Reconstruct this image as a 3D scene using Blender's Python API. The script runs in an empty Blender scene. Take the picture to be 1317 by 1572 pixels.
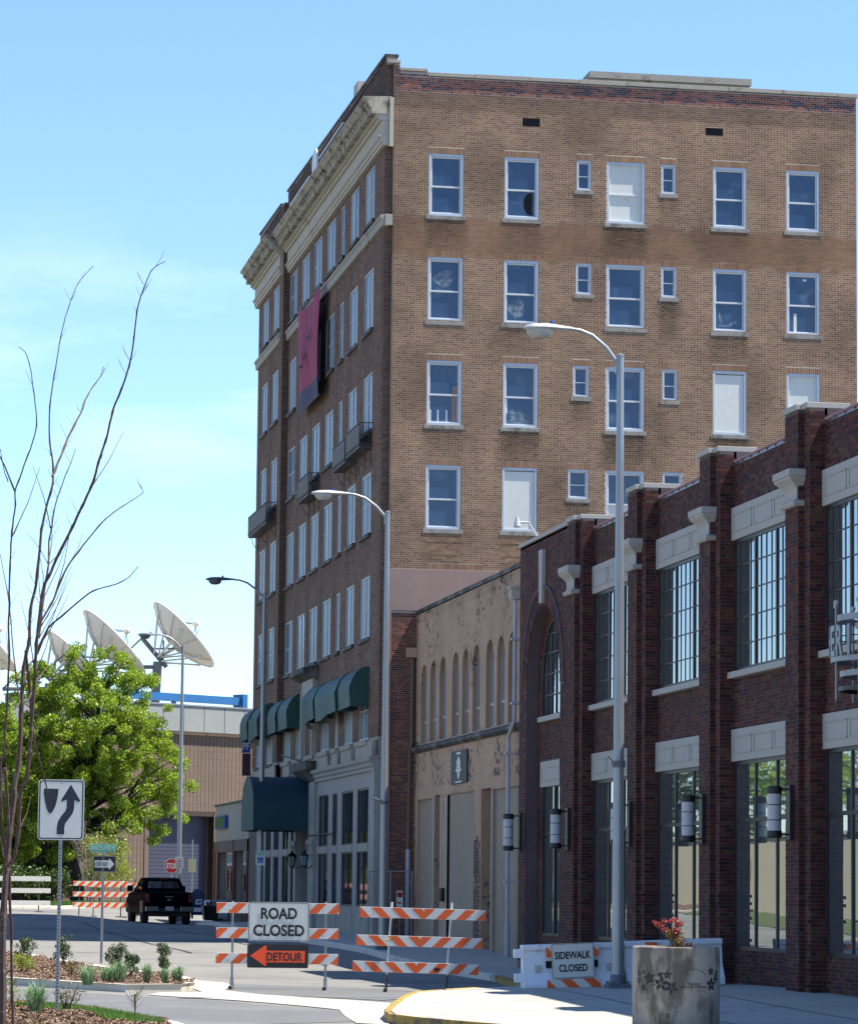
import bpy, bmesh, math, random
import numpy as np
from mathutils import Vector, Matrix
R = math.radians
S = bpy.context.scene
COL = S.collection
random.seed(7)
rng = np.random.default_rng(7)

# ------------------------------------------------------------------ camera, sky, sun, exposure
YAW, PITCH, ROLL = R(9.788), R(6.362), R(0.599)
fwd = Vector((math.sin(YAW)*math.cos(PITCH), math.cos(YAW)*math.cos(PITCH), math.sin(PITCH)))
rt = Vector((math.cos(YAW), -math.sin(YAW), 0)); up = rt.cross(fwd)
r2 = rt*math.cos(ROLL)+up*math.sin(ROLL); u2 = up*math.cos(ROLL)-rt*math.sin(ROLL)
cd = bpy.data.cameras.new('camera'); cam = bpy.data.objects.new('camera', cd); COL.objects.link(cam)
m = Matrix((r2, u2, -fwd)).transposed().to_4x4(); m.translation = Vector((-16.613, -105.011, 2.0))
cam.matrix_world = m
cd.sensor_fit = 'HORIZONTAL'; cd.sensor_width = 36; cd.lens = 36*5202.4/1317
cd.clip_start = 0.5; cd.clip_end = 20000
S.camera = cam
SUN_EL, SUN_A = R(63), R(16)          # SUN_A: from +X towards -Y
w = bpy.data.worlds.new('World'); S.world = w; w.use_nodes = True
nt = w.node_tree; nt.nodes.clear()
sky = nt.nodes.new('ShaderNodeTexSky'); sky.sky_type = 'NISHITA'; sky.sun_disc = False
sky.sun_elevation = SUN_EL; sky.sun_rotation = math.pi/2+SUN_A
sky.altitude = 500; sky.air_density = 1.0; sky.dust_density = 0.0; sky.ozone_density = 1.8
bg = nt.nodes.new('ShaderNodeBackground'); bg.inputs[1].default_value = 0.092
wo = nt.nodes.new('ShaderNodeOutputWorld')
# faint cirrus drawn into the sky itself
tc = nt.nodes.new('ShaderNodeTexCoord'); mp = nt.nodes.new('ShaderNodeMapping')
mp.inputs['Scale'].default_value = (7, 7, 26); mp.inputs['Location'].default_value = (1.3, 0.4, 0.2)
n1 = nt.nodes.new('ShaderNodeTexNoise'); n1.inputs['Scale'].default_value = 1.6; n1.inputs['Detail'].default_value = 7; n1.inputs['Roughness'].default_value = .55
cr = nt.nodes.new('ShaderNodeMapRange'); cr.inputs[1].default_value = .46; cr.inputs[2].default_value = .72; cr.inputs[4].default_value = .42
mx = nt.nodes.new('ShaderNodeMix'); mx.data_type = 'RGBA'; mx.inputs[7].default_value = (5.6, 6.7, 7.6, 1)
tint = nt.nodes.new('ShaderNodeMix'); tint.data_type = 'RGBA'; tint.blend_type = 'MULTIPLY'; tint.inputs[0].default_value = 1; tint.inputs[7].default_value = (.88, 1.02, 1.24, 1)
nt.links.new(tc.outputs['Generated'], mp.inputs[0]); nt.links.new(mp.outputs[0], n1.inputs['Vector'])
sx = nt.nodes.new('ShaderNodeSeparateXYZ'); nt.links.new(tc.outputs['Generated'], sx.inputs[0])
bz = nt.nodes.new('ShaderNodeMath'); bz.operation = 'COMPARE'; bz.inputs[1].default_value = .155; bz.inputs[2].default_value = .001   # cirrus lies in a low belt round the horizon
b1 = nt.nodes.new('ShaderNodeMapRange'); b1.interpolation_type = 'SMOOTHSTEP'; b1.inputs[1].default_value = .09; b1.inputs[2].default_value = .15
b2_ = nt.nodes.new('ShaderNodeMapRange'); b2_.interpolation_type = 'SMOOTHSTEP'; b2_.inputs[1].default_value = .205; b2_.inputs[2].default_value = .16
nt.links.new(sx.outputs[2], b1.inputs[0]); nt.links.new(sx.outputs[2], b2_.inputs[0])
bm_ = nt.nodes.new('ShaderNodeMath'); bm_.operation = 'MULTIPLY'; nt.links.new(b1.outputs[0], bm_.inputs[0]); nt.links.new(b2_.outputs[0], bm_.inputs[1])
bb_ = nt.nodes.new('ShaderNodeMath'); bb_.operation = 'MULTIPLY'; nt.nodes.remove(bz)
nt.links.new(n1.outputs[0], cr.inputs[0]); nt.links.new(cr.outputs[0], bb_.inputs[0]); nt.links.new(bm_.outputs[0], bb_.inputs[1]); nt.links.new(bb_.outputs[0], mx.inputs[0])
nt.links.new(sky.outputs[0], tint.inputs[6]); nt.links.new(tint.outputs[2], mx.inputs[6])
nt.links.new(mx.outputs[2], bg.inputs[0]); nt.links.new(bg.outputs[0], wo.inputs[0])
sd = bpy.data.lights.new('sun', 'SUN'); sd.energy = 5.0; sd.angle = R(.53); sd.color = (1, .95, .86)
sun = bpy.data.objects.new('sun', sd); COL.objects.link(sun)
sv = Vector((math.cos(SUN_EL)*math.cos(SUN_A), -math.cos(SUN_EL)*math.sin(SUN_A), math.sin(SUN_EL)))
sun.rotation_euler = sv.to_track_quat('Z', 'Y').to_euler(); sun.location = (30, -40, 60)
S.view_settings.view_transform = 'Standard'; S.view_settings.look = 'None'
S.view_settings.gamma = 1; S.view_settings.exposure = 1.2; S.view_settings.use_curve_mapping = False
S.cycles.max_bounces = 6; S.cycles.transparent_max_bounces = 8

# ------------------------------------------------------------------ materials
def nd(t, k, **kw):
    n = t.nodes.new(k)
    for a, b in kw.items(): setattr(n, a, b)
    return n
K = .66
def c4(c): return (c[0], c[1], c[2], 1)
def ck(c): return (c[0]*K, c[1]*K, c[2]*K, 1)
def mk(name, col, rough=.75, var=.14, scale=1.5, fine=30, bump=0.0, bscale=60, metal=0., spec=.4, col2=None, thr=None, aniso=(1, 1, 1), coat=0.):
    """principled material: colour varied by two noises in world space, optional second colour in patches"""
    M = bpy.data.materials.new(name); M.use_nodes = True; t = M.node_tree; b = t.nodes['Principled BSDF']
    b.inputs['Roughness'].default_value = rough; b.inputs['Metallic'].default_value = metal
    b.inputs['Specular IOR Level'].default_value = spec; b.inputs['Coat Weight'].default_value = coat
    g = nd(t, 'ShaderNodeNewGeometry'); mp = nd(t, 'ShaderNodeMapping'); mp.inputs['Scale'].default_value = aniso
    t.links.new(g.outputs['Position'], mp.inputs[0])
    a = nd(t, 'ShaderNodeTexNoise'); a.inputs['Scale'].default_value = scale; a.inputs['Detail'].default_value = 5
    f = nd(t, 'ShaderNodeTexNoise'); f.inputs['Scale'].default_value = fine; f.inputs['Detail'].default_value = 3
    for q in (a, f): t.links.new(mp.outputs[0], q.inputs['Vector'])
    ad = nd(t, 'ShaderNodeMath', operation='ADD'); t.links.new(a.outputs[0], ad.inputs[0]); t.links.new(f.outputs[0], ad.inputs[1])
    mr = nd(t, 'ShaderNodeMapRange'); mr.inputs[1].default_value = .65; mr.inputs[2].default_value = 1.35
    mr.inputs[3].default_value = 1-var; mr.inputs[4].default_value = 1+var; t.links.new(ad.outputs[0], mr.inputs[0])
    sc = nd(t, 'ShaderNodeVectorMath', operation='SCALE')
    if col2 is None: sc.inputs[0].default_value = ck(col)[:3]
    else:
        mm = nd(t, 'ShaderNodeMix', data_type='RGBA'); mm.inputs[6].default_value = ck(col); mm.inputs[7].default_value = ck(col2)
        p = nd(t, 'ShaderNodeTexNoise'); p.inputs['Scale'].default_value = thr[0]; p.inputs['Detail'].default_value = 8; p.inputs['Roughness'].default_value = .62
        t.links.new(mp.outputs[0], p.inputs['Vector'])
        q = nd(t, 'ShaderNodeMapRange'); q.inputs[1].default_value = thr[1]; q.inputs[2].default_value = thr[2]
        t.links.new(p.outputs[0], q.inputs[0]); t.links.new(q.outputs[0], mm.inputs[0]); t.links.new(mm.outputs[2], sc.inputs[0])
    t.links.new(mr.outputs[0], sc.inputs['Scale']); t.links.new(sc.outputs[0], b.inputs['Base Color'])
    if bump:
        bn = nd(t, 'ShaderNodeTexNoise'); bn.inputs['Scale'].default_value = bscale; bn.inputs['Detail'].default_value = 4
        t.links.new(mp.outputs[0], bn.inputs['Vector'])
        bb = nd(t, 'ShaderNodeBump'); bb.inputs['Strength'].default_value = bump; bb.inputs['Distance'].default_value = .02
        t.links.new(bn.outputs[0], bb.inputs['Height']); t.links.new(bb.outputs[0], b.inputs['Normal'])
    return M
def brickmat(name, cols, rough=.85, big=.16, island=True, peel=None, band=None):
    """colour per brick (random per island + per object), large blotches, the 'soot' attribute for dirty spots and painted-in shade"""
    M = bpy.data.materials.new(name); M.use_nodes = True; t = M.node_tree; b = t.nodes['Principled BSDF']
    b.inputs['Roughness'].default_value = rough; b.inputs['Specular IOR Level'].default_value = .25
    g = nd(t, 'ShaderNodeNewGeometry'); oi = nd(t, 'ShaderNodeObjectInfo')
    ad = nd(t, 'ShaderNodeMath', operation='ADD'); t.links.new(g.outputs['Random Per Island'], ad.inputs[0]); t.links.new(oi.outputs['Random'], ad.inputs[1])
    fr = nd(t, 'ShaderNodeMath', operation='FRACT'); t.links.new(ad.outputs[0], fr.inputs[0])
    r = nd(t, 'ShaderNodeValToRGB'); e = r.color_ramp.elements
    r.color_ramp.interpolation = 'CONSTANT'
    while len(e) < len(cols): e.new(.5)
    for i, c in enumerate(cols): e[i].position = i/len(cols); e[i].color = ck(c)
    t.links.new(fr.outputs[0], r.inputs[0])
    src = r.outputs[0]
    if band:   # a different brick colour above / between heights with a ragged edge
        sp = nd(t, 'ShaderNodeSeparateXYZ'); t.links.new(g.outputs['Position'], sp.inputs[0])
        nz = nd(t, 'ShaderNodeTexNoise'); nz.inputs['Scale'].default_value = 1.4; nz.inputs['Detail'].default_value = 5; t.links.new(g.outputs['Position'], nz.inputs['Vector'])
        for (z0, z1, colb, amt) in band:
            wz = nd(t, 'ShaderNodeMath', operation='MULTIPLY_ADD'); wz.inputs[1].default_value = .9; t.links.new(nz.outputs[0], wz.inputs[0]); t.links.new(sp.outputs[2], wz.inputs[2])
            a1 = nd(t, 'ShaderNodeMapRange'); a1.inputs[1].default_value = z0+.35; a1.inputs[2].default_value = z0+.5; t.links.new(wz.outputs[0], a1.inputs[0])
            a2 = nd(t, 'ShaderNodeMapRange'); a2.inputs[1].default_value = z1+.5; a2.inputs[2].default_value = z1+.35; t.links.new(wz.outputs[0], a2.inputs[0])
            pr = nd(t, 'ShaderNodeMath', operation='MULTIPLY'); t.links.new(a1.outputs[0], pr.inputs[0]); t.links.new(a2.outputs[0], pr.inputs[1])
            pm = nd(t, 'ShaderNodeMath', operation='MULTIPLY'); pm.inputs[1].default_value = amt; t.links.new(pr.outputs[0], pm.inputs[0])
            mb = nd(t, 'ShaderNodeMix', data_type='RGBA'); mb.inputs[7].default_value = ck(colb)
            t.links.new(pm.outputs[0], mb.inputs[0]); t.links.new(src, mb.inputs[6]); src = mb.outputs[2]
    if peel:
        pn = nd(t, 'ShaderNodeTexNoise'); pn.inputs['Scale'].default_value = peel[1]; pn.inputs['Detail'].default_value = 9; pn.inputs['Roughness'].default_value = .7
        pl = nd(t, 'ShaderNodeTexNoise'); pl.inputs['Scale'].default_value = .35; pl.inputs['Detail'].default_value = 2
        t.links.new(g.outputs['Position'], pn.inputs['Vector']); t.links.new(g.outputs['Position'], pl.inputs['Vector'])
        mu = nd(t, 'ShaderNodeMath', operation='MULTIPLY_ADD'); mu.inputs[1].default_value = .6; t.links.new(pl.outputs[0], mu.inputs[0]); t.links.new(pn.outputs[0], mu.inputs[2])
        at = nd(t, 'ShaderNodeAttribute', attribute_name='soot_shade')
        m2 = nd(t, 'ShaderNodeMath', operation='MULTIPLY_ADD'); m2.inputs[1].default_value = .3; t.links.new(at.outputs['Fac'], m2.inputs[0]); t.links.new(mu.outputs[0], m2.inputs[2])
        mr = nd(t, 'ShaderNodeMapRange'); mr.inputs[1].default_value = peel[2]; mr.inputs[2].default_value = peel[2]+.03; t.links.new(m2.outputs[0], mr.inputs[0])
        mb = nd(t, 'ShaderNodeMix', data_type='RGBA'); mb.inputs[7].default_value = ck(peel[0]); t.links.new(mr.outputs[0], mb.inputs[0]); t.links.new(src, mb.inputs[6]); src = mb.outputs[2]
    n = nd(t, 'ShaderNodeTexNoise'); n.inputs['Scale'].default_value = .55; n.inputs['Detail'].default_value = 6; n.inputs['Roughness'].default_value = .6
    t.links.new(g.outputs['Position'], n.inputs['Vector'])
    mr = nd(t, 'ShaderNodeMapRange'); mr.inputs[1].default_value = .3; mr.inputs[2].default_value = .7; mr.inputs[3].default_value = 1-big; mr.inputs[4].default_value = 1+big
    t.links.new(n.outputs[0], mr.inputs[0])
    f = nd(t, 'ShaderNodeTexNoise'); f.inputs['Scale'].default_value = 28; f.inputs['Detail'].default_value = 3; t.links.new(g.outputs['Position'], f.inputs['Vector'])
    fm = nd(t, 'ShaderNodeMapRange'); fm.inputs[1].default_value = .3; fm.inputs[2].default_value = .7; fm.inputs[3].default_value = .82; fm.inputs[4].default_value = 1.14; t.links.new(f.outputs[0], fm.inputs[0])
    mu = nd(t, 'ShaderNodeMath', operation='MULTIPLY'); t.links.new(mr.outputs[0], mu.inputs[0]); t.links.new(fm.outputs[0], mu.inputs[1])
    last = mu.outputs[0]
    if not peel:
        at = nd(t, 'ShaderNodeAttribute', attribute_name='soot_shade')
        ss = nd(t, 'ShaderNodeMath', operation='MULTIPLY_ADD'); ss.inputs[1].default_value = -1; ss.inputs[2].default_value = 1; t.links.new(at.outputs['Fac'], ss.inputs[0])
        m3 = nd(t, 'ShaderNodeMath', operation='MULTIPLY'); t.links.new(last, m3.inputs[0]); t.links.new(ss.outputs[0], m3.inputs[1]); last = m3.outputs[0]
    sc = nd(t, 'ShaderNodeVectorMath', operation='SCALE'); t.links.new(src, sc.inputs[0]); t.links.new(last, sc.inputs['Scale'])
    t.links.new(sc.outputs[0], b.inputs['Base Color'])
    return M
def cracked(M, amt=.45, sc_=.22):
    """fine crack network and blotchy wear on a ground material"""
    t = M.node_tree; b = t.nodes['Principled BSDF']; l = b.inputs['Base Color'].links[0]; src = l.from_socket
    g = nd(t, 'ShaderNodeNewGeometry'); n = nd(t, 'ShaderNodeTexNoise'); n.inputs['Scale'].default_value = .8; n.inputs['Detail'].default_value = 5
    t.links.new(g.outputs['Position'], n.inputs['Vector'])
    ad = nd(t, 'ShaderNodeVectorMath', operation='MULTIPLY_ADD'); ad.inputs[1].default_value = (2.2, 2.2, 0); t.links.new(n.outputs['Color'], ad.inputs[0]); t.links.new(g.outputs['Position'], ad.inputs[2])
    v = nd(t, 'ShaderNodeTexVoronoi', feature='DISTANCE_TO_EDGE'); v.inputs['Scale'].default_value = sc_; t.links.new(ad.outputs[0], v.inputs['Vector'])
    m = nd(t, 'ShaderNodeMapRange'); m.inputs[1].default_value = .0; m.inputs[2].default_value = .006; m.inputs[3].default_value = amt; m.inputs[4].default_value = 0; t.links.new(v.outputs['Distance'], m.inputs[0])
    w2 = nd(t, 'ShaderNodeTexNoise'); w2.inputs['Scale'].default_value = .25; w2.inputs['Detail'].default_value = 7; w2.inputs['Roughness'].default_value = .65; mp = nd(t, 'ShaderNodeMapping'); mp.inputs['Scale'].default_value = (1.6, .35, 1); t.links.new(g.outputs['Position'], mp.inputs[0]); t.links.new(mp.outputs[0], w2.inputs['Vector'])
    r = nd(t, 'ShaderNodeMapRange'); r.inputs[1].default_value = .52; r.inputs[2].default_value = .72; r.inputs[4].default_value = .22; t.links.new(w2.outputs[0], r.inputs[0])
    s = nd(t, 'ShaderNodeMath', operation='ADD'); t.links.new(m.outputs[0], s.inputs[0]); t.links.new(r.outputs[0], s.inputs[1])
    x = nd(t, 'ShaderNodeMix', data_type='RGBA'); x.inputs[7].default_value = (.05, .05, .05, 1); t.links.new(s.outputs[0], x.inputs[0]); t.links.new(src, x.inputs[6]); t.links.new(x.outputs[2], b.inputs['Base Color'])
def filmmat(name, col, lo=.42, hi=.62, scale=3.5):
    """patchy whitish film on glass"""
    M = bpy.data.materials.new(name); M.use_nodes = True; t = M.node_tree; b = t.nodes['Principled BSDF']; b.inputs['Base Color'].default_value = c4(col); b.inputs['Roughness'].default_value = .7
    g = nd(t, 'ShaderNodeNewGeometry'); n = nd(t, 'ShaderNodeTexNoise'); n.inputs['Scale'].default_value = scale; n.inputs['Detail'].default_value = 8; n.inputs['Roughness'].default_value = .65; t.links.new(g.outputs['Position'], n.inputs['Vector'])
    m = nd(t, 'ShaderNodeMapRange'); m.inputs[1].default_value = lo; m.inputs[2].default_value = hi; m.inputs[4].default_value = .85; t.links.new(n.outputs[0], m.inputs[0]); t.links.new(m.outputs[0], b.inputs['Alpha']); return M
def glass(name, col=(.02, .03, .05), rough=.03, ior=1.6, wob=.25, wscale=.6, spec=.5, metal=0.):
    M = bpy.data.materials.new(name); M.use_nodes = True; t = M.node_tree; b = t.nodes['Principled BSDF']
    b.inputs['Base Color'].default_value = c4(col); b.inputs['Roughness'].default_value = rough; b.inputs['IOR'].default_value = ior; b.inputs['Metallic'].default_value = metal
    g = nd(t, 'ShaderNodeNewGeometry'); n = nd(t, 'ShaderNodeTexNoise'); n.inputs['Scale'].default_value = wscale; n.inputs['Detail'].default_value = 2
    t.links.new(g.outputs['Position'], n.inputs['Vector'])
    bb = nd(t, 'ShaderNodeBump'); bb.inputs['Strength'].default_value = wob; bb.inputs['Distance'].default_value = .05
    t.links.new(n.outputs[0], bb.inputs['Height']); t.links.new(bb.outputs[0], b.inputs['Normal'])
    # dust and hazy smears on the pane
    d = nd(t, 'ShaderNodeTexNoise'); d.inputs['Scale'].default_value = 1.7; d.inputs['Detail'].default_value = 6; t.links.new(g.outputs['Position'], d.inputs['Vector'])
    mr = nd(t, 'ShaderNodeMapRange'); mr.inputs[1].default_value = .56; mr.inputs[2].default_value = .75; mr.inputs[4].default_value = .35; t.links.new(d.outputs[0], mr.inputs[0])
    mm = nd(t, 'ShaderNodeMix', data_type='RGBA'); mm.inputs[6].default_value = c4(col); mm.inputs[7].default_value = (.16, .2, .24, 1)
    t.links.new(mr.outputs[0], mm.inputs[0]); t.links.new(mm.outputs[2], b.inputs['Base Color'])
    return M
def leafmat(name, cols, trans=.35):
    M = bpy.data.materials.new(name); M.use_nodes = True; t = M.node_tree; t.nodes.remove(t.nodes['Principled BSDF'])
    g = nd(t, 'ShaderNodeNewGeometry'); r = nd(t, 'ShaderNodeValToRGB'); e = r.color_ramp.elements
    while len(e) < len(cols): e.new(.5)
    for i, c in enumerate(cols): e[i].position = i/max(1, len(cols)-1); e[i].color = c4(c)
    t.links.new(g.outputs['Random Per Island'], r.inputs[0])
    d = nd(t, 'ShaderNodeBsdfDiffuse'); tr = nd(t, 'ShaderNodeBsdfTranslucent'); ms = nd(t, 'ShaderNodeMixShader'); ms.inputs[0].default_value = trans
    gl = nd(t, 'ShaderNodeBsdfGlossy'); gl.inputs['Roughness'].default_value = .45; gl.inputs[0].default_value = (.5, .5, .5, 1)
    m2 = nd(t, 'ShaderNodeMixShader'); m2.inputs[0].default_value = .06
    t.links.new(r.outputs[0], d.inputs[0]); t.links.new(r.outputs[0], tr.inputs[0])
    t.links.new(d.outputs[0], ms.inputs[1]); t.links.new(tr.outputs[0], ms.inputs[2])
    t.links.new(ms.outputs[0], m2.inputs[1]); t.links.new(gl.outputs[0], m2.inputs[2]); t.links.new(m2.outputs[0], t.nodes['Material Output'].inputs[0])
    return M

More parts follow.
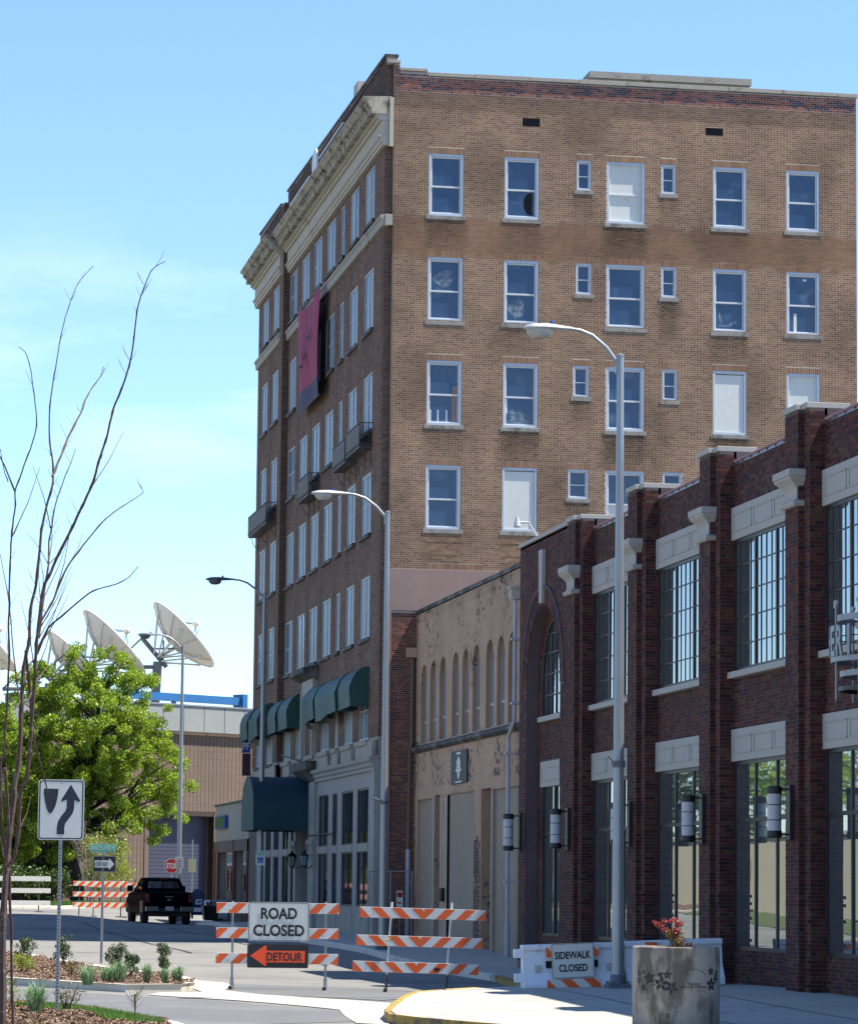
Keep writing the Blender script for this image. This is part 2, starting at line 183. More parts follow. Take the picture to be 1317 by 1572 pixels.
BR_BUFF = [(.335, .192, .105), (.285, .16, .088), (.25, .138, .078), (.36, .215, .122), (.305, .175, .096), (.232, .128, .075), (.325, .186, .102)]
MT = dict(
 hotel_brick=brickmat('buff_brown_brick', BR_BUFF, band=[(22.15, 23.35, (.25, .132, .075), .5)], big=.22),
 hotel_mortar=brickmat('pale_mortar', [(.66, .55, .42)], band=[(22.15, 23.35, (.30, .17, .10), .7), (27.05, 31, (.50, .46, .44), .6)]),
 face_brick=brickmat('brown_face_brick', [(.27, .155, .105), (.22, .12, .08), (.30, .18, .125), (.17, .095, .07), (.25, .14, .095)]),
 face_mortar=brickmat('grey_brown_mortar', [(.46, .38, .31)]),
 soldier=brickmat('soldier_brick', [(.30, .155, .085), (.25, .125, .07), (.34, .185, .105)]),
 red_brick=brickmat('old_red_brick', [(.20, .07, .05), (.27, .09, .055), (.15, .055, .05), (.33, .13, .08), (.12, .06, .06)], big=.3),
 red_mortar=brickmat('grey_mortar', [(.30, .25, .23)]),
 coping_red=brickmat('red_blue_parapet_brick', [(.33, .11, .07), (.27, .08, .055), (.09, .06, .075), (.36, .14, .09), (.30, .10, .06), (.07, .05, .07)]),
 dark_brick=brickmat('dark_red_brick', [(.12, .030, .026), (.085, .024, .022), (.15, .042, .032), (.045, .022, .026), (.085, .042, .034), (.16, .055, .034), (.10, .026, .022), (.13, .075, .04)], big=.12),
 dark_mortar=brickmat('warm_grey_mortar', [(.17, .13, .13)]),
 tan_brick=brickmat('tan_painted_brick', [(.68, .455, .305), (.71, .48, .325), (.65, .43, .285), (.69, .46, .31)], peel=((.12, .08, .065), 4.5, .955)),
 tan_mortar=brickmat('tan_painted_joint', [(.58, .385, .255)], peel=((.17, .13, .11), 4.5, .955)),
 tan_paint=mk('tan_paint', (.64, .43, .29), var=.12, col2=(.12, .08, .07), thr=(2.5, .62, .66)),
 stucco=mk('pinkish_stucco', (.36, .25, .21), var=.10, scale=.7, fine=12, bump=.2),
 sill_stone=mk('grey_sill_stone', (.36, .345, .30), var=.2, scale=2, fine=14, col2=(.15, .14, .12), thr=(2.5, .5, .66)),
 stone=mk('weathered_limestone', (.46, .42, .34), var=.16, scale=1.2, fine=14, bump=.3, bscale=25, col2=(.16, .14, .11), thr=(1.2, .56, .70)),
 door_grey2=mk('dark_blue_grey_shutter', (.065, .07, .11), rough=.6, var=.06),
 stone_soot=mk('sooty_limestone', (.20, .18, .155), var=.2, scale=1.2, fine=14, bump=.3, bscale=25, col2=(.05, .045, .04), thr=(1.1, .42, .56)),
 cream=mk('cream_terracotta', (.60, .54, .43), var=.10, scale=.8, fine=10, col2=(.26, .21, .15), thr=(.9, .60, .78)),
 cream_dirty=mk('stained_cream_terracotta', (.52, .46, .35), var=.2, scale=1.6, fine=10, col2=(.10, .08, .06), thr=(2.2, .48, .66)),
 cast=mk('cream_cast_stone', (.56, .525, .46), var=.05, scale=.6, fine=8),
 shopstone=mk('grey_cast_stone', (.40, .39, .36), var=.10, scale=.9, fine=10, col2=(.24, .22, .20), thr=(1.3, .58, .74)),
 win_frame=mk('pale_blue_grey_paint', (.60, .68, .77), var=.06, rough=.5),
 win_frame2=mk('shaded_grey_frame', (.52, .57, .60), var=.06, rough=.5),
 sash=mk('white_sash_paint', (.86, .88, .88), var=.05, rough=.5),
 glass_side=glass('side_window_glass', (.018, .045, .10), wob=.5),
 glass_front=glass('front_window_glass', (.21, .255, .29), rough=.3, ior=1.1, wob=.2, wscale=.9),
 glass_front2=glass('front_window_glass_dark', (.12, .155, .19), rough=.2, ior=1.12, wob=.2, wscale=.9),
 glass_front3=glass('front_window_blind', (.30, .34, .36), rough=.4, ior=1.1, wob=.2, wscale=.9),
 glass_dark=glass('shop_glass', (.012, .014, .02), rough=.02, ior=2.1, wob=.12, wscale=.35),
 glass_dim=glass('dim_shop_glass', (.014, .02, .032), rough=.05, ior=1.32, wob=.15, wscale=.4),
 glass_mirror=glass('coated_solar_glass', (.29, .33, .33), rough=.015, wob=.10, wscale=.35, metal=.8),
 board=mk('white_board', (.82, .84, .78), var=.05, scale=1.2, fine=5, rough=.7, col2=(.60, .56, .46), thr=(1.3, .63, .72)),
 bronze=mk('dark_bronze_metal', (.022, .02, .02), rough=.45, var=.1),
 black=mk('black_paint', (.012, .012, .013), rough=.5, var=.1),
 dark=mk('dark_void', (.012, .012, .015), rough=.9),
 awning=mk('dark_green_canvas', (.009, .078, .058), rough=.6, var=.25, scale=3, fine=12, bump=.9, bscale=4, spec=.5),
 awning_big=mk('dark_teal_canvas', (.006, .045, .062), rough=.6, var=.12, scale=2, fine=9, bump=.25, bscale=3),
 awning_end=mk('faded_green_canvas', (.045, .11, .095), rough=.7, var=.12),
 banner=mk('faded_magenta_cloth', (.42, .045, .12), rough=.8, var=.12, scale=2, fine=8),
 banner_blue=mk('purple_blue_cloth', (.07, .06, .13), rough=.8, var=.12),
 iron=mk('rusty_grey_iron', (.10, .10, .095), rough=.6, var=.25, col2=(.14, .07, .04), thr=(6, .55, .7)),
 galv=mk('galvanised_steel', (.42, .44, .45), rough=.42, var=.08, metal=.55, scale=1.2, fine=6),
 alum=mk('dull_aluminium', (.36, .38, .40), rough=.42, var=.08, metal=.3, scale=1.2, fine=6),
 lamp_white=mk('pale_grey_enamel', (.60, .61, .60), rough=.4, var=.05),
 lens=glass('frosted_lens', (.38, .37, .32), rough=.25, wob=.1),
 white=mk('white_paint', (.92, .91, .84), rough=.45, var=.05, col2=(.45, .42, .36), thr=(3.5, .66, .74)),
 orange=mk('orange_sheeting', (1.1, .15, .018), rough=.4, var=.08),
 orange_fl=mk('fluorescent_orange_sheeting', (1.35, .12, .02), rough=.4, var=.05),
 sign_white=mk('white_sheeting', (.86, .87, .78), rough=.4, var=.04, fine=5),
 sign_black=mk('black_sheeting', (.015, .015, .017), rough=.4),
 sign_navy=mk('weathered_navy_black', (.02, .03, .045), rough=.4),
 sign_green=mk('green_sheeting', (.02, .60, .32), rough=.4),
 sign_red=mk('red_sheeting', (.50, .015, .02), rough=.4),
 sign_blue=mk('blue_sheeting', (.02, .10, .48), rough=.4),
 plastic_white=mk('white_plastic', (.98, 1.02, 1.08), rough=.5, var=.06, scale=1, fine=7, col2=(.45, .45, .44), thr=(2.5, .62, .75)),
 asphalt=mk('light_worn_asphalt', (.275, .262, .232), rough=.9, var=.13, scale=.35, fine=45, bump=.35, bscale=90, col2=(.17, .168, .163), thr=(.18, .5, .62)),
 asphalt2=mk('grey_asphalt', (.175, .175, .175), rough=.9, var=.12, scale=.4, fine=50, bump=.35, bscale=90, col2=(.21, .21, .205), thr=(.3, .5, .62)),
 tar=mk('tar_seam', (.05, .05, .05), rough=.7),
 concrete=mk('pale_concrete', (.53, .505, .43), rough=.85, var=.09, scale=.5, fine=25, bump=.15, bscale=60, col2=(.46, .44, .39), thr=(.5, .58, .72)),
 kerb_con=mk('kerb_concrete', (.78, .74, .62), rough=.85, var=.10, scale=1.5, fine=25, bump=.2, bscale=50, col2=(.34, .33, .30), thr=(1.2, .58, .7)),
 yellow=mk('worn_yellow_kerb_paint', (.60, .37, .045), rough=.7, var=.15, scale=3, fine=20, col2=(.20, .14, .07), thr=(3.0, .46, .60)),
 planter=mk('stained_concrete', (.50, .46, .385), rough=.9, var=.12, scale=1.0, fine=18, bump=.3, bscale=40, col2=(.17, .15, .125), thr=(2.2, .47, .60), aniso=(1, 1, .45)),
 mulch=mk('brown_mulch', (.20, .12, .075), rough=.95, var=.3, scale=8, fine=60, bump=.8, bscale=70, col2=(.10, .06, .04), thr=(22, .45, .6)),
 grassg=mk('grass_soil', (.10, .13, .035), rough=.95, var=.2),
 panel_grey=mk('grey_metal_panel', (.36, .37, .345), rough=.6, var=.05, scale=.5, fine=3),
 tile_brown=brickmat('brown_tile', [(.23, .165, .12), (.225, .16, .115), (.235, .17, .125)], big=.08),
 tile_joint=mk('dark_tile_joint', (.07, .05, .04), rough=.9),
 blue_steel=mk('blue_painted_steel', (.03, .17, .42), rough=.45),
 door_grey=mk('blue_grey_door', (.075, .085, .12), rough=.6, var=.06),
 stucco_cream=mk('cream_stucco', (.47, .42, .32), var=.07, scale=.7, fine=8),
 brown_wall=mk('brown_wall', (.20, .14, .11), var=.12),
 dish=mk('off_white_dish', (.80, .78, .70), rough=.55, var=.05, scale=.7, fine=5),
 dish_steel=mk('dish_steel', (.16, .18, .20), rough=.5, var=.12),
 truck=mk('black_car_paint', (.003, .004, .008), rough=.45, var=.05, spec=.3, coat=.0),
 chrome=mk('chrome_bumper', (.30, .32, .34), rough=.22, metal=.9, var=.04),
 rubber=mk('tyre_rubber', (.02, .02, .02), rough=.9),
 tail=mk('red_tail_light', (.22, .004, .006), rough=.2),
 mail=mk('postal_blue', (.012, .03, .12), rough=.35),
 bark=mk('dark_bark', (.055, .042, .034), rough=.95, var=.3, scale=6, fine=40, bump=.5),
 bark_thin=mk('grey_brown_twig', (.12, .075, .06), rough=.9, var=.25, scale=9, fine=40, col2=(.24, .20, .17), thr=(14, .55, .66)),
 bark_pale=mk('pale_stem', (.26, .22, .19), rough=.9, var=.2, scale=9, fine=40),
 leaf_main=leafmat('fresh_green_leaf', [(.08, .13, .010), (.18, .29, .014), (.31, .43, .022), (.44, .54, .04)], .55),
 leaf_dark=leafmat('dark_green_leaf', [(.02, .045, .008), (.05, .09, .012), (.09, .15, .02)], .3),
 leaf_yel=leafmat('yellow_green_leaf', [(.16, .22, .02), (.26, .32, .03), (.36, .40, .05)], .5),
 leaf_shrub=leafmat('shrub_leaf', [(.03, .055, .02), (.06, .10, .035), (.12, .17, .06)], .3),
 leaf_brown=leafmat('bronze_leaf', [(.10, .08, .03), (.16, .12, .04), (.14, .16, .04)], .4),
 leaf_red=leafmat('red_leaf', [(.10, .02, .02), (.30, .03, .035), (.50, .07, .07), (.12, .09, .03)], .4),
 blade=leafmat('blade_leaf', [(.06, .15, .04), (.12, .26, .08), (.34, .46, .26), (.45, .55, .36)], .4),
 grass=leafmat('grass_blade', [(.05, .13, .015), (.10, .22, .03), (.16, .28, .04)], .4),
 blossom=leafmat('pink_blossom', [(.32, .10, .28), (.45, .18, .38)], .3),
 sconce=mk('white_acrylic', (.66, .66, .66), rough=.35, var=.03),
 corrug=mk('tan_corrugated_metal', (.48, .38, .28), rough=.6, var=.08, scale=.6, fine=5),
 brown_pipe=mk('brown_painted_pipe', (.20, .125, .09), rough=.6),
 white_pipe=mk('white_painted_pipe', (.55, .58, .62), rough=.5, var=.06),
 tile_cop=mk('glazed_purple_tile', (.12, .065, .075), rough=.3, var=.2),
 beige_wall=mk('beige_wall', (.55, .50, .36), var=.08),
 teal=mk('teal_plastic', (.01, .30, .30), rough=.5),
 chip=mk('pale_chip', (.30, .20, .13), var=.3),
)

cracked(MT['asphalt']); cracked(MT['asphalt2'], .5, .3); cracked(MT['concrete'], .35, .16)
MT['truck'].node_tree.nodes['Principled BSDF'].inputs['IOR'].default_value = 1.03
# ------------------------------------------------------------------ builders
def meta(o, label=None, cat=None, group=None, kind=None):
    if label: o['label'] = label
    if cat: o['category'] = cat
    if group: o['group'] = group
    if kind: o['kind'] = kind
    return o
def thing(name, label, cat, loc=(0, 0, 0), rz=0, group=None):
    o = bpy.data.objects.new(name, None); COL.objects.link(o); o.location = loc; o.rotation_euler = (0, 0, rz); o.empty_display_size = .3
    return meta(o, label, cat, group)
def link(name, me, mat, parent=None, label=None, kind=None, smooth=False):
    o = bpy.data.objects.new(name, me); COL.objects.link(o)
    if mat is not None and not me.materials: me.materials.append(MT[mat] if isinstance(mat, str) else mat)
    if parent is not None: o.parent = parent
    if smooth: me.polygons.foreach_set('use_smooth', np.ones(len(me.polygons), bool))
    return meta(o, label, kind=kind)
def root_loc(p):
    v = Vector((0, 0, 0))
    while p is not None: v += p.location; p = p.parent
    return v
class G:
    """collects faces for one mesh"""
    def __init__(s): s.v = []; s.f = []
    def add(s, vs, fs):
        n = len(s.v); s.v += [tuple(p) for p in vs]; s.f += [tuple(i+n for i in f) for f in fs]; return s
    def box(s, x0, y0, z0, x1, y1, z1):
        x0, x1 = sorted((x0, x1)); y0, y1 = sorted((y0, y1)); z0, z1 = sorted((z0, z1))
        return s.add([(x0, y0, z0), (x1, y0, z0), (x1, y1, z0), (x0, y1, z0), (x0, y0, z1), (x1, y0, z1), (x1, y1, z1), (x0, y1, z1)],
                     [(0, 3, 2, 1), (4, 5, 6, 7), (0, 1, 5, 4), (1, 2, 6, 5), (2, 3, 7, 6), (3, 0, 4, 7)])
    def poly(s, pts): return s.add(pts, [tuple(range(len(pts)))])
    def prism(s, pts, d):
        """closed polygon pts extruded by vector d"""
        n = len(pts); q = [(p[0]+d[0], p[1]+d[1], p[2]+d[2]) for p in pts]
        return s.add(list(pts)+q, [tuple(range(n))[::-1], tuple(range(n, 2*n))]+[(i, (i+1) % n, n+(i+1) % n, n+i) for i in range(n)])
    def tube(s, pts, r, n=8, cap=True):
        pts = [Vector(p) for p in pts]; m = len(pts)
        rr = r if isinstance(r, (list, tuple)) else [r]*m
        vs = []; prev = None
        for i, p in enumerate(pts):
            d = (pts[min(i+1, m-1)]-pts[max(i-1, 0)]).normalized()
            a = prev if prev is not None else (Vector((0, 0, 1)) if abs(d.z) < .9 else Vector((1, 0, 0)))
            x = (a-d*a.dot(d)).normalized(); y = d.cross(x); prev = x
            for k in range(n):
                t = 2*math.pi*k/n; vs.append(p+(x*math.cos(t)+y*math.sin(t))*rr[i])
        fs = [(i*n+k, i*n+(k+1) % n, (i+1)*n+(k+1) % n, (i+1)*n+k) for i in range(m-1) for k in range(n)]
        if cap: fs += [tuple(range(n))[::-1], tuple(range((m-1)*n, m*n))]
        return s.add(vs, fs)
    def lathe(s, prof, n=24, c=(0, 0, 0), M=None):
        vs = []; m = len(prof)
        for (r, z) in prof:
            for k in range(n):
                t = 2*math.pi*k/n; p = Vector((r*math.cos(t), r*math.sin(t), z))
                if M is not None: p = M @ p
                vs.append(p+Vector(c))
        fs = [(i*n+k, i*n+(k+1) % n, (i+1)*n+(k+1) % n, (i+1)*n+k) for i in range(m-1) for k in range(n)]
        fs += [tuple(range(n))[::-1], tuple(range((m-1)*n, m*n))]
        return s.add(vs, fs)
    def obj(s, name, mat, parent=None, label=None, kind=None, smooth=False, bevel=0, world=True):
        off = root_loc(parent) if (world and parent is not None) else Vector((0, 0, 0))
        me = bpy.data.meshes.new(name); me.from_pydata([(p[0]-off.x, p[1]-off.y, p[2]-off.z) for p in s.v], [], s.f); me.validate()
        if bevel:
            b = bmesh.new(); b.from_mesh(me); bmesh.ops.bevel(b, geom=b.edges[:], offset=bevel, segments=2, affect='EDGES', profile=.6); b.to_mesh(me); b.free()
        o = link(name, me, mat, parent, label, kind, smooth)
        if smooth:
            try: me.set_sharp_from_angle(angle=R(40))
            except Exception: pass
        return o
def top(o, label, cat, group=None): return meta(o, label, cat, group)
def copy_tree(o, parent=None):
    c = o.copy(); COL.objects.link(c); c.parent = parent
    for ch in list(o.children): copy_tree(ch, c)
    return c
def lettering(text, parent, mat, x, z, width, height, y=-.004, bold=.02, name='lettering', depth=.001):
    cu = bpy.data.curves.new(name, 'FONT'); cu.body = text; cu.size = 1; cu.offset = bold; cu.extrude = .002; cu.align_x = 'CENTER'
    o = bpy.data.objects.new(name, cu); COL.objects.link(o)
    dg = bpy.context.evaluated_depsgraph_get(); me = bpy.data.meshes.new_from_object(o.evaluated_get(dg)); bpy.data.objects.remove(o)
    co = np.empty(len(me.vertices)*3, np.float32); me.vertices.foreach_get('co', co); co = co.reshape(-1, 3)
    a, b = co.min(0), co.max(0); out = np.empty_like(co)
    out[:, 0] = (co[:, 0]-(a[0]+b[0])/2)/(b[0]-a[0])*width+x
    out[:, 2] = (co[:, 1]-(a[1]+b[1])/2)/(b[1]-a[1])*height+z
    out[:, 1] = y-co[:, 2]*.5-depth
    me.vertices.foreach_set('co', out.ravel()); me.update(); me.materials.clear()
    return link(name, me, mat, parent)

# brick laying ------------------------------------------------------------
BOXF = np.array([[4, 5, 6, 7], [0, 1, 5, 4], [1, 2, 6, 5], [2, 3, 7, 6], [3, 0, 4, 7]], np.int64)
def lay(U0, U1, V0, V1, holes=(), arches=(), L=.2032, jt=.0105, course=.0677, phase=0, header_every=6, soldiers=()):
    """list of (u0,u1,v0,v1) brick faces in a wall, cut by rectangular holes and round-headed ones (uc, vspring, r, vbottom)"""
    out = []; n = int((V1-V0)/course)
    for i in range(n):
        v0 = V0+i*course; v1 = v0+course-jt; vm = (v0+v1)/2
        cuts = [(a, b) for (a, b, c, d) in holes if c < vm < d]
        cuts += [(a, b) for (a, b, c, d) in soldiers if c < vm < d]
        for (uc, vs, r, vb) in arches:
            if vb < vm <= vs: cuts.append((uc-r, uc+r))
            elif vs < vm < vs+r:
                h = math.sqrt(r*r-(vm-vs)**2); cuts.append((uc-h, uc+h))
        hd = header_every and i % header_every == 0
        step = (L+jt)/2 if hd else L+jt; u = U0-(step/2 if i % 2 else 0)-phase
        while u < U1:
            seg = [(max(u, U0), min(u+step-jt, U1))]
            for a, b in cuts:
                ns = []
                for p, q in seg:
                    if q <= a or p >= b: ns.append((p, q))
                    else:
                        if p < a: ns.append((p, a))
                        if q > b: ns.append((b, q))
                seg = ns
            out += [(p, q, v0, v1) for p, q in seg if q-p > .02]
            u += step
    for (a, b, c, d) in soldiers:
        k = max(1, round((b-a)/course)); st = (b-a)/k
        out += [(a+j*st+jt/2, a+(j+1)*st-jt/2, c, d-jt) for j in range(k)]
    return out
def brick_mesh(name, lst, o, u, n, mat, parent, proud=.006, label=None, soot_shade=None, singles=0, pick=None, partname='brick_courses'):
    """lst of brick faces -> one mesh (kind stuff); `singles` of them, chosen by pick, as objects sharing one mesh"""
    lst = np.array(lst, float); jit = rng.uniform(-.25, .25, len(lst))*proud
    o = np.array(o, float); u = np.array(u, float); n = np.array(n, float); z = np.array((0, 0, 1.))
    take = np.zeros(len(lst), bool)
    if singles:
        full = (lst[:, 1]-lst[:, 0] > .195) & (lst[:, 3]-lst[:, 2] < .06)
        sc = np.where(full, pick(lst), 1e9); idx = np.argsort(sc)[:singles]; take[idx] = True
        hx, hv = .2032/2, (.0677-.0105)/2
        loc = root_loc(parent)
        base = np.array([p for p in [(-hx, -hv, 0), (hx, -hv, 0), (hx, -hv, 1), (-hx, -hv, 1), (-hx, hv, 0), (hx, hv, 0), (hx, hv, 1), (-hx, hv, 1)]])
        vs = [tuple(u*a+z*b+n*(proud if c else -.004)) for a, b, c in base]
        me = bpy.data.meshes.new('brick')
        me.from_pydata(vs, [], [(2, 3, 7, 6), (0, 1, 2, 3), (1, 5, 6, 2), (5, 4, 7, 6), (4, 0, 3, 7)]); me.materials.append(MT[mat])
        for i in idx:
            a, b, c, d = lst[i]; p = o+u*(a+b)/2+z*(c+d)/2
            q = bpy.data.objects.new('brick', me); COL.objects.link(q); q.parent = parent; q.location = Vector(p)-loc
    r = lst[~take]; j = jit[~take]; N = len(r)
    P = np.empty((N, 8, 3))
    off = np.array(root_loc(parent)) if parent is not None else np.zeros(3)
    for k, (a, c, d) in enumerate([(0, 2, 0), (1, 2, 0), (1, 2, 1), (0, 2, 1), (0, 3, 0), (1, 3, 0), (1, 3, 1), (0, 3, 1)]):
        P[:, k] = o+u*r[:, a:a+1]+z*r[:, c:c+1]+n*((proud+j)[:, None] if d else -.004)-off
    F = np.array([[3, 2, 6, 7], [0, 1, 2, 3], [1, 5, 6, 2], [4, 7, 6, 5], [0, 3, 7, 4]])
    F = (F[None]+8*np.arange(N)[:, None, None]).reshape(-1, 4)
    me = bpy.data.meshes.new(partname); me.vertices.add(N*8); me.vertices.foreach_set('co', P.ravel())
    me.loops.add(F.size); me.loops.foreach_set('vertex_index', F.ravel().astype(np.int32))
    me.polygons.add(len(F)); me.polygons.foreach_set('loop_start', (np.arange(len(F))*4).astype(np.int32)); me.update(calc_edges=True); me.shade_flat()
    if soot_shade is not None:
        a = me.attributes.new('soot_shade', 'FLOAT', 'POINT'); s = soot_shade((r[:, 0]+r[:, 1])/2, (r[:, 2]+r[:, 3])/2)
        s = np.clip(s*rng.uniform(.8, 1.2, N), 0, .85); a.data.foreach_set('value', np.repeat(s, 8).astype(np.float32))
    return link(partname, me, mat, parent, label, kind='stuff')
def wall_sheet(g, o, u, n, U0, U1, V0, V1, holes=(), arches=(), depth=.12, arch_n=14, sub=0):
    """flat wall with openings and their reveals (depth inward)"""
    o = Vector(o); u = Vector(u); n = Vector(n); z = Vector((0, 0, 1))
    P = lambda a, b, d=0: o+u*a+z*b-n*d
    H = list(holes)+[(uc-r, uc+r, vb, vs+r) for uc, vs, r, vb in arches]
    us = sorted({U0, U1}|{x for h in H for x in h[:2] if U0 < x < U1}); vs_ = sorted({V0, V1}|{x for h in H for x in h[2:] if V0 < x < V1})
    if sub: us = sorted(set(us)|set(np.arange(U0+sub, U1, sub).tolist())); vs_ = sorted(set(vs_)|set(np.arange(V0+sub, V1, sub).tolist()))
    for a, b in zip(us, us[1:]):
        for c, d in zip(vs_, vs_[1:]):
            um, vm = (a+b)/2, (c+d)/2
            if not any(h[0] < um < h[1] and h[2] < vm < h[3] for h in H): g.poly([P(a, c), P(b, c), P(b, d), P(a, d)])
    for a, b, c, d in holes:
        g.poly([P(a, c), P(a, c, depth), P(a, d, depth), P(a, d)]); g.poly([P(b, c), P(b, d), P(b, d, depth), P(b, c, depth)])
        g.poly([P(a, c), P(b, c), P(b, c, depth), P(a, c, depth)]); g.poly([P(a, d), P(a, d, depth), P(b, d, depth), P(b, d)])
    for uc, vs, r, vb in arches:
        a, b = uc-r, uc+r
        g.poly([P(a, vb), P(a, vb, depth), P(a, vs, depth), P(a, vs)]); g.poly([P(b, vb), P(b, vs), P(b, vs, depth), P(b, vb, depth)])
        g.poly([P(a, vb), P(b, vb), P(b, vb, depth), P(a, vb, depth)])
        pts = [(uc-r*math.cos(math.pi*k/arch_n), vs+r*math.sin(math.pi*k/arch_n)) for k in range(arch_n+1)]
        for (x0, y0), (x1, y1) in zip(pts, pts[1:]):
            g.poly([P(x0, y0), P(x1, y1), P(x1, vs+r), P(x0, vs+r)]) if abs(x1-x0) > 1e-6 else None
            g.poly([P(x0, y0), P(x0, y0, depth), P(x1, y1, depth), P(x1, y1)])
    return g

# ------------------------------------------------------------------ terrain
CP = np.array([(-8.9, -38.2, .02), (-5, -39.9, .02), (-13.3, -53.8, 0), (-9.8, -20, .03), (-1.9, -12.8, .22), (-1.7, 16, .40), (-1.9, 43.7, .50), (-4.16, 37, .50), (-2.18, 36.7, .38),
 (-4.2, 41, .53), (-9.2, 40, .89), (-6.5, 37.3, .80), (-5.2, 61.6, 1.02), (-9.5, 47, .98), (-4.0, 51, 1.0), (-1.2, 53.8, .92), (-1.1, 41.5, .52), (0, 72, .95), (-11.6, 2.5, .27), (-4.5, 1, .27),
 (-11, 34.5, .71), (-8, -53, 0), (.2, -47, .22), (-3, -46, .16), (1.2, -15, .12), (1.2, -1, .37), (0, 8, .47), (0, 28, .52), (-5, -58, .02), (-14.8, -72, .0), (-14, -40, .0), (-20, -100, 0), (0, -100, .1), (30, -60, .3),
 (30, 40, .7), (-40, -60, 0), (-45, 0, .4), (-45, 50, 1.3), (30, 110, 1.4), (-30, 110, 1.7), (8, 90, 1.1)])
def tps_fit(P):
    n = len(P); d = np.linalg.norm(P[:, None, :2]-P[None, :, :2], axis=2); K = np.where(d > 0, d*d*np.log(np.maximum(d, 1e-9)), 0)+np.eye(n)*2.
    A = np.zeros((n+3, n+3)); A[:n, :n] = K; A[:n, n] = 1; A[:n, n+1:] = P[:, :2]; A[n, :n] = 1; A[n+1:, :n] = P[:, :2].T
    return np.linalg.solve(A, np.concatenate([P[:, 2], [0, 0, 0]]))
TW = tps_fit(CP)
def Tv(x, y):
    x = np.asarray(x, float); y = np.asarray(y, float); sh = x.shape; x = x.ravel(); y = y.ravel()
    xc = np.clip(x, -45, 35); yc = np.clip(y, -100, 115)
    d = np.hypot(xc[:, None]-CP[None, :, 0], yc[:, None]-CP[None, :, 1]); K = np.where(d > 1e-6, d*d*np.log(np.maximum(d, 1e-9)), 0)
    n = len(CP); z = K@TW[:n]+TW[n]+TW[n+1]*xc+TW[n+2]*yc
    return np.clip(z, -.3, 1.9).reshape(sh)
def T(x, y): return float(Tv([x], [y])[0])
def sheet(name, poly, off, mat, label=None, kind='structure', parent=None, skirt=0, step=1.0, extra=None, cat=None):
    """polygon draped on the terrain at +off, with an optional vertical edge below it"""
    b = bmesh.new(); f = b.faces.new([b.verts.new((x, y, 0)) for x, y in poly]); f.normal_update(); bmesh.ops.triangulate(b, faces=[f])
    xs = [p[0] for p in poly]; ys = [p[1] for p in poly]
    for ax, (lo, hi) in enumerate(((min(xs), max(xs)), (min(ys), max(ys)))):
        k = math.ceil(lo/step)*step
        while k < hi:
            co = (k, 0, 0) if ax == 0 else (0, k, 0); no = (1, 0, 0) if ax == 0 else (0, 1, 0)
            bmesh.ops.bisect_plane(b, geom=b.verts[:]+b.edges[:]+b.faces[:], plane_co=co, plane_no=no); k += step
    if skirt:
        be = [e for e in b.edges if e.is_boundary]; r = bmesh.ops.extrude_edge_only(b, edges=be); low = {v for v in r['geom'] if isinstance(v, bmesh.types.BMVert)}
    else: low = set()
    co = np.array([v.co[:2] for v in b.verts]); z = Tv(co[:, 0], co[:, 1])+off
    if extra: z = z+np.array([extra(x, y) for x, y in co])
    for v, h in zip(b.verts, z): v.co.z = h-(skirt if v in low else 0)
    bmesh.ops.recalc_face_normals(b, faces=b.faces[:])
    me = bpy.data.meshes.new(name); b.to_mesh(me); b.free()
    o = link(name, me, mat, parent, label, kind)
    if cat: o['category'] = cat
    return o

# ================================================================== GROUND
def axis_pts(lo, hi, st, far):
    a = [-3000, -1200, -500, -250, -150, -100, -75]; a = [v for v in a if v < lo-5]+list(np.arange(lo, hi+.01, st))+[v for v in (75, 100, 150, 250, 500, 1200, 3000, 6000) if v > hi+5]
    return np.array(a, float)
gx = axis_pts(-30, 22, 1, 0); gy = axis_pts(-95, 100, 1, 0)
GX, GY = np.meshgrid(gx, gy, indexing='ij'); GZ = Tv(GX, GY)
inner = (GX > -30) & (GX < 22) & (GY > -95) & (GY < 100)
me = bpy.data.meshes.new('ground'); nx, ny = len(gx), len(gy)
I = np.arange(nx*ny).reshape(nx, ny)
me.from_pydata(list(zip(GX.ravel(), GY.ravel(), GZ.ravel())), [], [tuple(q) for q in np.stack([I[:-1, :-1], I[1:, :-1], I[1:, 1:], I[:-1, 1:]], -1).reshape(-1, 4)])
link('road', me, 'asphalt', kind='structure', label='light worn asphalt of the street and crossing')
# darker resurfaced lane and its patches
sheet('road_lane', [(-22, -62), (-8.4, -53.5), (-8.3, -50.5), (-11.6, -42.0), (-13.4, -38.2), (-22, -30)], .007, 'asphalt2')
sheet('road_patch', [(-9.2, -33.0), (-3.6, -41.5), (-5.4, -44.4), (-7.2, -46.2), (-9.5, -40.8), (-9.2, -36.5)], .010, 'asphalt2')
sheet('concrete_gutter', [(-9.55, -32.0), (-8.95, -31.2), (-8.5, -33.6), (-8.7, -36.6), (-9.2, -39.4), (-8.86, -42.2), (-7.89, -45.6), (-7.2, -47.9), (-8.0, -51.8), (-8.5, -55.0), (-8.9, -54.4), (-8.7, -51.8), (-8.5, -49.9), (-8.95, -48.2), (-9.7, -45.7), (-10.95, -42.6), (-10.6, -41.0), (-9.75, -40.6)], .014, 'concrete')
for pts in ([(-4.4, -20), (-4.2, 5), (-4.3, 22)], [(-7.0, -12), (-7.2, 12), (-7.0, 30)]):
    w_ = .035; sheet('tar_seam', [(x-w_, y) for x, y in pts]+[(x+w_, y+.03) for x, y in pts[::-1]], .02, 'tar')
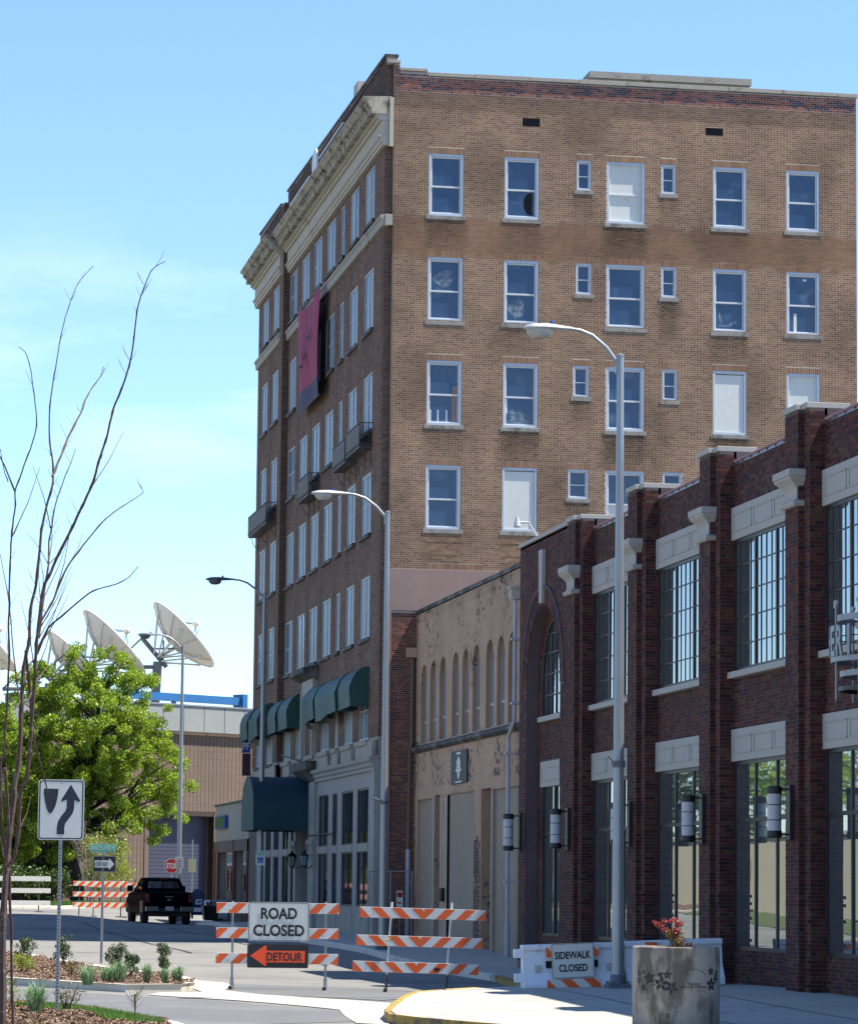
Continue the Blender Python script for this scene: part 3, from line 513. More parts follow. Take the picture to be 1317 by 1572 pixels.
# pavement on the right, raised, with a bulb at the corner
walk = [(-2.15, 33.8), (-2.25, 0), (-2.2, -22), (-2.3, -30.5), (-3.2, -39.0), (-4.0, -41.9), (-4.89, -43.6), (-5.7, -44.8), (-6.55, -46.2), (-7.1, -48.3), (-7.75, -51.1), (-8.15, -53.0), (-8.3, -54.4), (-8.1, -55.6), (-7.7, -57.0), (-7.2, -58.6), (-6.8, -60.5), (-6.4, -64), (3, -66), (3, -58)]
walk_poly = walk+[(1.3, -40), (1.3, 0.0), (.1, .2), (0.1, 33.8)]
sheet('pavement', walk_poly, .14, 'concrete', label='pale concrete pavement', skirt=.25)
# kerb: yellow nose
def strip(name, pts, wdt, h0, h1, mat, label=None, kind='structure', parent=None):
    g = G(); p = [Vector((x, y, 0)) for x, y in pts]
    fine = []
    for a, b in zip(p, p[1:]):
        k = max(1, int((b-a).length/.8)); fine += [a+(b-a)*i/k for i in range(k)]
    fine.append(p[-1]); vs = []
    for i, q in enumerate(fine):
        d = (fine[min(i+1, len(fine)-1)]-fine[max(i-1, 0)]).normalized(); n = Vector((d.y, -d.x, 0)); t = T(q.x, q.y)
        for s_, hh in ((.02, h0), (.0, h1-.02), (-.03, h1), (-wdt, h1), (-wdt-.01, h0)): 
            r = q+n*s_; vs.append((r.x, r.y, t+hh))
    m_ = 5; fs = [(i*m_+k, (i+1)*m_+k, (i+1)*m_+k+1, i*m_+k+1) for i in range(len(fine)-1) for k in range(m_-1)]
    fs += [tuple(range(m_)), tuple(range((len(fine)-1)*m_, len(fine)*m_))]
    g.add(vs, fs); return g.obj(name, mat, parent, label, kind)
nose = walk[6:17]
off = [(x-.02, y-.02) for x, y in nose]
strip('kerb_yellow', off[::-1], .09, -.08, .150, 'yellow', 'yellow painted kerb round the pavement nose')
strip('kerb_yellow', [(-3.24, -39.2), (-2.85, -35.5), (-2.5, -32.2)][::1][::-1][::-1], -.16, -.05, .15, 'yellow', 'short worn yellow kerb behind the plastic barrier')
strip('kerb', [(-2.32, -31), (-2.22, -22), (-2.28, 0), (-2.17, 33.8)][::-1], .14, -.08, .150, 'kerb_con', 'grey kerb along the shaded pavement')
for (a, b) in [((-7.9, -50.4), (0, -50.2)), ((-7.0, -47.3), (-.4, -46.6)), ((-4.6, -43.2), (-.4, -42.8)), ((-4.1, -42), (-4.2, -60)), ((-2.0, -40), (-2.2, -60)), ((-8.1, -53.4), (0, -53.8))]:
    d = Vector((b[0]-a[0], b[1]-a[1], 0)).normalized(); n = Vector((-d.y, d.x, 0))*.012
    sheet('pavement_joint', [(a[0]-n.x, a[1]-n.y), (b[0]-n.x, b[1]-n.y), (b[0]+n.x, b[1]+n.y), (a[0]+n.x, a[1]+n.y)], .145, 'tar')

# island bed
isl = [(-16.5, 8), (-13.6, -8.5), (-11.64, -16.0), (-10.39, -24.9), (-9.84, -29.0), (-9.43, -34.3), (-9.5, -36.9), (-9.75, -39.0), (-10.1, -40.2), (-11.2, -40.6), (-12.2, -38.2), (-13.2, -35.3), (-15.5, -30), (-18, -24), (-20, 0)]
def lump(x, y): return .05*math.sin(x*3.1+y*1.3)*math.cos(y*2.2-x)+.03
sheet('planting_bed', isl, .10, 'mulch', label='brown mulch of the traffic island', extra=lump, step=.5)
strip('island_kerb', isl[:14], -.17, -.06, .15, 'kerb_con', 'pale concrete kerb round the island', )
nb = [(-12.95, -51.6), (-12.35, -54.6), (-12.0, -57.0), (-11.9, -60), (-12.2, -70), (-13, -80), (-20, -80), (-18, -55), (-15.2, -48.6), (-13.9, -49.6)]
sheet('planting_bed', nb, .09, 'mulch', label='brown mulch of the bed in the corner of the view', extra=lump, step=.5)
strip('bed_kerb', nb[-2:]+nb[:6], .15, -.06, .13, 'kerb_con', 'pale concrete kerb of the near bed')
# far verge
verge = [(-24, 45.2), (-9.6, 47.2), (-6.5, 49), (-3.9, 52), (-2.4, 57), (-2.4, 66), (-8, 78), (-40, 85)]
sheet('verge', verge, .11, 'mulch', label='brown verge under the leafy trees', step=1)
strip('verge_kerb', verge[:6], .15, -.06, .13, 'kerb_con', 'pale kerb of the far verge')

# mulch chips (countless) on both beds
def scatter_chips(name, poly, n, off, mat, label, sz=(.010, .028), ext=lump):
    xs = [p[0] for p in poly]; ys = [p[1] for p in poly]; P = np.array(poly); pts = []
    x = rng.uniform(min(xs), max(xs), n*3); y = rng.uniform(min(ys), max(ys), n*3); ins = np.zeros(len(x), bool)
    for i in range(len(P)):
        x1, y1 = P[i]; x2, y2 = P[(i+1) % len(P)]; c = ((y1 > y) != (y2 > y)) & (x < (x2-x1)*(y-y1)/(y2-y1+1e-12)+x1); ins ^= c
    x, y = x[ins][:n], y[ins][:n]; z = Tv(x, y)+off+np.array([ext(a, b) for a, b in zip(x, y)])
    m = len(x); V = np.empty((m, 4, 3)); a = rng.uniform(0, 6.28, m); L = rng.uniform(*sz, m); W = L*rng.uniform(.25, .5, m); t = rng.uniform(-.5, .5, m)
    for k, (s1, s2) in enumerate(((-1, -1), (1, -1), (1, 1), (-1, 1))):
        V[:, k, 0] = x+np.cos(a)*L*s1-np.sin(a)*W*s2; V[:, k, 1] = y+np.sin(a)*L*s1+np.cos(a)*W*s2; V[:, k, 2] = z+.012+L*t*s1+.01*s2
    me = bpy.data.meshes.new(name); me.from_pydata([tuple(p) for p in V.reshape(-1, 3)], [], [tuple(q) for q in np.arange(m*4).reshape(-1, 4)])
    return link(name, me, mat, None, label, kind='stuff')
chipm = brickmat('bark_chips', [(.36, .24, .155), (.22, .13, .08), (.46, .33, .22), (.13, .08, .05), (.30, .18, .11)])
scatter_chips('bark_chips', isl, 30000, .10, chipm, 'bark chips strewn over the island')
scatter_chips('bark_chips', [(-12.95, -51.6), (-12.35, -54.6), (-12.0, -57.0), (-12, -60), (-16, -60), (-15.2, -48.6), (-13.9, -49.6)], 26000, .09, chipm, 'bark chips strewn over the near bed')
def grass_patch(poly, n, off, h, label, ext=lump):
    xs = [p[0] for p in poly]; ys = [p[1] for p in poly]; P = np.array(poly)
    x = rng.uniform(min(xs), max(xs), n*4); y = rng.uniform(min(ys), max(ys), n*4); ins = np.zeros(len(x), bool)
    for i in range(len(P)):
        x1, y1 = P[i]; x2, y2 = P[(i+1) % len(P)]; ins ^= ((y1 > y) != (y2 > y)) & (x < (x2-x1)*(y-y1)/(y2-y1+1e-12)+x1)
    x, y = x[ins][:n], y[ins][:n]; z = Tv(x, y)+off; vs = []; fs = []
    for a, b, c in zip(x, y, z):
        t = random.uniform(0, 6.28); hh = h*random.uniform(.5, 1.3); dx, dy = math.cos(t)*.012, math.sin(t)*.012; lx, ly = random.uniform(-.5, .5)*hh, random.uniform(-.5, .5)*hh
        k = len(vs); vs += [(a-dx, b-dy, c), (a+dx, b+dy, c), (a+lx, b+ly, c+hh)]; fs.append((k, k+1, k+2))
    me = bpy.data.meshes.new('grass'); me.from_pydata(vs, [], fs); return link('grass', me, 'grass', None, label, kind='stuff')
grass_patch([(-13.15, -51.2), (-12.5, -54.0), (-12.05, -57.2), (-12.3, -58.6), (-12.75, -55.4), (-13.35, -52.6), (-13.9, -51.2)], 14000, .10, .09, 'bright green grass edging the near bed')
grass_patch([(-6.9, 48.9), (-3.9, 52.2), (-2.6, 57), (-3.6, 58), (-5.5, 53), (-7.8, 50)], 9000, .11, .14, 'green grass on the far verge beside the truck')
grass_patch([(-12.6, 46.9), (-7.6, 48.4), (-8.0, 50), (-12.6, 48)], 3500, .11, .10, 'sparse grass along the far kerb')

# ================================================================== HOTEL (tall brick building)
H = thing('hotel_building', 'tall seven storey buff brick building with cream cornice and green awnings', 'building', (0, 0, .5))
S3 = (1, 0, 0); NF = (0, -1, 0)       # side wall: u=+X, normal -Y ; front: u=+Y, normal -X
FN = (-1, 0, 0)
rowS = [(12.0, 10.0), (15.39, 13.34), (18.75, 16.68), (22.085, 20.02), (25.45, 23.44)]
cols = {'1': (1.385, 2.514), '2': (3.856, 4.986), '4': (7.215, 8.469), '6': (10.746, 11.864), '7': (13.202, 14.316)}
small = {4: [(5.99, 6.65, 14.45, 15.39), (9.09, 9.73, 14.45, 15.39)], 3: [(6.14, 6.65, 17.73, 18.74), (9.07, 9.57, 17.72, 18.73)],
         2: [(6.21, 6.72, 21.07, 22.08), (9.03, 9.53, 21.08, 22.08)], 1: [(6.22, 6.70, 24.47, 25.45), (9.02, 9.50, 24.48, 25.44)]}
big = []
for k, c in cols.items():
    for r, (zt, zb) in zip((4, 3, 2, 1), rowS[1:]): big.append((c[0], c[1], zb, zt, k, r))
smalls = [(a, b, c, d, 's'+str(i), r) for r, l in small.items() for i, (a, b, c, d) in enumerate(l)]
vents = [(4.42, 5.0, 26.47, 26.76), (10.49, 11.08, 26.46, 26.74)]
holes = [b[:4] for b in big+smalls]+vents
def stepped(x): return 28.33 if x < .41 else (28.10 if x < 1.30 else 27.98)
g = G(); wall_sheet(g, (0, 0, 0), S3, NF, .25, 15.57, .1, 27.95, [h for h in holes], depth=.16, sub=.24)
g.box(.25, 0, 27.95, .41, .3, 28.32); g.box(.41, 0, 27.95, 1.30, .3, 28.09)
g.poly([(15.57, 0, .1), (15.57, 30, .1), (15.57, 30, 27.95), (15.57, 0, 27.95)])
g.poly([(.25, 0, .1), (.25, .28, .1), (.25, .28, 27.95), (.25, 0, 27.95)][::-1])
g.poly([(.25, .3, 27.95), (15.57, .3, 27.95), (15.57, 0, 27.95), (.25, 0, 27.95)])
g.poly([(1.3, .3, 27.0), (15.5, .3, 27.0), (15.5, .3, 27.95), (1.3, .3, 27.95)])
g.obj('side_wall', 'hotel_mortar', H, 'mortar face of the sunlit side wall'); SW = S.objects['side_wall']
STREN = [random.choice((.25, .55, .75, .95)) for _ in big+smalls]
def soot_side(u, v):
    s = np.zeros(len(u))
    for (a, b, c, d, *_), q in zip(big+smalls, STREN):
        dn = c-.1-v; lim = .5+1.2*q; e = np.clip(np.minimum(u-a+.22, b+.22-u)/.25, 0, 1); s = np.maximum(s, np.where((dn > 0) & (dn < lim), q*.72*(1-(dn/lim)**1.5)*e*(.7+.3*np.sin(u*11+c)**2), 0))
        up_ = v-d-.2; s = np.maximum(s, np.where((up_ > 0) & (up_ < .5), .16*q*(1-up_/.5)*e, 0))
    s = np.maximum(s, .26*np.clip(np.sin(u*1.7+v*.35)+np.sin(u*.6-v*1.1+2)-.6, 0, 1))
    s = np.maximum(s, .20*np.clip(np.sin(u*5.3+1)*np.sin(u*2.1)-.35, 0, 1)*np.clip((v-23.5)/3.5, 0, 1))
    s = np.maximum(s, np.where((v > 26.9) & (v < 27.5), .28, 0)); s = np.maximum(s, np.where(v < 14.4, .10*(14.4-v)/2.4, 0)); s = np.maximum(s, np.where(u < .9, .16, 0)*(np.sin(v*2.1)**2))
    return s
_me = SW.data; _co = np.empty(len(_me.vertices)*3, np.float32); _me.vertices.foreach_get('co', _co); _co = _co.reshape(-1, 3)
_at = _me.attributes.new('soot_shade', 'FLOAT', 'POINT'); _at.data.foreach_set('value', np.clip(soot_side(_co[:, 0], _co[:, 2]+.5)*1.0, 0, .8).astype(np.float32))
sold = [(a-.03, b+.03, d+.0, d+.20) for a, b, c, d, *_ in big+smalls]+[(1.42, 3.25, 12.06, 12.26)]
lst = lay(.25, 15.57, 12.07, 27.45, holes, soldiers=sold)
isold = [b for b in lst if (b[3]-b[2]) > .1]; lst = [b for b in lst if (b[3]-b[2]) < .1]
brick_mesh('b', lst, (0, 0, 0), S3, NF, 'hotel_brick', H, .0006, 'buff brown bricks of the side wall', soot_side, 300, lambda L: np.abs(L[:, 0]-2.9)*.5+np.abs(L[:, 2]-12.9)*3+np.where((L[:, 0] < .6), 50, 0))
brick_mesh('b', isold, (0, 0, 0), S3, NF, 'soldier', H, .0008, 'upright brick lintels over the windows', partname='lintel_bricks')
top_l = lay(.25, 15.57, 27.45, 27.95)+lay(.25, .41, 27.95, 28.3)+lay(.41, 1.30, 27.95, 28.08)
brick_mesh('b', top_l, (0, 0, 0), S3, NF, 'coping_red', H, .0008, 'patch of red and blue bricks along the parapet', partname='parapet_bricks')
brick_mesh('b', lay(.25, 15.57, .3, 10.72), (0, 0, 0), S3, NF, 'red_brick', H, .003, 'old red bricks low on the side wall', partname='old_red_bricks')
G().box(.27, -.035, 10.73, 15.5, .0, 12.06).obj('stucco_band', 'stucco', H, bevel=.008)
G().box(.25, -.05, .2, .33, -.002, 12.06).obj('corner_render', 'stucco', H)
# coping stones
x = 1.32; i = 0
while x < 15.55:
    e = min(x+random.uniform(1.5, 1.9), 15.63); G().box(x, -.06, 27.97+random.uniform(-.008, .008), e-.012, .36, 28.10+random.uniform(-.012, .012)).obj('coping_stone', 'stone', H, bevel=.01); x = e; i += 1
G().box(.40, -.06, 28.10, 1.31, .36, 28.20).obj('coping_stone', 'stone', H, bevel=.01)
G().box(.02, -.06, 28.33, .42, .36, 28.43).obj('coping_stone', 'stone', H, bevel=.01)
for a, b, c, d in vents:
    G().box(a, .05, c, b, .16, d).obj('vent_opening', 'dark', H)
g = G(); g.prism([(7.25, 4, 27.3), (7.55, 4, 29.3), (13.0, 4, 29.3), (13.0, 4, 27.3)], (0, 6, 0)); g.box(7.5, 3.9, 29.18, 13.1, 10.1, 29.4)
g.obj('penthouse', 'stone', H)
G().box(.3, .3, 27.0, 15.5, 33, 27.2).obj('roof', 'asphalt2', H)
G().box(.6, .6, .2, 15.3, 32.8, 26.9).obj('inner_walls', 'dark', H)
g = G(); g.box(12, 30, .2, 15.57, 31.3, 27.9); g.obj('rear_wall', 'brown_wall', H)

# sash windows of the side wall -----------------------------------------------
def sash_window(a, b, c, d, kind, tag=0):
    w, h = b-a, d-c; f = .075 if w > .9 else .06; y0 = .012
    g = G()
    for (x0, z0, x1, z1) in ((a, c, a+f, d), (b-f, c, b, d), (a+f, d-f*1.25, b-f, d), (a+f, c, b-f, c+f)): g.box(x0, y0, z0, x1, .14, z1)
    wn = g.obj('window', 'win_frame', H, bevel=.006)
    g = G(); zi0, zi1, xi0, xi1 = c+f, d-f*1.25, a+f, b-f; zm = zi0+(zi1-zi0)*.47; s = .045 if w > .9 else .03
    for z0, z1, yy in ((zm-.01, zi1, .075), (zi0, zm+.02, .10)):
        g.box(xi0, yy, z0, xi0+s, yy+.03, z1); g.box(xi1-s, yy, z0, xi1, yy+.03, z1); g.box(xi0+s, yy, z1-s, xi1-s, yy+.03, z1); g.box(xi0+s, yy, z0, xi1-s, yy+.03, z0+s)
    if kind not in ('board',): g.obj('sash', 'sash', wn)
    sl = G().box(a-.08, -.018, c-.13, b+.08, .1, c-.005).obj('sill', 'sill_stone', wn, bevel=.006)
    if kind == 'board':
        G().box(xi0, .06, zi0, xi1, .085, zi1).obj('white_board', 'board', wn); G().box(xi0, .055, zi1-.03, xi1, .06, zi1-.012).obj('shadow_gap', 'dark', wn)
    else:
        up_board = kind in ('upper', 'frosted'); lo_board = kind in ('lower', 'frosted')
        G().box(xi0, .10, zm, xi1, .106, zi1).obj('upper_pane', 'board' if up_board else 'glass_side', wn)
        G().box(xi0, .125, zi0, xi1, .131, zm).obj('lower_pane', 'board' if lo_board else 'glass_side', wn)
    return wn, (xi0, xi1, zi0, zi1, zm)
SMN = 0
kinds = {('2', 4): 'board', ('6', 3): 'board', ('7', 3): 'upper', ('4', 1): 'frosted', ('4', 4): 'lower'}
haze_m = filmmat('window_film', (.24, .30, .36))
lab = {'board': 'window blocked by a white board', 'upper': 'window with a white board in its top half', 'frosted': 'window with both panes whitened', 'lower': 'window with a white board in its lower half'}
for a, b, c, d, k, r in big+smalls:
    kd = kinds.get((k, r), 'glass'); wn, (x0, x1, z0, z1, zm) = sash_window(a, b, c, d, kd)
    if kd in lab: wn['label'] = lab[kd]
    def smear(pts, mat=haze_m, y=.0985, name='pane_smear'):
        global SMN; SMN += 1; y -= .0006*(SMN % 3)
        G().poly([(p[0], y, p[1]) for p in pts]).obj(name, mat, wn)
    wd = x1-x0
    def blob(cx, cz, rx, rz, n=14, y=.0985, mat=haze_m, name='pane_smear'):
        smear([(cx+rx*math.cos(2*math.pi*i/n)*random.uniform(.7, 1.1), cz+rz*math.sin(2*math.pi*i/n)*random.uniform(.7, 1.1)) for i in range(n)], mat, y, name)
    if (k, r) == ('1', 2): blob(x0+.46*wd, zm+.42, .36, .30); blob(x0+.62*wd, zm+.60, .16, .12); wn['label'] = 'window with a torn white film in its top pane'
    if (k, r) == ('2', 1):
        smear([(x1-.12-.30*math.sin(t), zm-.42+.38*math.cos(t)) for t in [math.pi*i/12 for i in range(13)]], 'dark', .1235, 'broken_hole'); wn['label'] = 'window with a broken lower pane'
    if (k, r) == ('2', 2): blob(x0+.4*wd, zm-.45, .30, .33, y=.1235)
    if (k, r) == ('2', 3): smear([(x0+.04, z0+.05), (x0+.9*wd, z0+.05), (x0+.8*wd, z0+.34), (x0+.45*wd, z0+.44), (x0+.2*wd, z0+.62), (x0+.06, z0+.72)], y=.1235)
    if (k, r) == ('6', 2): smear([(x0+.1, z0+.12), (x1-.1, z0+.12), (x1-.16, z0+.6), (x1-.28, z0+.35), (x0+.45, z0+.2), (x0+.26, z0+.35), (x0+.16, z0+.62)], y=.1235)
    if (k, r) == ('1', 3):
        for q in (.06, .30, .58): G().box(x0+q, .1225, z0+.05, x0+q+.035, .1235, z0+.42).obj('bottle_on_ledge', 'sash', wn)
        G().box(x1-.22, .1225, z0+.02, x1-.05, .1235, zm-.03).obj('pinkish_curtain', 'stucco', wn)
        G().box(x1-.20, .0975, zm+.03, x1-.05, .0985, zm+.3).obj('pinkish_curtain', 'stucco', wn)
    if (k, r) == ('7', 2): G().box(x0+.20, .1225, z0+.05, x0+.30, .1235, zm-.25).obj('bright_gap', 'board', wn); G().box(x0+.5, .0975, z1-.18, x0+.62, .0985, z1-.11).obj('bright_spot', 'board', wn)
    if (k, r) == ('2', 3): G().box(x0+.02, .1225, zm-.5, x0+.09, .1235, zm-.05).obj('pale_curtain', 'sash', wn)

# front wall ------------------------------------------------------------------
fcols = [(2.3, 4.35), (5.7, 7.65), (8.95, 9.9), (11.15, 13.3), (14.55, 16.65), (17.85, 20.0), (21.25, 23.35)]
fcol_far = [(24.75, 26.75), (28.1, 30.1)]
rowF = [(8.72, 6.75), (12.07, 10.05), (15.42, 13.42), (18.70, 16.80), (22.15, 20.13), (25.55, 23.72)]
XF = -.24
fh = [(a, b, zb, zt) for a, b in fcols for zt, zb in rowF]
fh = [h for h in fh if not (h[0] == 14.55 and h[3] < 9)]
fh2 = [(a, b, zb, zt) for a, b in fcol_far for zt, zb in rowF]
g = G(); wall_sheet(g, (0, 0, 0), (0, 1, 0), FN, .25, 23.55, 6.15, 28.6, fh, depth=.22)
wall_sheet(g, (XF, 0, 0), (0, 1, 0), FN, 23.55, 31.3, 6.15, 28.5, fh2, depth=.22)
g.poly([(0, .25, 6.15), (.27, .25, 6.15), (.27, .25, 28.5), (0, .25, 28.5)]); g.poly([(XF, 23.55, 6.15), (0, 23.55, 6.15), (0, 23.55, 28.5), (XF, 23.55, 28.5)])
g.poly([(XF, 31.3, .3), (12, 31.3, .3), (12, 31.3, 28), (XF, 31.3, 28)][::-1])
g.prism([(0, .25, 28.5), (0, 24.4, 28.5), (0, 24.4, 29.08), (0, .25, 28.62)], (.32, 0, 0))
g.prism([(XF, 24.4, 28.4), (XF, 31.3, 28.4), (XF, 31.3, 28.66), (XF, 24.4, 28.55)], (.4, 0, 0))
g.obj('front_wall', 'face_mortar', H, 'mortar face of the shaded front wall')
for k in range(12):
    u0 = .25+k*2.01; zt = 28.62+(28.62+.46*(u0-.25)/24.15-28.62)
    brick_mesh('b', lay(u0, u0+2.01, 28.55, max(28.63, zt), header_every=0), (0, 0, 0), (0, 1, 0), FN, 'face_brick', H, .006, None, lambda u, v: .5+0*u, partname='parapet_bricks')

def soot_front(u, v):
    s = np.zeros(len(u))
    for a, b, c, d in fh+fh2: s = np.maximum(s, np.where((u > a-.1) & (u < b+.1) & (v < c) & (v > c-1.0), .32*(1-(c-v)), 0))
    s = np.maximum(s, np.where(v > 27.1, .5, 0)); s = np.maximum(s, np.where(np.abs(v-6.8) < .4, .25, 0))
    return np.maximum(s, .30*(np.sin(u*1.9+.5) > .93)*(v < 23)*(v > 9))
fb = lay(.25, 23.55, 6.78, 28.55, fh, L=.2032, header_every=0)
brick_mesh('b', fb, (0, 0, 0), (0, 1, 0), FN, 'face_brick', H, .006, 'brown face bricks of the front wall', soot_front, partname='front_bricks')
brick_mesh('b', lay(23.55, 31.3, 6.78, 28.5, fh2, header_every=0), (XF, 0, 0), (0, 1, 0), FN, 'face_brick', H, .006, 'brown face bricks of the far end of the front', soot_front, partname='front_bricks')
brick_mesh('b', lay(0, .25, 6.78, 28.5, header_every=0), (0, .25, 0), S3, NF, 'face_brick', H, .008, None, lambda u, v: .25+0*u, partname='return_bricks')  # shade of the set-back corner strip put into the brick colour
brick_mesh('b', lay(0, .24, 6.78, 28.5, header_every=0), (XF, 23.55, 0), S3, NF, 'face_brick', H, .008, None, lambda u, v: .45+0*u, partname='return_bricks')  # shade on this return darkened into the brick colour, not dirt
for (y0, y1, za, zb) in ((.2, 24.45, 28.60, 29.08), (24.45, 31.35, 28.55, 28.66)):
    G().prism([(-.05+(XF if y0 > 20 else 0), y0, za), (-.05+(XF if y0 > 20 else 0), y1, zb), (-.05+(XF if y0 > 20 else 0), y1, zb+.08), (-.05+(XF if y0 > 20 else 0), y0, za+.08)], (.45, 0, 0)).obj('parapet_cap', 'stone_soot', H)

# repeated front windows: one pair window, one narrow window, copied
def front_window(w, h, double):
    g = G(); f = .08
    for (a, c, b, d) in ((0, 0, f, h), (w-f, 0, w, h), (f, h-f, w-f, h), (f, 0, w-f, f)): g.box(.02, a, c, .12, b, d)
    if double: g.box(.022, w/2-.05, f, .12, w/2+.05, h-f)
    me = g.obj('window', 'win_frame2', None).data
    g = G(); spans = [(f, w/2-.06), (w/2+.06, w-f)] if double else [(f, w-f)]
    for a, b in spans: g.box(.035, a, h*.48, .10, b, h*.48+.045)
    rail = g.obj('meeting_rail', 'win_frame2', None).data
    panes = [[G().box(.042, a, f, .05, b, h-f).obj('pane', mt_, None).data for a, b in spans] for mt_ in ('glass_front', 'glass_front', 'glass_front2', 'glass_front3')]
    sill = G().box(-.09, -.08, -.13, .1, w+.08, -.005).obj('sill', 'stone_soot', None).data
    for o in [o for o in S.objects if o.name.split('.')[0] in ('window', 'meeting_rail', 'pane', 'sill') and o.parent is None]: bpy.data.objects.remove(o)
    return me, rail, panes, sill
protos = {}
def put_front(a, b, zb, zt, X):
    key = (round(b-a, 2), round(zt-zb, 2))
    if key not in protos: protos[key] = front_window(b-a, zt-zb, (b-a) > 1.3)
    me, rail, panes, sill = protos[key]; wn = bpy.data.objects.new('window', me); COL.objects.link(wn); wn.parent = H; wn.location = Vector((X, a, zb))-Vector(H.location)
    for nme, d in [('meeting_rail', rail), ('sill', sill)]+[('pane', random.choice(panes)[i_]) for i_ in range(len(panes[0]))]:
        c = bpy.data.objects.new(nme, d); COL.objects.link(c); c.parent = wn
for a, b, zb, zt in fh: put_front(a, b, zb, zt, 0)
for a, b, zb, zt in fh2: put_front(a, b, zb, zt, XF)

# cornice, belt, architrave (with returns on the sunlit side)
def mould(prof, y0, y1, X, name, mat, ret=None):
    """profile (projection, z) swept along the front between y0 and y1; closed ends"""
    g = G(); pts = [(X-p, z) for p, z in prof]
    g.prism([(x, y0, z) for x, z in pts], (0, y1-y0, 0)); return g.obj(name, mat, H)
corn = [(-.15, 26.66), (.48, 26.66), (.50, 26.85), (.56, 26.88), (.60, 26.98), (.68, 27.08), (.76, 27.14), (.76, 27.20), (-.15, 27.24)]
bed = [(-.15, 26.46), (.22, 26.46), (.26, 26.52), (.26, 26.60), (.34, 26.66), (-.15, 26.66)]
frz = [(-.15, 25.98), (.14, 25.98), (.14, 26.46), (-.15, 26.46)]
arc = [(-.15, 25.66), (.12, 25.66), (.12, 25.78), (.16, 25.78), (.16, 25.90), (.23, 25.93), (.23, 25.98), (-.15, 25.98)]
for (y0, y1, X) in ((-.04, 23.3, 0), (23.62, 31.75, XF)):
    mould(corn, y0, y1, X, 'cornice', 'cream_dirty'); mould(bed, y0+.03, y1, X, 'bed_moulding', 'cream'); mould(frz, y0+.06, y1, X, 'frieze', 'cream'); mould(arc, y0+.05, y1, X, 'architrave', 'cream')
    g = G(); y = y0+.25
    while y < y1-.2: g.box(X-.66, y, 26.90, X-.45, y+.22, 27.03); g.box(X-.51, y+.02, 26.68, X-.495, y+.40, 26.84); y += .50
    g.obj('cornice_blocks', 'cream_dirty', H, kind='stuff')
    g = G(); y = y0+.05
    while y < y1-.1: g.box(X-.33, y, 26.52, X-.26, y+.12, 26.64); y += .24
    g.obj('dentils', 'cream', H, kind='stuff')
    mould([(-.1, 23.03), (.10, 23.05), (.12, 23.26), (.17, 23.30), (.17, 23.38), (-.1, 23.42)], y0+.02 if y0 < 1 else y0, y1-.4 if y0 > 1 else 23.55, X, 'belt_course', 'stone')
G().box(.08, -.07, 25.60, .22, -.002, 27.20).obj('end_block', 'cream', H, bevel=.01)
G().box(-.02, -.06, 23.04, .22, -.002, 23.40).obj('belt_course', 'stone', H, bevel=.01)
# parapet sign remains
G().prism([(-.55, 5.8, 27.25), (-.55, 11.5, 27.25), (-.55, 11.5, 27.62), (-.55, 5.8, 27.62)], (.04, 0, 0)).obj('sign_panel', 'black', H)
G().box(-.60, 5.8, 27.60, -.50, 11.5, 27.66).obj('sign_rail', 'white', H)
G().prism([(-.55, 14.0, 27.25), (-.55, 19.4, 27.25), (-.55, 19.4, 27.5), (-.55, 14.0, 27.5)], (.04, 0, 0)).obj('sign_panel', 'black', H)
G().box(-.60, 14.0, 27.48, -.50, 19.4, 27.54).obj('sign_rail', 'white', H)
g = G(); g.prism([(-.34, 14.5+.65*math.cos(t), 28.08+.56*math.sin(t)) for t in [2*math.pi*i/28 for i in range(28)]], (.06, 0, 0)); g.obj('round_sign_disc', 'white', H)
G().box(.3, 8.4, 28.9, .8, 9.3, 29.75).obj('parapet_block', 'cream', H)

# stone ledge, storefront
g = G(); g.box(-.06, .05, 6.12, .3, 23.55, 6.66); g.box(XF-.06, 23.55, 6.12, .1, 31.3, 6.66); g.obj('stone_ledge', 'stone', H)
for a, b in [(c[0]-.1, c[1]+.1) for c in fcols]: G().box(-.12, a, 6.58, .0, b, 6.745).obj('ledge_sill', 'stone', H, bevel=.01)
for y0, y1 in ((-.0, .95), (4.7, 5.4), (8.0, 8.6), (10.2, 10.9), (17.7, 18.6), (20.4, 21.0), (23.1, 23.6)): G().box(-.085, y0, 6.13+random.uniform(0, .1), -.06, y1, 6.66).obj('soot_block', 'stone_soot', H)
G().box(-.45, 11.8+2.0, 6.17, .1, 17.6, 6.48).obj('entrance_ledge', 'stone_soot', H, bevel=.02)
G().prism([(-.45, 14, 6.17), (-.10, 14, 5.8), (.1, 14, 5.8), (.1, 14, 6.17)], (0, 3.5, 0)).obj('entrance_hood_bracket', 'stone_soot', H)
sc_prof = [(-.1, 5.72), (.10, 5.72), (.10, 5.82), (.16, 5.86), (.18, 5.96), (.26, 6.02), (.28, 6.12), (-.1, 6.12)]
mould(sc_prof, .35, 13.75, 0, 'storefront_cornice', 'shopstone'); mould(sc_prof, 19.0, 30.9, -.1, 'storefront_cornice', 'shopstone')
shop = [(1.95, 4.38), (5.22, 7.8), (8.8, 10.0), (10.95, 13.38)]
shop2 = [(19.2, 20.7), (21.3, 23.2), (24.2, 25.8), (26.6, 28.3), (29.1, 30.6)]
g = G(); hs = [(a, b, 3.42, 5.22) for a, b in shop+shop2]+[(a, b, 1.42, 3.22) for a, b in shop+shop2]+[(15.35, 18.2, .3, 5.2)]
wall_sheet(g, (-.02, 0, 0), (0, 1, 0), FN, .22, 31.3, .1, 6.12, hs, depth=.42)
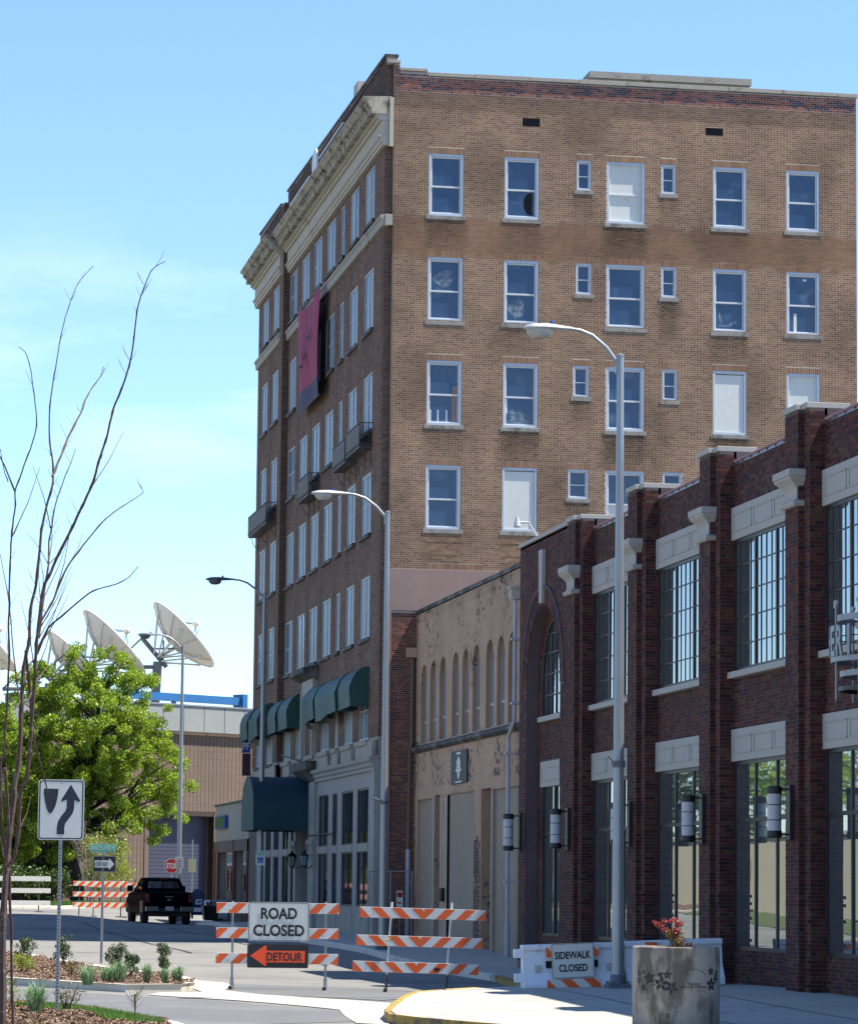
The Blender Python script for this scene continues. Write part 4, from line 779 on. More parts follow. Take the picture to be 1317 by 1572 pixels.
g.poly([(-.02, .22, .1), (.25, .22, .1), (.25, .22, 6.12), (-.02, .22, 6.12)]); g.obj('storefront', 'shopstone', H, 'pale stone shop front')
for i, (a, b) in enumerate(shop+shop2):
    for z0, z1 in ((3.42, 5.22), (1.42, 3.22)):
        g = G(); 
        for (p, q, r_, s_) in ((a, z0, a+.06, z1), (b-.06, z0, b, z1), (a+.06, z1-.06, b-.06, z1), (a+.06, z0, b-.06, z0+.06)): g.box(.02, p, q, .11, r_, s_)
        if b-a > 1.5: g.box(.018, (a+b)/2-.02, z0, .11, (a+b)/2+.02, z1)
        f = g.obj('shop_window', 'bronze', H); G().box(.05, a, z0, .06, b, z1).obj('pane', 'glass_dim', f)
        G().box(.42, a, z0, .46, b, z1).obj('backing', 'dark', f)
    G().box(-.05, a-.02, 3.20, .018, b+.02, 3.44).obj('transom_bar', 'stone', H, bevel=.01)
    G().box(-.045, a-.02, .2, .018, b+.02, 1.38).obj('stall_riser', 'stone', H, bevel=.01)
def pilaster(y0, y1, X=-.14, cap=True):
    p = G().box(X, y0, .3, .0, y1, 5.72).obj('pilaster', 'shopstone', H, bevel=.01)
    if cap:
        G().box(X-.07, y0-.05, 3.55, .0, y1+.05, 3.72).obj('capital_slab', 'shopstone', p, bevel=.01); G().box(X-.05, y0-.03, 3.15, 0, y1+.03, 3.28).obj('neck_ring', 'shopstone', p, bevel=.01)
        for q in (0, 1): G().prism([(X-.02, y0+q*(y1-y0-.10), 3.28), (X-.08, y0+q*(y1-y0-.10), 3.55), (X, y0+q*(y1-y0-.10), 3.55)], (0, .10, 0)).obj('capital_leaf', 'shopstone', p)
pilaster(.28, 1.0, -.10, False); pilaster(13.75, 15.1); pilaster(18.35, 19.05)
G().box(-.02, 15.4, 4.1, .35, 18.2, 5.3).obj('entrance_soffit', 'brown_wall', H); G().box(.5, 15.4, .3, .6, 18.2, 5.2).obj('entrance_back', 'dark', H)
G().box(.3, 15.7, .5, .36, 16.8, 3.0).obj('entrance_door', 'glass_dark', H); G().box(.28, 16.75, .5, .36, 16.85, 3.1).obj('door_frame', 'cast', H)
# blank arched feature above the entrance
g = G(); g.box(-.20, 14.2, 6.66, .02, 14.45, 9.1); g.box(-.20, 17.0, 6.66, .02, 17.25, 9.1); g.prism([(-.16, 14.3, 9.0), (-.16, 14.3, 9.5), (-.16, 17.2, 9.5), (-.16, 17.2, 9.0), (-.16, 16.6, 8.8), (-.16, 14.9, 8.8)], (.16, 0, 0)); g.obj('entrance_surround', 'cast', H)
G().prism([(-.55, 13.9, 9.62), (-.55, 13.9, 9.78), (0, 13.9, 9.9), (0, 13.9, 9.35), (-.2, 13.9, 9.45)], (0, 3.8, 0)).obj('window_hood', 'stone_soot', H)
G().box(.05, 14.45, 6.7, .1, 17.0, 8.9).obj('white_curtain', 'board', H)
g = G()
for i in range(12): g.box(.03, 14.5+i*.21, 6.7, .05, 14.58+i*.21, 8.9)
g.obj('curtain_folds', 'sash', H, kind='stuff')
g = G(); g.tube([(-.1, 17.3, 6.55), (-.5, 20, 6.9)], .03, 6); g.obj('flag_bracket', 'black', H)
g = G(); g.tube([(-.15, 9.2, 3.85), (-.15, 15.5, 3.85)], .025, 6); g.obj('rod_bracket', 'black', H)
# lanterns beside the entrance: things of their own
def lantern(y, lbl):
    t = thing('wall_lantern', lbl, 'lantern', (-.45, y, 3.0), 0, 'lanterns beside the hotel entrance')
    G().lathe([(.0, .35), (.05, .33), (.06, .27), (.17, .16), (.17, .13), (.0, .13)], 6).obj('lantern_cap', 'black', t, world=False)
    G().lathe([(.09, -.22), (.15, .13), (.14, .13), (.08, -.21)], 6).obj('lantern_glass', 'glass_front', t, world=False)
    g = G(); 
    for k in range(6):
        a = math.pi*k/3; g.tube([(.09*math.cos(a), .09*math.sin(a), -.22), (.155*math.cos(a), .155*math.sin(a), .14)], .012, 4)
    g.lathe([(.0, -.26), (.10, -.24), (.10, -.20), (0, -.20)], 6); g.tube([(0, 0, -.24), (.2, .05, -.3), (.42, .0, -.1)], .018, 5); g.obj('lantern_frame', 'black', t, world=False)
lantern(13.8, 'black iron lantern on the right side of the hotel entrance'); lantern(17.0, 'black iron lantern on the left side of the hotel entrance')

# small green awnings over the second floor windows
def awning(y0, y1, X, lbl, torn=0):
    t = thing('window_awning', lbl, 'awning', (X, (y0+y1)/2, 7.8), 0, 'green awnings over the second floor windows'); h = (y1-y0)/2; dp = .62
    prof = [(0, 1.27)]+[(-dp*math.sin(a), .55+.75*math.cos(a)) for a in [math.pi/2*i/9 for i in range(1, 10)]]+[(-dp, 0)]
    g = G(); n = len(prof); ns = 9; vs = []
    for j in range(ns+1):
        yy = -h+2*h*j/ns
        for i, (px, pz) in enumerate(prof):
            sag = (.045*math.sin(j*2.3+i*.9)+.03*math.sin(j*4.1+i*1.7))*(i/n)**.7+(torn*.22*math.exp(-((j-6)/2.)**2) if i > n-4 else 0)
            vs.append((px-sag*.6, yy, pz-(sag if i == n-1 else 0)))
    g.add(vs, [(j*n+i, (j+1)*n+i, (j+1)*n+i+1, j*n+i+1) for j in range(ns) for i in range(n-1)])
    g.obj('canvas_top', 'awning', t, world=False, smooth=True)
    for s_ in (-1, 1): G().prism([(px, s_*h, pz) for px, pz in prof]+[(0, s_*h, 0)], (0, -s_*.012, 0)).obj('canvas_end', 'awning', t, world=False)
    g = G(); g.tube([(0, -h+.03, .02), (-dp+.02, -h+.03, .02), (-dp+.02, h-.03, .02), (0, h-.03, .02)], .018, 5); g.obj('awning_frame', 'iron', t, world=False)
    if torn: G().add([(-dp, -.3, .02), (-dp, .9, .02), (-dp+.15, 1.0, -.22), (-dp+.3, .5, -.30), (-dp+.2, -.1, -.24)], [(0, 1, 2, 3, 4)]).obj('torn_flap', 'awning', t, world=False)
for y0, y1, X, l, tn in ((2.2, 4.85, 0, 'green canvas awning nearest the corner of the brick hotel', 0), (5.45, 10.3, 0, 'wide torn green awning second from the hotel corner', 1), (10.7, 13.75, 0, 'crumpled green awning just right of the blank entrance panel', 1),
                         (17.7, 20.35, 0, 'green awning just left of the blank entrance panel', 0), (21.0, 23.5, 0, 'green awning beside the dark brick return of the hotel', 0), (24.6, 27.0, XF, 'sagging green awning second from the far end of the hotel', 1), (27.9, 30.4, XF, 'green awning at the far end of the hotel', 0)):
    awning(y0, y1, X, l, tn)
# large vaulted entrance canopy
t = thing('entrance_canopy', 'large dark teal vaulted canopy over the hotel entrance', 'canopy', (0, 17.0, 4.05)); hw, dp = 1.8, 2.1
pr_ = [(-hw*1.0, 0), (-hw, .55)]+[(-hw*math.cos(a), .75+1.2*math.sin(a)) for a in [math.pi*i/16 for i in range(1, 16)]]+[(hw, .55), (hw, 0)]
g = G(); n = len(pr_); vs = []
for j in range(7):
    for (py, pz) in pr_: vs.append((-dp*j/6, py*(1+.006*math.sin(j*2)), pz-.02*(j % 2)))
g.add(vs, [(j*n+i, (j+1)*n+i, (j+1)*n+i+1, j*n+i+1) for j in range(6) for i in range(n-1)]); g.obj('canopy_vault', 'awning_big', t, world=False, smooth=True)
G().prism([(-dp, y, z) for y, z in pr_], (.02, 0, 0)).obj('canopy_front', 'awning_end', t, world=False)
g = G(); g.tube([(0, -hw+.03, .02), (-dp+.03, -hw+.03, .02), (-dp+.03, hw-.03, .02), (0, hw-.03, .02)], .025, 6); g.obj('canopy_frame', 'iron', t, world=False)

# fire balconies
def balcony(y0, y1, X, z0, lbl, split=None):
    t = thing('fire_balcony', lbl, 'balcony', (X, (y0+y1)/2, z0), 0, 'iron fire balconies on the hotel front'); p = .42
    secs = [(y0, y1)] if split is None else [(y0, split[0]), (split[1], y1)]
    for k, (a, b) in enumerate(secs):
        dz = 0 if k == 0 else -.10; a -= (y0+y1)/2; b -= (y0+y1)/2
        G().box(-p, a, -.06+dz, 0, b, 0+dz).obj('balcony_floor', 'iron', t, world=False)
        g = G(); top_ = .76+dz
        for zz in (top_, .38+dz, .06+dz): g.tube([(0, a, zz), (-p, a, zz), (-p, b, zz), (0, b, zz)], .018, 5)
        yy = a
        while yy <= b+.01: g.tube([(-p, yy, dz), (-p, yy, top_)], .011, 4, cap=False); yy += .115
        for q in (.1, .2, .3):
            for s_ in (a, b): g.tube([(-q, s_, dz), (-q, s_, top_)], .011, 4, cap=False)
        g.obj('balcony_railing', 'iron', t, world=False)
        G().box(-p-.012, a+.05, .1+dz, -p-.006, b-.05, top_-.06).obj('mesh_infill', mesh_infill, t, world=False)
        g = G()
        for s_ in (a+.1, (a+b)/2, b-.1): g.tube([(-.02, s_, -.5+dz), (-.12, s_, -.45+dz), (-.22, s_, -.28+dz), (-.27, s_, -.12+dz), (-.36, s_, -.06+dz)], .014, 5); g.tube([(-.02, s_, -.62+dz), (-.02, s_, -.06+dz)], .014, 4)
        g.obj('scroll_bracket', 'iron', t, world=False)
mesh_infill = mk('grey_infill_mesh', (.20, .20, .18), rough=.8, var=.15, scale=4, fine=20)
balcony(2.2, 8.3, 0, 16.22, 'double iron fire balcony near the hotel corner under fifth floor windows', (5.1, 5.4)); balcony(14.3, 17.1, 0, 16.04, 'single iron fire balcony in the middle of the hotel front'); balcony(24.6, 30.4, XF, 16.1, 'iron fire balcony at the far edge of the hotel front against the sky')

# magenta banner
t = thing('cloth_banner', 'faded magenta cloth banner hanging from the hotel belt course', 'banner', (-.25, 15.2, 23.2))
def cloth(u0, u1, v0, v1, nu=14, nv=18):
    g = G(); vs = []
    for i in range(nu+1):
        for j in range(nv+1):
            u = u0+(u1-u0)*i/nu; v = v0+(v1-v0)*j/nv; y = -2.9+5.8*u; pull = 1-.16*math.sin(math.pi*min(1, v*1.0))*(1-2*abs(u-.5))*0
            bow = .10*math.sin(math.pi*u)*math.sin(math.pi*v); edge = (-.35*math.sin(math.pi*v)*(1-u)**2)
            vs.append((-.10-bow-.05*math.sin(u*9+v*2)-.25*(u-1)**2*0, y-edge, -3.85*v-.12*math.sin(math.pi*u)*(1-v)))
    g.add(vs, [(i*(nv+1)+j, (i+1)*(nv+1)+j, (i+1)*(nv+1)+j+1, i*(nv+1)+j+1) for i in range(nu) for j in range(nv)]); return g
cloth(0, 1, 0, .82).obj('magenta_cloth', 'banner', t, world=False, smooth=True); cloth(0, 1, .82, 1, 14, 4).obj('blue_hem', 'banner_blue', t, world=False, smooth=True)
g = G()
for (u, v, l, a) in [(.42, .12, .3, .5), (.40, .2, .22, 1.2), (.35, .33, .35, .9), (.30, .38, .3, -.4), (.45, .36, .3, .3), (.50, .42, .35, -1.0), (.55, .50, .3, .6), (.36, .46, .3, 1.3), (.6, .55, .35, -.5), (.5, .57, .3, .9), (.7, .58, .22, .2), (.75, .66, .25, 1.2), (.42, .30, .28, -.2), (.58, .47, .28, 1.4)]:
    y = -2.9+5.8*u; z = -3.85*v; g.prism([(-.28, y-l*math.cos(a), z-l*math.sin(a)), (-.28, y+l*math.cos(a), z+l*math.sin(a)), (-.28, y+l*math.cos(a)+.07, z+l*math.sin(a)-.09), (-.28, y-l*math.cos(a)+.07, z-l*math.sin(a)-.09)], (.004, 0, 0))
g.obj('dark_drawing', 'banner_blue', t, world=False)
for z_ in (.02, -3.86): G().tube([(-.1, -3.0, z_), (-.1, 3.0, z_)], .02, 6).obj('banner_pole', 'iron', t, world=False)

# ================================================================== TAN BUILDING
B = thing('arcaded_building', 'low tan painted brick building with nine arched windows between the brick neighbours', 'building', (1.15, -12, .3))
XT = 1.15; UT = (0, -1, 0)     # u runs towards the camera from the hotel
ar = [(0.98, 2.02), (2.58, 3.66), (4.28, 5.38), (6.42, 7.52), (8.05, 9.12), (9.72, 10.80), (11.75, 12.85), (13.38, 14.45), (14.98, 16.05), (17.1, 18.2), (18.8, 19.9), (20.5, 21.6)]
arches = [((a+b)/2, 8.42, (b-a)/2, 6.48) for a, b in ar]
th = [(.55, 3.62, .2, 4.78), (3.66, 4.62, .2, 4.85), (5.85, 10.12, .2, 4.80), (11.2, 12.72, .2, 4.82), (12.78, 17.4, .2, 4.78)]
g = G(); wall_sheet(g, (XT, 0, 0), UT, FN, 0, 24.4, .1, 10.62, th, arches, depth=.3)
g.box(XT, -24.4, 10.3, 1.6, 0, 10.62); g.obj('front_wall', 'tan_mortar', B)
def soot_tan(u, v):
    s = np.where(v > 9.3, .30*(v-9.3)/1.3, 0)+np.where((v > 5.1) & (v < 6.4), .28, 0)+np.where((np.abs(u-10.6) < .5) & (v < 3.4), .5, 0)+np.where(u < .4, .2, 0)+np.where((np.abs(v-6.5) < .12), .3, 0)
    return s
brick_mesh('b', lay(0, 24.4, .3, 10.6, th+[(0, 24.4, 6.24, 6.46)], arches), (XT, 0, 0), UT, FN, 'tan_brick', B, .004, 'peeling tan painted bricks', soot_tan)
G().box(XT-.05, -24.4, 10.60, XT+.4, 0.03, 10.72).obj('parapet_coping', 'stone_soot', B)
G().prism([(XT-.16, 0, 6.30), (XT-.16, 0, 6.38), (XT-.02, 0, 6.46), (XT+.1, 0, 6.46), (XT+.1, 0, 6.22), (XT-.06, 0, 6.22)], (0, -24.4, 0)).obj('ledge', 'stone_soot', B)
G().box(1.6, -24, .2, 15, -.1, 10.2).obj('inner_walls', 'dark', B); G().box(1.5, -24.2, 10.2, 15.4, -.05, 10.3).obj('roof', 'asphalt2', B)
for a, b in ar:
    c, r_ = (a+b)/2, (b-a)/2; x = XT+.17
    g = G(); pts = [(x, -(c-r_*math.cos(t)), 8.42+r_*math.sin(t)) for t in [math.pi*i/14 for i in range(15)]]; f = .04
    g.box(x-.04, -a-f, 6.48, x+.04, -a, 8.42); g.box(x-.04, -b, 6.48, x+.04, -b+f, 8.42); g.box(x-.05, -b, 7.12, x+.04, -a, 7.2); g.box(x-.04, -b, 6.48, x+.04, -a, 6.56); g.tube(pts, .028, 5)
    wn = g.obj('arched_window', 'win_frame2', B)
    g = G(); g.poly([(x+.03, -a, 6.48), (x+.03, -b, 6.48), (x+.03, -b, 8.42)]+[(p[0]+.03, p[1], p[2]) for p in pts[::-1][1:-1]]+[(x+.03, -a, 8.42)]); g.obj('pane', 'glass_dim', wn)
    G().box(XT-.03, -b-.03, 6.40, x, -a+.03, 6.485).obj('sill', 'tan_paint', wn)
def corrugated(a, b, z0, z1, x, name='corrugated_panel'):
    g = G(); n = int((b-a)/.16); st = (b-a)/n; pr = []
    for i in range(n): u = a+i*st; pr += [(x, -u), (x, -u-st*.55), (x+.045, -u-st*.65), (x+.045, -u-st*.92)]
    pr.append((x, -b)); m_ = len(pr)
    g.add([(p[0], p[1], z0) for p in pr]+[(p[0], p[1], z1) for p in pr], [(i, i+1, m_+i+1, m_+i) for i in range(m_-1)]); return g.obj(name, 'corrug', B)
corrugated(.55, 3.62, .2, 4.78, XT+.08); corrugated(5.85, 10.12, .2, 4.80, XT+.06); corrugated(12.78, 17.4, .2, 4.78, XT+.08)
for a, b in ((3.3, 3.62), (4.62, 5.0), (5.6, 5.85), (12.72, 12.95)): G().box(XT-.02, -b, .2, XT+.12, -a, 4.80).obj('door_post', 'corrug', B, bevel=.01)
G().box(XT+.4, -4.62, .2, XT+.44, -3.66, 4.8).obj('recessed_door', 'brown_wall', B); G().box(XT+.35, -4.5, .5, XT+.4, -3.8, 2.7).obj('door_leaf', 'brown_pipe', B)
G().box(XT+.4, -12.72, .2, XT+.44, -11.2, 4.8).obj('recessed_door', 'tan_paint', B); G().box(XT+.33, -12.5, .4, XT+.39, -11.6, 3.2).obj('door_leaf', 'brown_pipe', B)
G().box(XT+.25, -12.6, 3.25, XT+.4, -11.3, 3.35).obj('door_head', 'corrug', B)
G().box(XT-.12, -5.5, 1.65, XT+.02, -5.1, 2.05).obj('letter_box', 'black', B, bevel=.01)
# hanging board sign
t = thing('shop_sign', 'dark slate board with a white lantern shaped emblem on the tan wall', 'sign', (XT-.06, -7.9, 5.55), -math.pi/2)
G().box(-1.28, -.0, -.48, 1.28, .045, .48).obj('sign_board', mk('slate_sign', (.045, .055, .055), rough=.6), t, world=False, bevel=.008)
g = G(); E_ = [(-.06, .30), (-.13, .22), (-.24, .16), (-.22, .12), (-.18, .10), (-.20, -.02), (-.24, -.08), (-.34, -.06), (-.30, -.12), (-.18, -.12), (-.10, -.26), (0, -.38)]
pts = E_+[(-x, z) for x, z in E_[::-1]][1:]+[(.06, .30)]
seen = []; [seen.append(p) for p in pts if p not in seen]
b = bmesh.new(); f = b.faces.new([b.verts.new((x*1.45, -.004, z)) for x, z in seen]); f.normal_update(); bmesh.ops.triangulate(b, faces=[f]); me = bpy.data.meshes.new('emblem'); b.to_mesh(me); b.free(); link('emblem', me, 'sign_white', t)
g = G()
for zz in (.14, .04, -.06, -.18): g.box(-.16, -.0062, zz, .16, -.0045, zz+.015)
g.obj('emblem_bands', 'sign_black', t, world=False)
g = G(); g.box(-.34, -.006, .37, .34, -.003, .43); g.box(-.5, -.006, -.45, .5, -.003, -.41); g.obj('small_print', 'sign_white', t, world=False)
# rain pipes
t = thing('downpipe', 'white rain pipe with leader head between tan building and dark brick building', 'downpipe', (XT-.12, -16.6, .3), 0)
g = G(); g.tube([(.93, -16.95, 9.7), (.93, -16.95, 6.6), (.93, -16.9, 6.45), (.93, -16.2, 6.1), (.93, -16.15, 5.95), (.93, -16.2, 1.1)], .055, 8); g.tube([(.93, -16.2, 1.1), (.93, -16.2, .25)], .075, 8); g.obj('pipe', 'white_pipe', t)
g = G(); g.prism([(.80, -17.1, 9.78), (.80, -17.1, 9.98), (1.12, -17.1, 9.98), (1.12, -17.1, 9.70), (.84, -17.1, 9.70)], (0, .45, 0)); g.box(.76, -17.15, 9.98, 1.12, -16.6, 10.04); g.obj('leader_head', 'cast', t)
for zz in (8.6, 6.9, 5.6, 3.9, 2.2): G().box(.83, -17.05 if zz > 6 else -16.3, zz, 1.12, -16.85 if zz > 6 else -16.1, zz+.06).obj('pipe_bracket', 'white_pipe', t)
t = thing('downpipe', 'brown rain pipe turning white near the pavement at the gap beside the hotel', 'downpipe', (1.0, 0, .5), 0)
g = G(); g.tube([(1.02, -.05, 9.3), (1.02, -.05, 6.55), (.98, .02, 6.3), (.95, .0, 3.3)], .07, 8); g.obj('upper_pipe', 'brown_pipe', t); g = G(); g.tube([(.95, .0, 3.25), (.95, .0, .4)], .075, 8); g.obj('lower_pipe', 'white_pipe', t)
g = G(); g.box(.82, -.2, 9.25, 1.16, .1, 9.55); g.obj('leader_head', 'tan_paint', t, bevel=.01)
# chain link gate in the gap
t = thing('wire_gate', 'thin grey wire gate closing the gap beside the hotel corner', 'gate', (.5, -.4, .45))
g = G(); a, b = Vector((-.35, -.5, .45)), Vector((1.0, -.5, .45))
for p in (a, b, (a+b)/2): g.tube([p, p+Vector((0, 0, 2.1))], .022, 6)
g.tube([a+Vector((0, 0, 2.1)), b+Vector((0, 0, 2.1))], .02, 6); g.tube([a+Vector((0, 0, .1)), b+Vector((0, 0, .1))], .015, 5); g.tube([a+Vector((0, 0, 2.1)), Vector((.1, -.5, .5))], .014, 5); g.obj('gate_frame', 'galv', t)
g = G(); x = -.35
while x < 1.0:
    for s_ in (-1, 1):
        z0 = .5
        for k in range(9):
            x0, x1 = x+s_*(k % 2)*.1, x+s_*((k+1) % 2)*.1; g.tube([(x0, -.5, z0+k*.22), (x1, -.5, z0+(k+1)*.22)], .004, 3, cap=False)
    x += .1
g.obj('wire_mesh', 'galv', t, kind='stuff')
t = thing('notice', 'small red and white notice on a thin stake in front of the wire gate', 'notice', (.55, -.9, .45))
G().box(.54, -.92, .45, .56, -.9, 1.5).obj('stake', 'galv', t); G().box(.45, -.94, 1.45, .65, -.92, 1.95).obj('notice_board', 'sign_white', t); g = G(); g.box(.47, -.946, 1.75, .63, -.943, 1.9); g.box(.47, -.946, 1.55, .6, -.943, 1.6); g.obj('red_marks', 'sign_red', t)

# ================================================================== DARK BRICK BUILDING (right)
D = thing('brick_building', 'two storey dark red brick building with cream stone lintels and tall black windows', 'building', (-.17, -45, .35))
XW = -.17; PF, PS = -.54, -.44    # wall, pier centre and pier shoulder planes
U = (0, -1, 0)                    # u = -y
bays = [(31.49+5.994*i, 31.49+5.994*i+4.5) for i in range(5)]
piers = [(30.0, 31.49)]+[(b[1], b[1]+1.494) for b in bays]
END = 66
bh = []
for a, b in bays: bh += [(a+.10, b-.10, 6.10, 8.58), (a+.10, b-.10, .95, 4.43)]
zb = .1
g = G(); wall_sheet(g, (XW, 0, 0), U, FN, 31.0, END, zb, 10.0, bh, depth=.22); g.obj('front_wall', 'dark_mortar', D)
blocked = [(a, b, c, d) for a, b, c, d in bh]+[(p, q, 0, 11) for p, q in piers]+[(a, b, 8.58, 9.2) for a, b in bays]+[(a, b, 4.43, 5.03) for a, b in bays]+[(a-.05, b+.05, 5.98, 6.10) for a, b in bays]
def near_pick(L): return np.abs(L[:, 0]-45.8)+np.abs(L[:, 2]-5.4)*2
brick_mesh('b', lay(31.49, END, .35, 9.98, blocked, header_every=0), (XW, 0, 0), U, FN, 'dark_brick', D, .006, 'dark red wall bricks', None, 0)
for i, (p, q) in enumerate(piers):
    s0, s1 = p+.34, q-.34; ztop = 10.28
    g = G(); wall_sheet(g, (PF, 0, 0), U, FN, s0, s1, zb, ztop); wall_sheet(g, (PS, 0, 0), U, FN, p, s0, zb, ztop); wall_sheet(g, (PS, 0, 0), U, FN, s1, q, zb, ztop)
    for (yy, x0, x1) in ((-s1, PF, PS), (-q, PS, XW+.05), (-s0, PF, PS), (-p, PS, XW+.05)): g.poly([(x0, yy, zb), (x1, yy, zb), (x1, yy, ztop), (x0, yy, ztop)])
    g.poly([(PF, -s0, ztop), (PF, -s1, ztop), (PS+.4, -s1, ztop), (PS+.4, -s0, ztop)]); g.box(XW, -q, 9.9, XW+.35, -p, ztop)
    pr = g.obj('pier', 'dark_mortar', D)
    zc = 9.98 if False else ztop
    L1 = lay(s0, s1, .35, ztop, header_every=0); L2 = lay(p, s0, .35, ztop, header_every=0)+lay(s1, q, .35, ztop, header_every=0)
    brick_mesh('b', L1, (PF, 0, 0), U, FN, 'dark_brick', pr, .006); brick_mesh('b', L2, (PS, 0, 0), U, FN, 'dark_brick', pr, .006)
    w1 = PS-PF; w2 = XW-PS
    brick_mesh('b', lay(0, w1, .35, ztop, header_every=0, L=.2032), (PF, -s1, 0), S3, NF, 'dark_brick', pr, .006)
    brick_mesh('b', lay(0, w2+.0, .35, ztop, header_every=0, phase=.0), (PS, -q, 0), S3, NF, 'dark_brick', pr, .006, singles=(100 if i in (3, 2, 1) else 0), pick=lambda L: np.abs(L[:, 2]-3.0), partname='brick_courses')
    # capital block and coping
    c = (p+q)/2; cy0, cy1 = -(c-.55), -(c+.55)
    g = G(); vs = []
    for pj, hw, zz in ((.17, .43, 8.62), (.20, .46, 8.66), (.20, .46, 8.70), (.14, .40, 8.735), (.12, .38, 8.80), (.13, .39, 8.93), (.18, .43, 9.00), (.25, .49, 9.06), (.28, .51, 9.09), (.28, .51, 9.13), (.30, .53, 9.135), (.30, .53, 9.25)): vs += [(PS, -c+hw, zz), (PS-pj, -c+hw, zz), (PS-pj, -c-hw, zz), (PS, -c-hw, zz)]
    n_ = len(vs)//4; g.add(vs, [(j*4+k, j*4+(k+1) % 4, j*4+4+(k+1) % 4, j*4+4+k) for j in range(n_-1) for k in range(4)]+[(3, 2, 1, 0), (n_*4-4, n_*4-3, n_*4-2, n_*4-1)]); g.obj('capital_block', 'cast', D)
    g = G(); g.box(PS-.05, -p, ztop, XW+.45, -q, ztop+.10); g.obj('coping_stone', 'cast', D, bevel=.008); G().box(PF-.05, -s0+.02, ztop+.002, PS-.04, -s1-.02, ztop+.102).obj('coping_stone', 'cast', D, bevel=.008)
for i, (a, b) in enumerate(bays):
    for z0, z1 in ((8.58, 9.20), (4.43, 5.03)):
        L = G().box(XW-.055, -b+.003, z0, XW+.16, -a-.003, z1).obj('stone_lintel', 'cast', D, bevel=.01)
        n = 3; st = (b-a-.30)/n
        for k in range(n):
            u0 = a+.18+k*st+.04; u1 = a+.18+(k+1)*st-.12; y0, y1 = -u0, -u1; g = G(); zz0, zz1 = z0+.14, z1-.14; x = XW-.055
            for (p0, q0, p1, q1) in ((y1, zz0, y0, zz0+.02), (y1, zz1-.02, y0, zz1), (y1, zz0, y1+.02, zz1), (y0-.02, zz0, y0, zz1)): g.box(x-.014, p0, q0, x, p1, q1)
            g.obj('lintel_panel', 'cast', L)
    G().box(XW-.13, -b-.06, 5.98, XW+.2, -a+.06, 6.10).obj('window_sill', 'cast', D, bevel=.01)
    for (z0, z1, upper) in ((6.10, 8.58, True), (.95, 4.43, False)):
        a1, b1 = a+.10, b-.10; x = XW+.005; fr = .07; g = G()
        for (p0, q0, p1, q1) in ((a1, z0, a1+fr, z1), (b1-fr, z0, b1, z1), (a1+fr, z1-fr, b1-fr, z1), (a1+fr, z0, b1-fr, z0+fr)): g.box(x-.016, -p1, q0, x+.06, -p0, q1)
        W = (b1-a1)/3
        for k in (1, 2): g.box(x-.018, -(a1+k*W+.045), z0+fr, x+.06, -(a1+k*W-.045), z1-fr)
        wn = g.obj('window', 'bronze', D)
        g = G()
        if upper:
            for k in range(3):
                for j in (1, 2, 3): u = a1+k*W+W*j/4; g.box(x-.005, -u-.011, z0+fr, x+.03, -u+.011, z1-fr)
            for j in range(1, 5): zz = z0+(z1-z0)*j/5; g.box(x-.004, -b1+fr, zz-.012, x+.028, -a1-fr, zz+.012)
        else: g.box(x-.014, -b1+fr, 3.30, x+.045, -a1-fr, 3.37)
        g.obj('glazing_bars', 'bronze', wn)
        for k in range(3):
            u0, u1 = a1+k*W+.04, a1+(k+1)*W-.04
            for (q0, q1) in ([(z0, z1)] if upper else [(z0, 3.32), (3.34, z1)]):
                tl = random.uniform(-.0025, .0025); G().add([(x+.006+tl, -u0, q0), (x+.006-tl, -u1, q0), (x+.009-tl, -u1, q1), (x+.009+tl, -u0, q1)], [(0, 1, 2, 3)]).obj('pane', 'glass_mirror', wn)
        if not upper:
            g = G(); 
            for k in range(0, 30): g.box(x+.09, -a1-.95, z0+.12*k if z0+.12*k < z1 else z1, x+.095, -a1-.02, min(z1, z0+.12*k+.09))
            g.obj('blind_slats', 'board', wn, kind='stuff')
G().box(XW+.3, -END, .1, 14, -24.8, 9.7).obj('inner_walls', 'dark', D); G().box(XW+.05, -END, 9.65, 15, -24.5, 9.75).obj('roof', 'asphalt2', D)
# tile coping between piers
for a, b in bays:
    g = G(); g.prism([(XW-.05, -a, 9.98), (XW-.05, -a, 10.03), (XW+.1, -a, 10.09), (XW+.32, -a, 10.09), (XW+.32, -a, 9.98)], (0, a-b, 0)); cp = g.obj('tile_coping', 'tile_cop', D)
    u = a+.25
    while u < b:
        g = G(); g.tube([(XW-.07, -u, 10.03), (XW+.1, -u, 10.11), (XW+.34, -u, 10.11)], [.04, .05, .05], 8); g.obj('coping_tile', 'tile_cop', cp); u += .56
# arched bay at the far end ----------------------------------------------------
a0, a1 = 24.45, 30.0; cx = 27.25
g = G(); wall_sheet(g, (PS, 0, 0), U, FN, a0, a1, zb, 10.28, [], [(cx, 6.75, 1.92, zb)], depth=.28, arch_n=24)
g.poly([(PS, -a0, zb), (PS, -a0, 10.28), (3, -a0, 10.28), (3, -a0, zb)]); g.box(PS, -a1, 10.2, PS+.4, -a0, 10.279)
ab = g.obj('arched_bay', 'dark_mortar', D)
brick_mesh('b', lay(a0, a1, .35, 10.26, [], [(cx, 6.75, 2.32, 6.7), (cx, 6.75, 1.92, 0)], header_every=0), (PS, 0, 0), U, FN, 'dark_brick', ab, .006)
X2 = PS+.28
g = G(); wall_sheet(g, (X2, 0, 0), U, FN, cx-1.95, cx+1.95, zb, 8.75, [(cx-1.35, cx+1.35, .95, 4.45)], [(cx, 6.95, 1.45, 6.08)], depth=.25, arch_n=20); g.obj('inner_arch_wall', 'dark_mortar', ab)
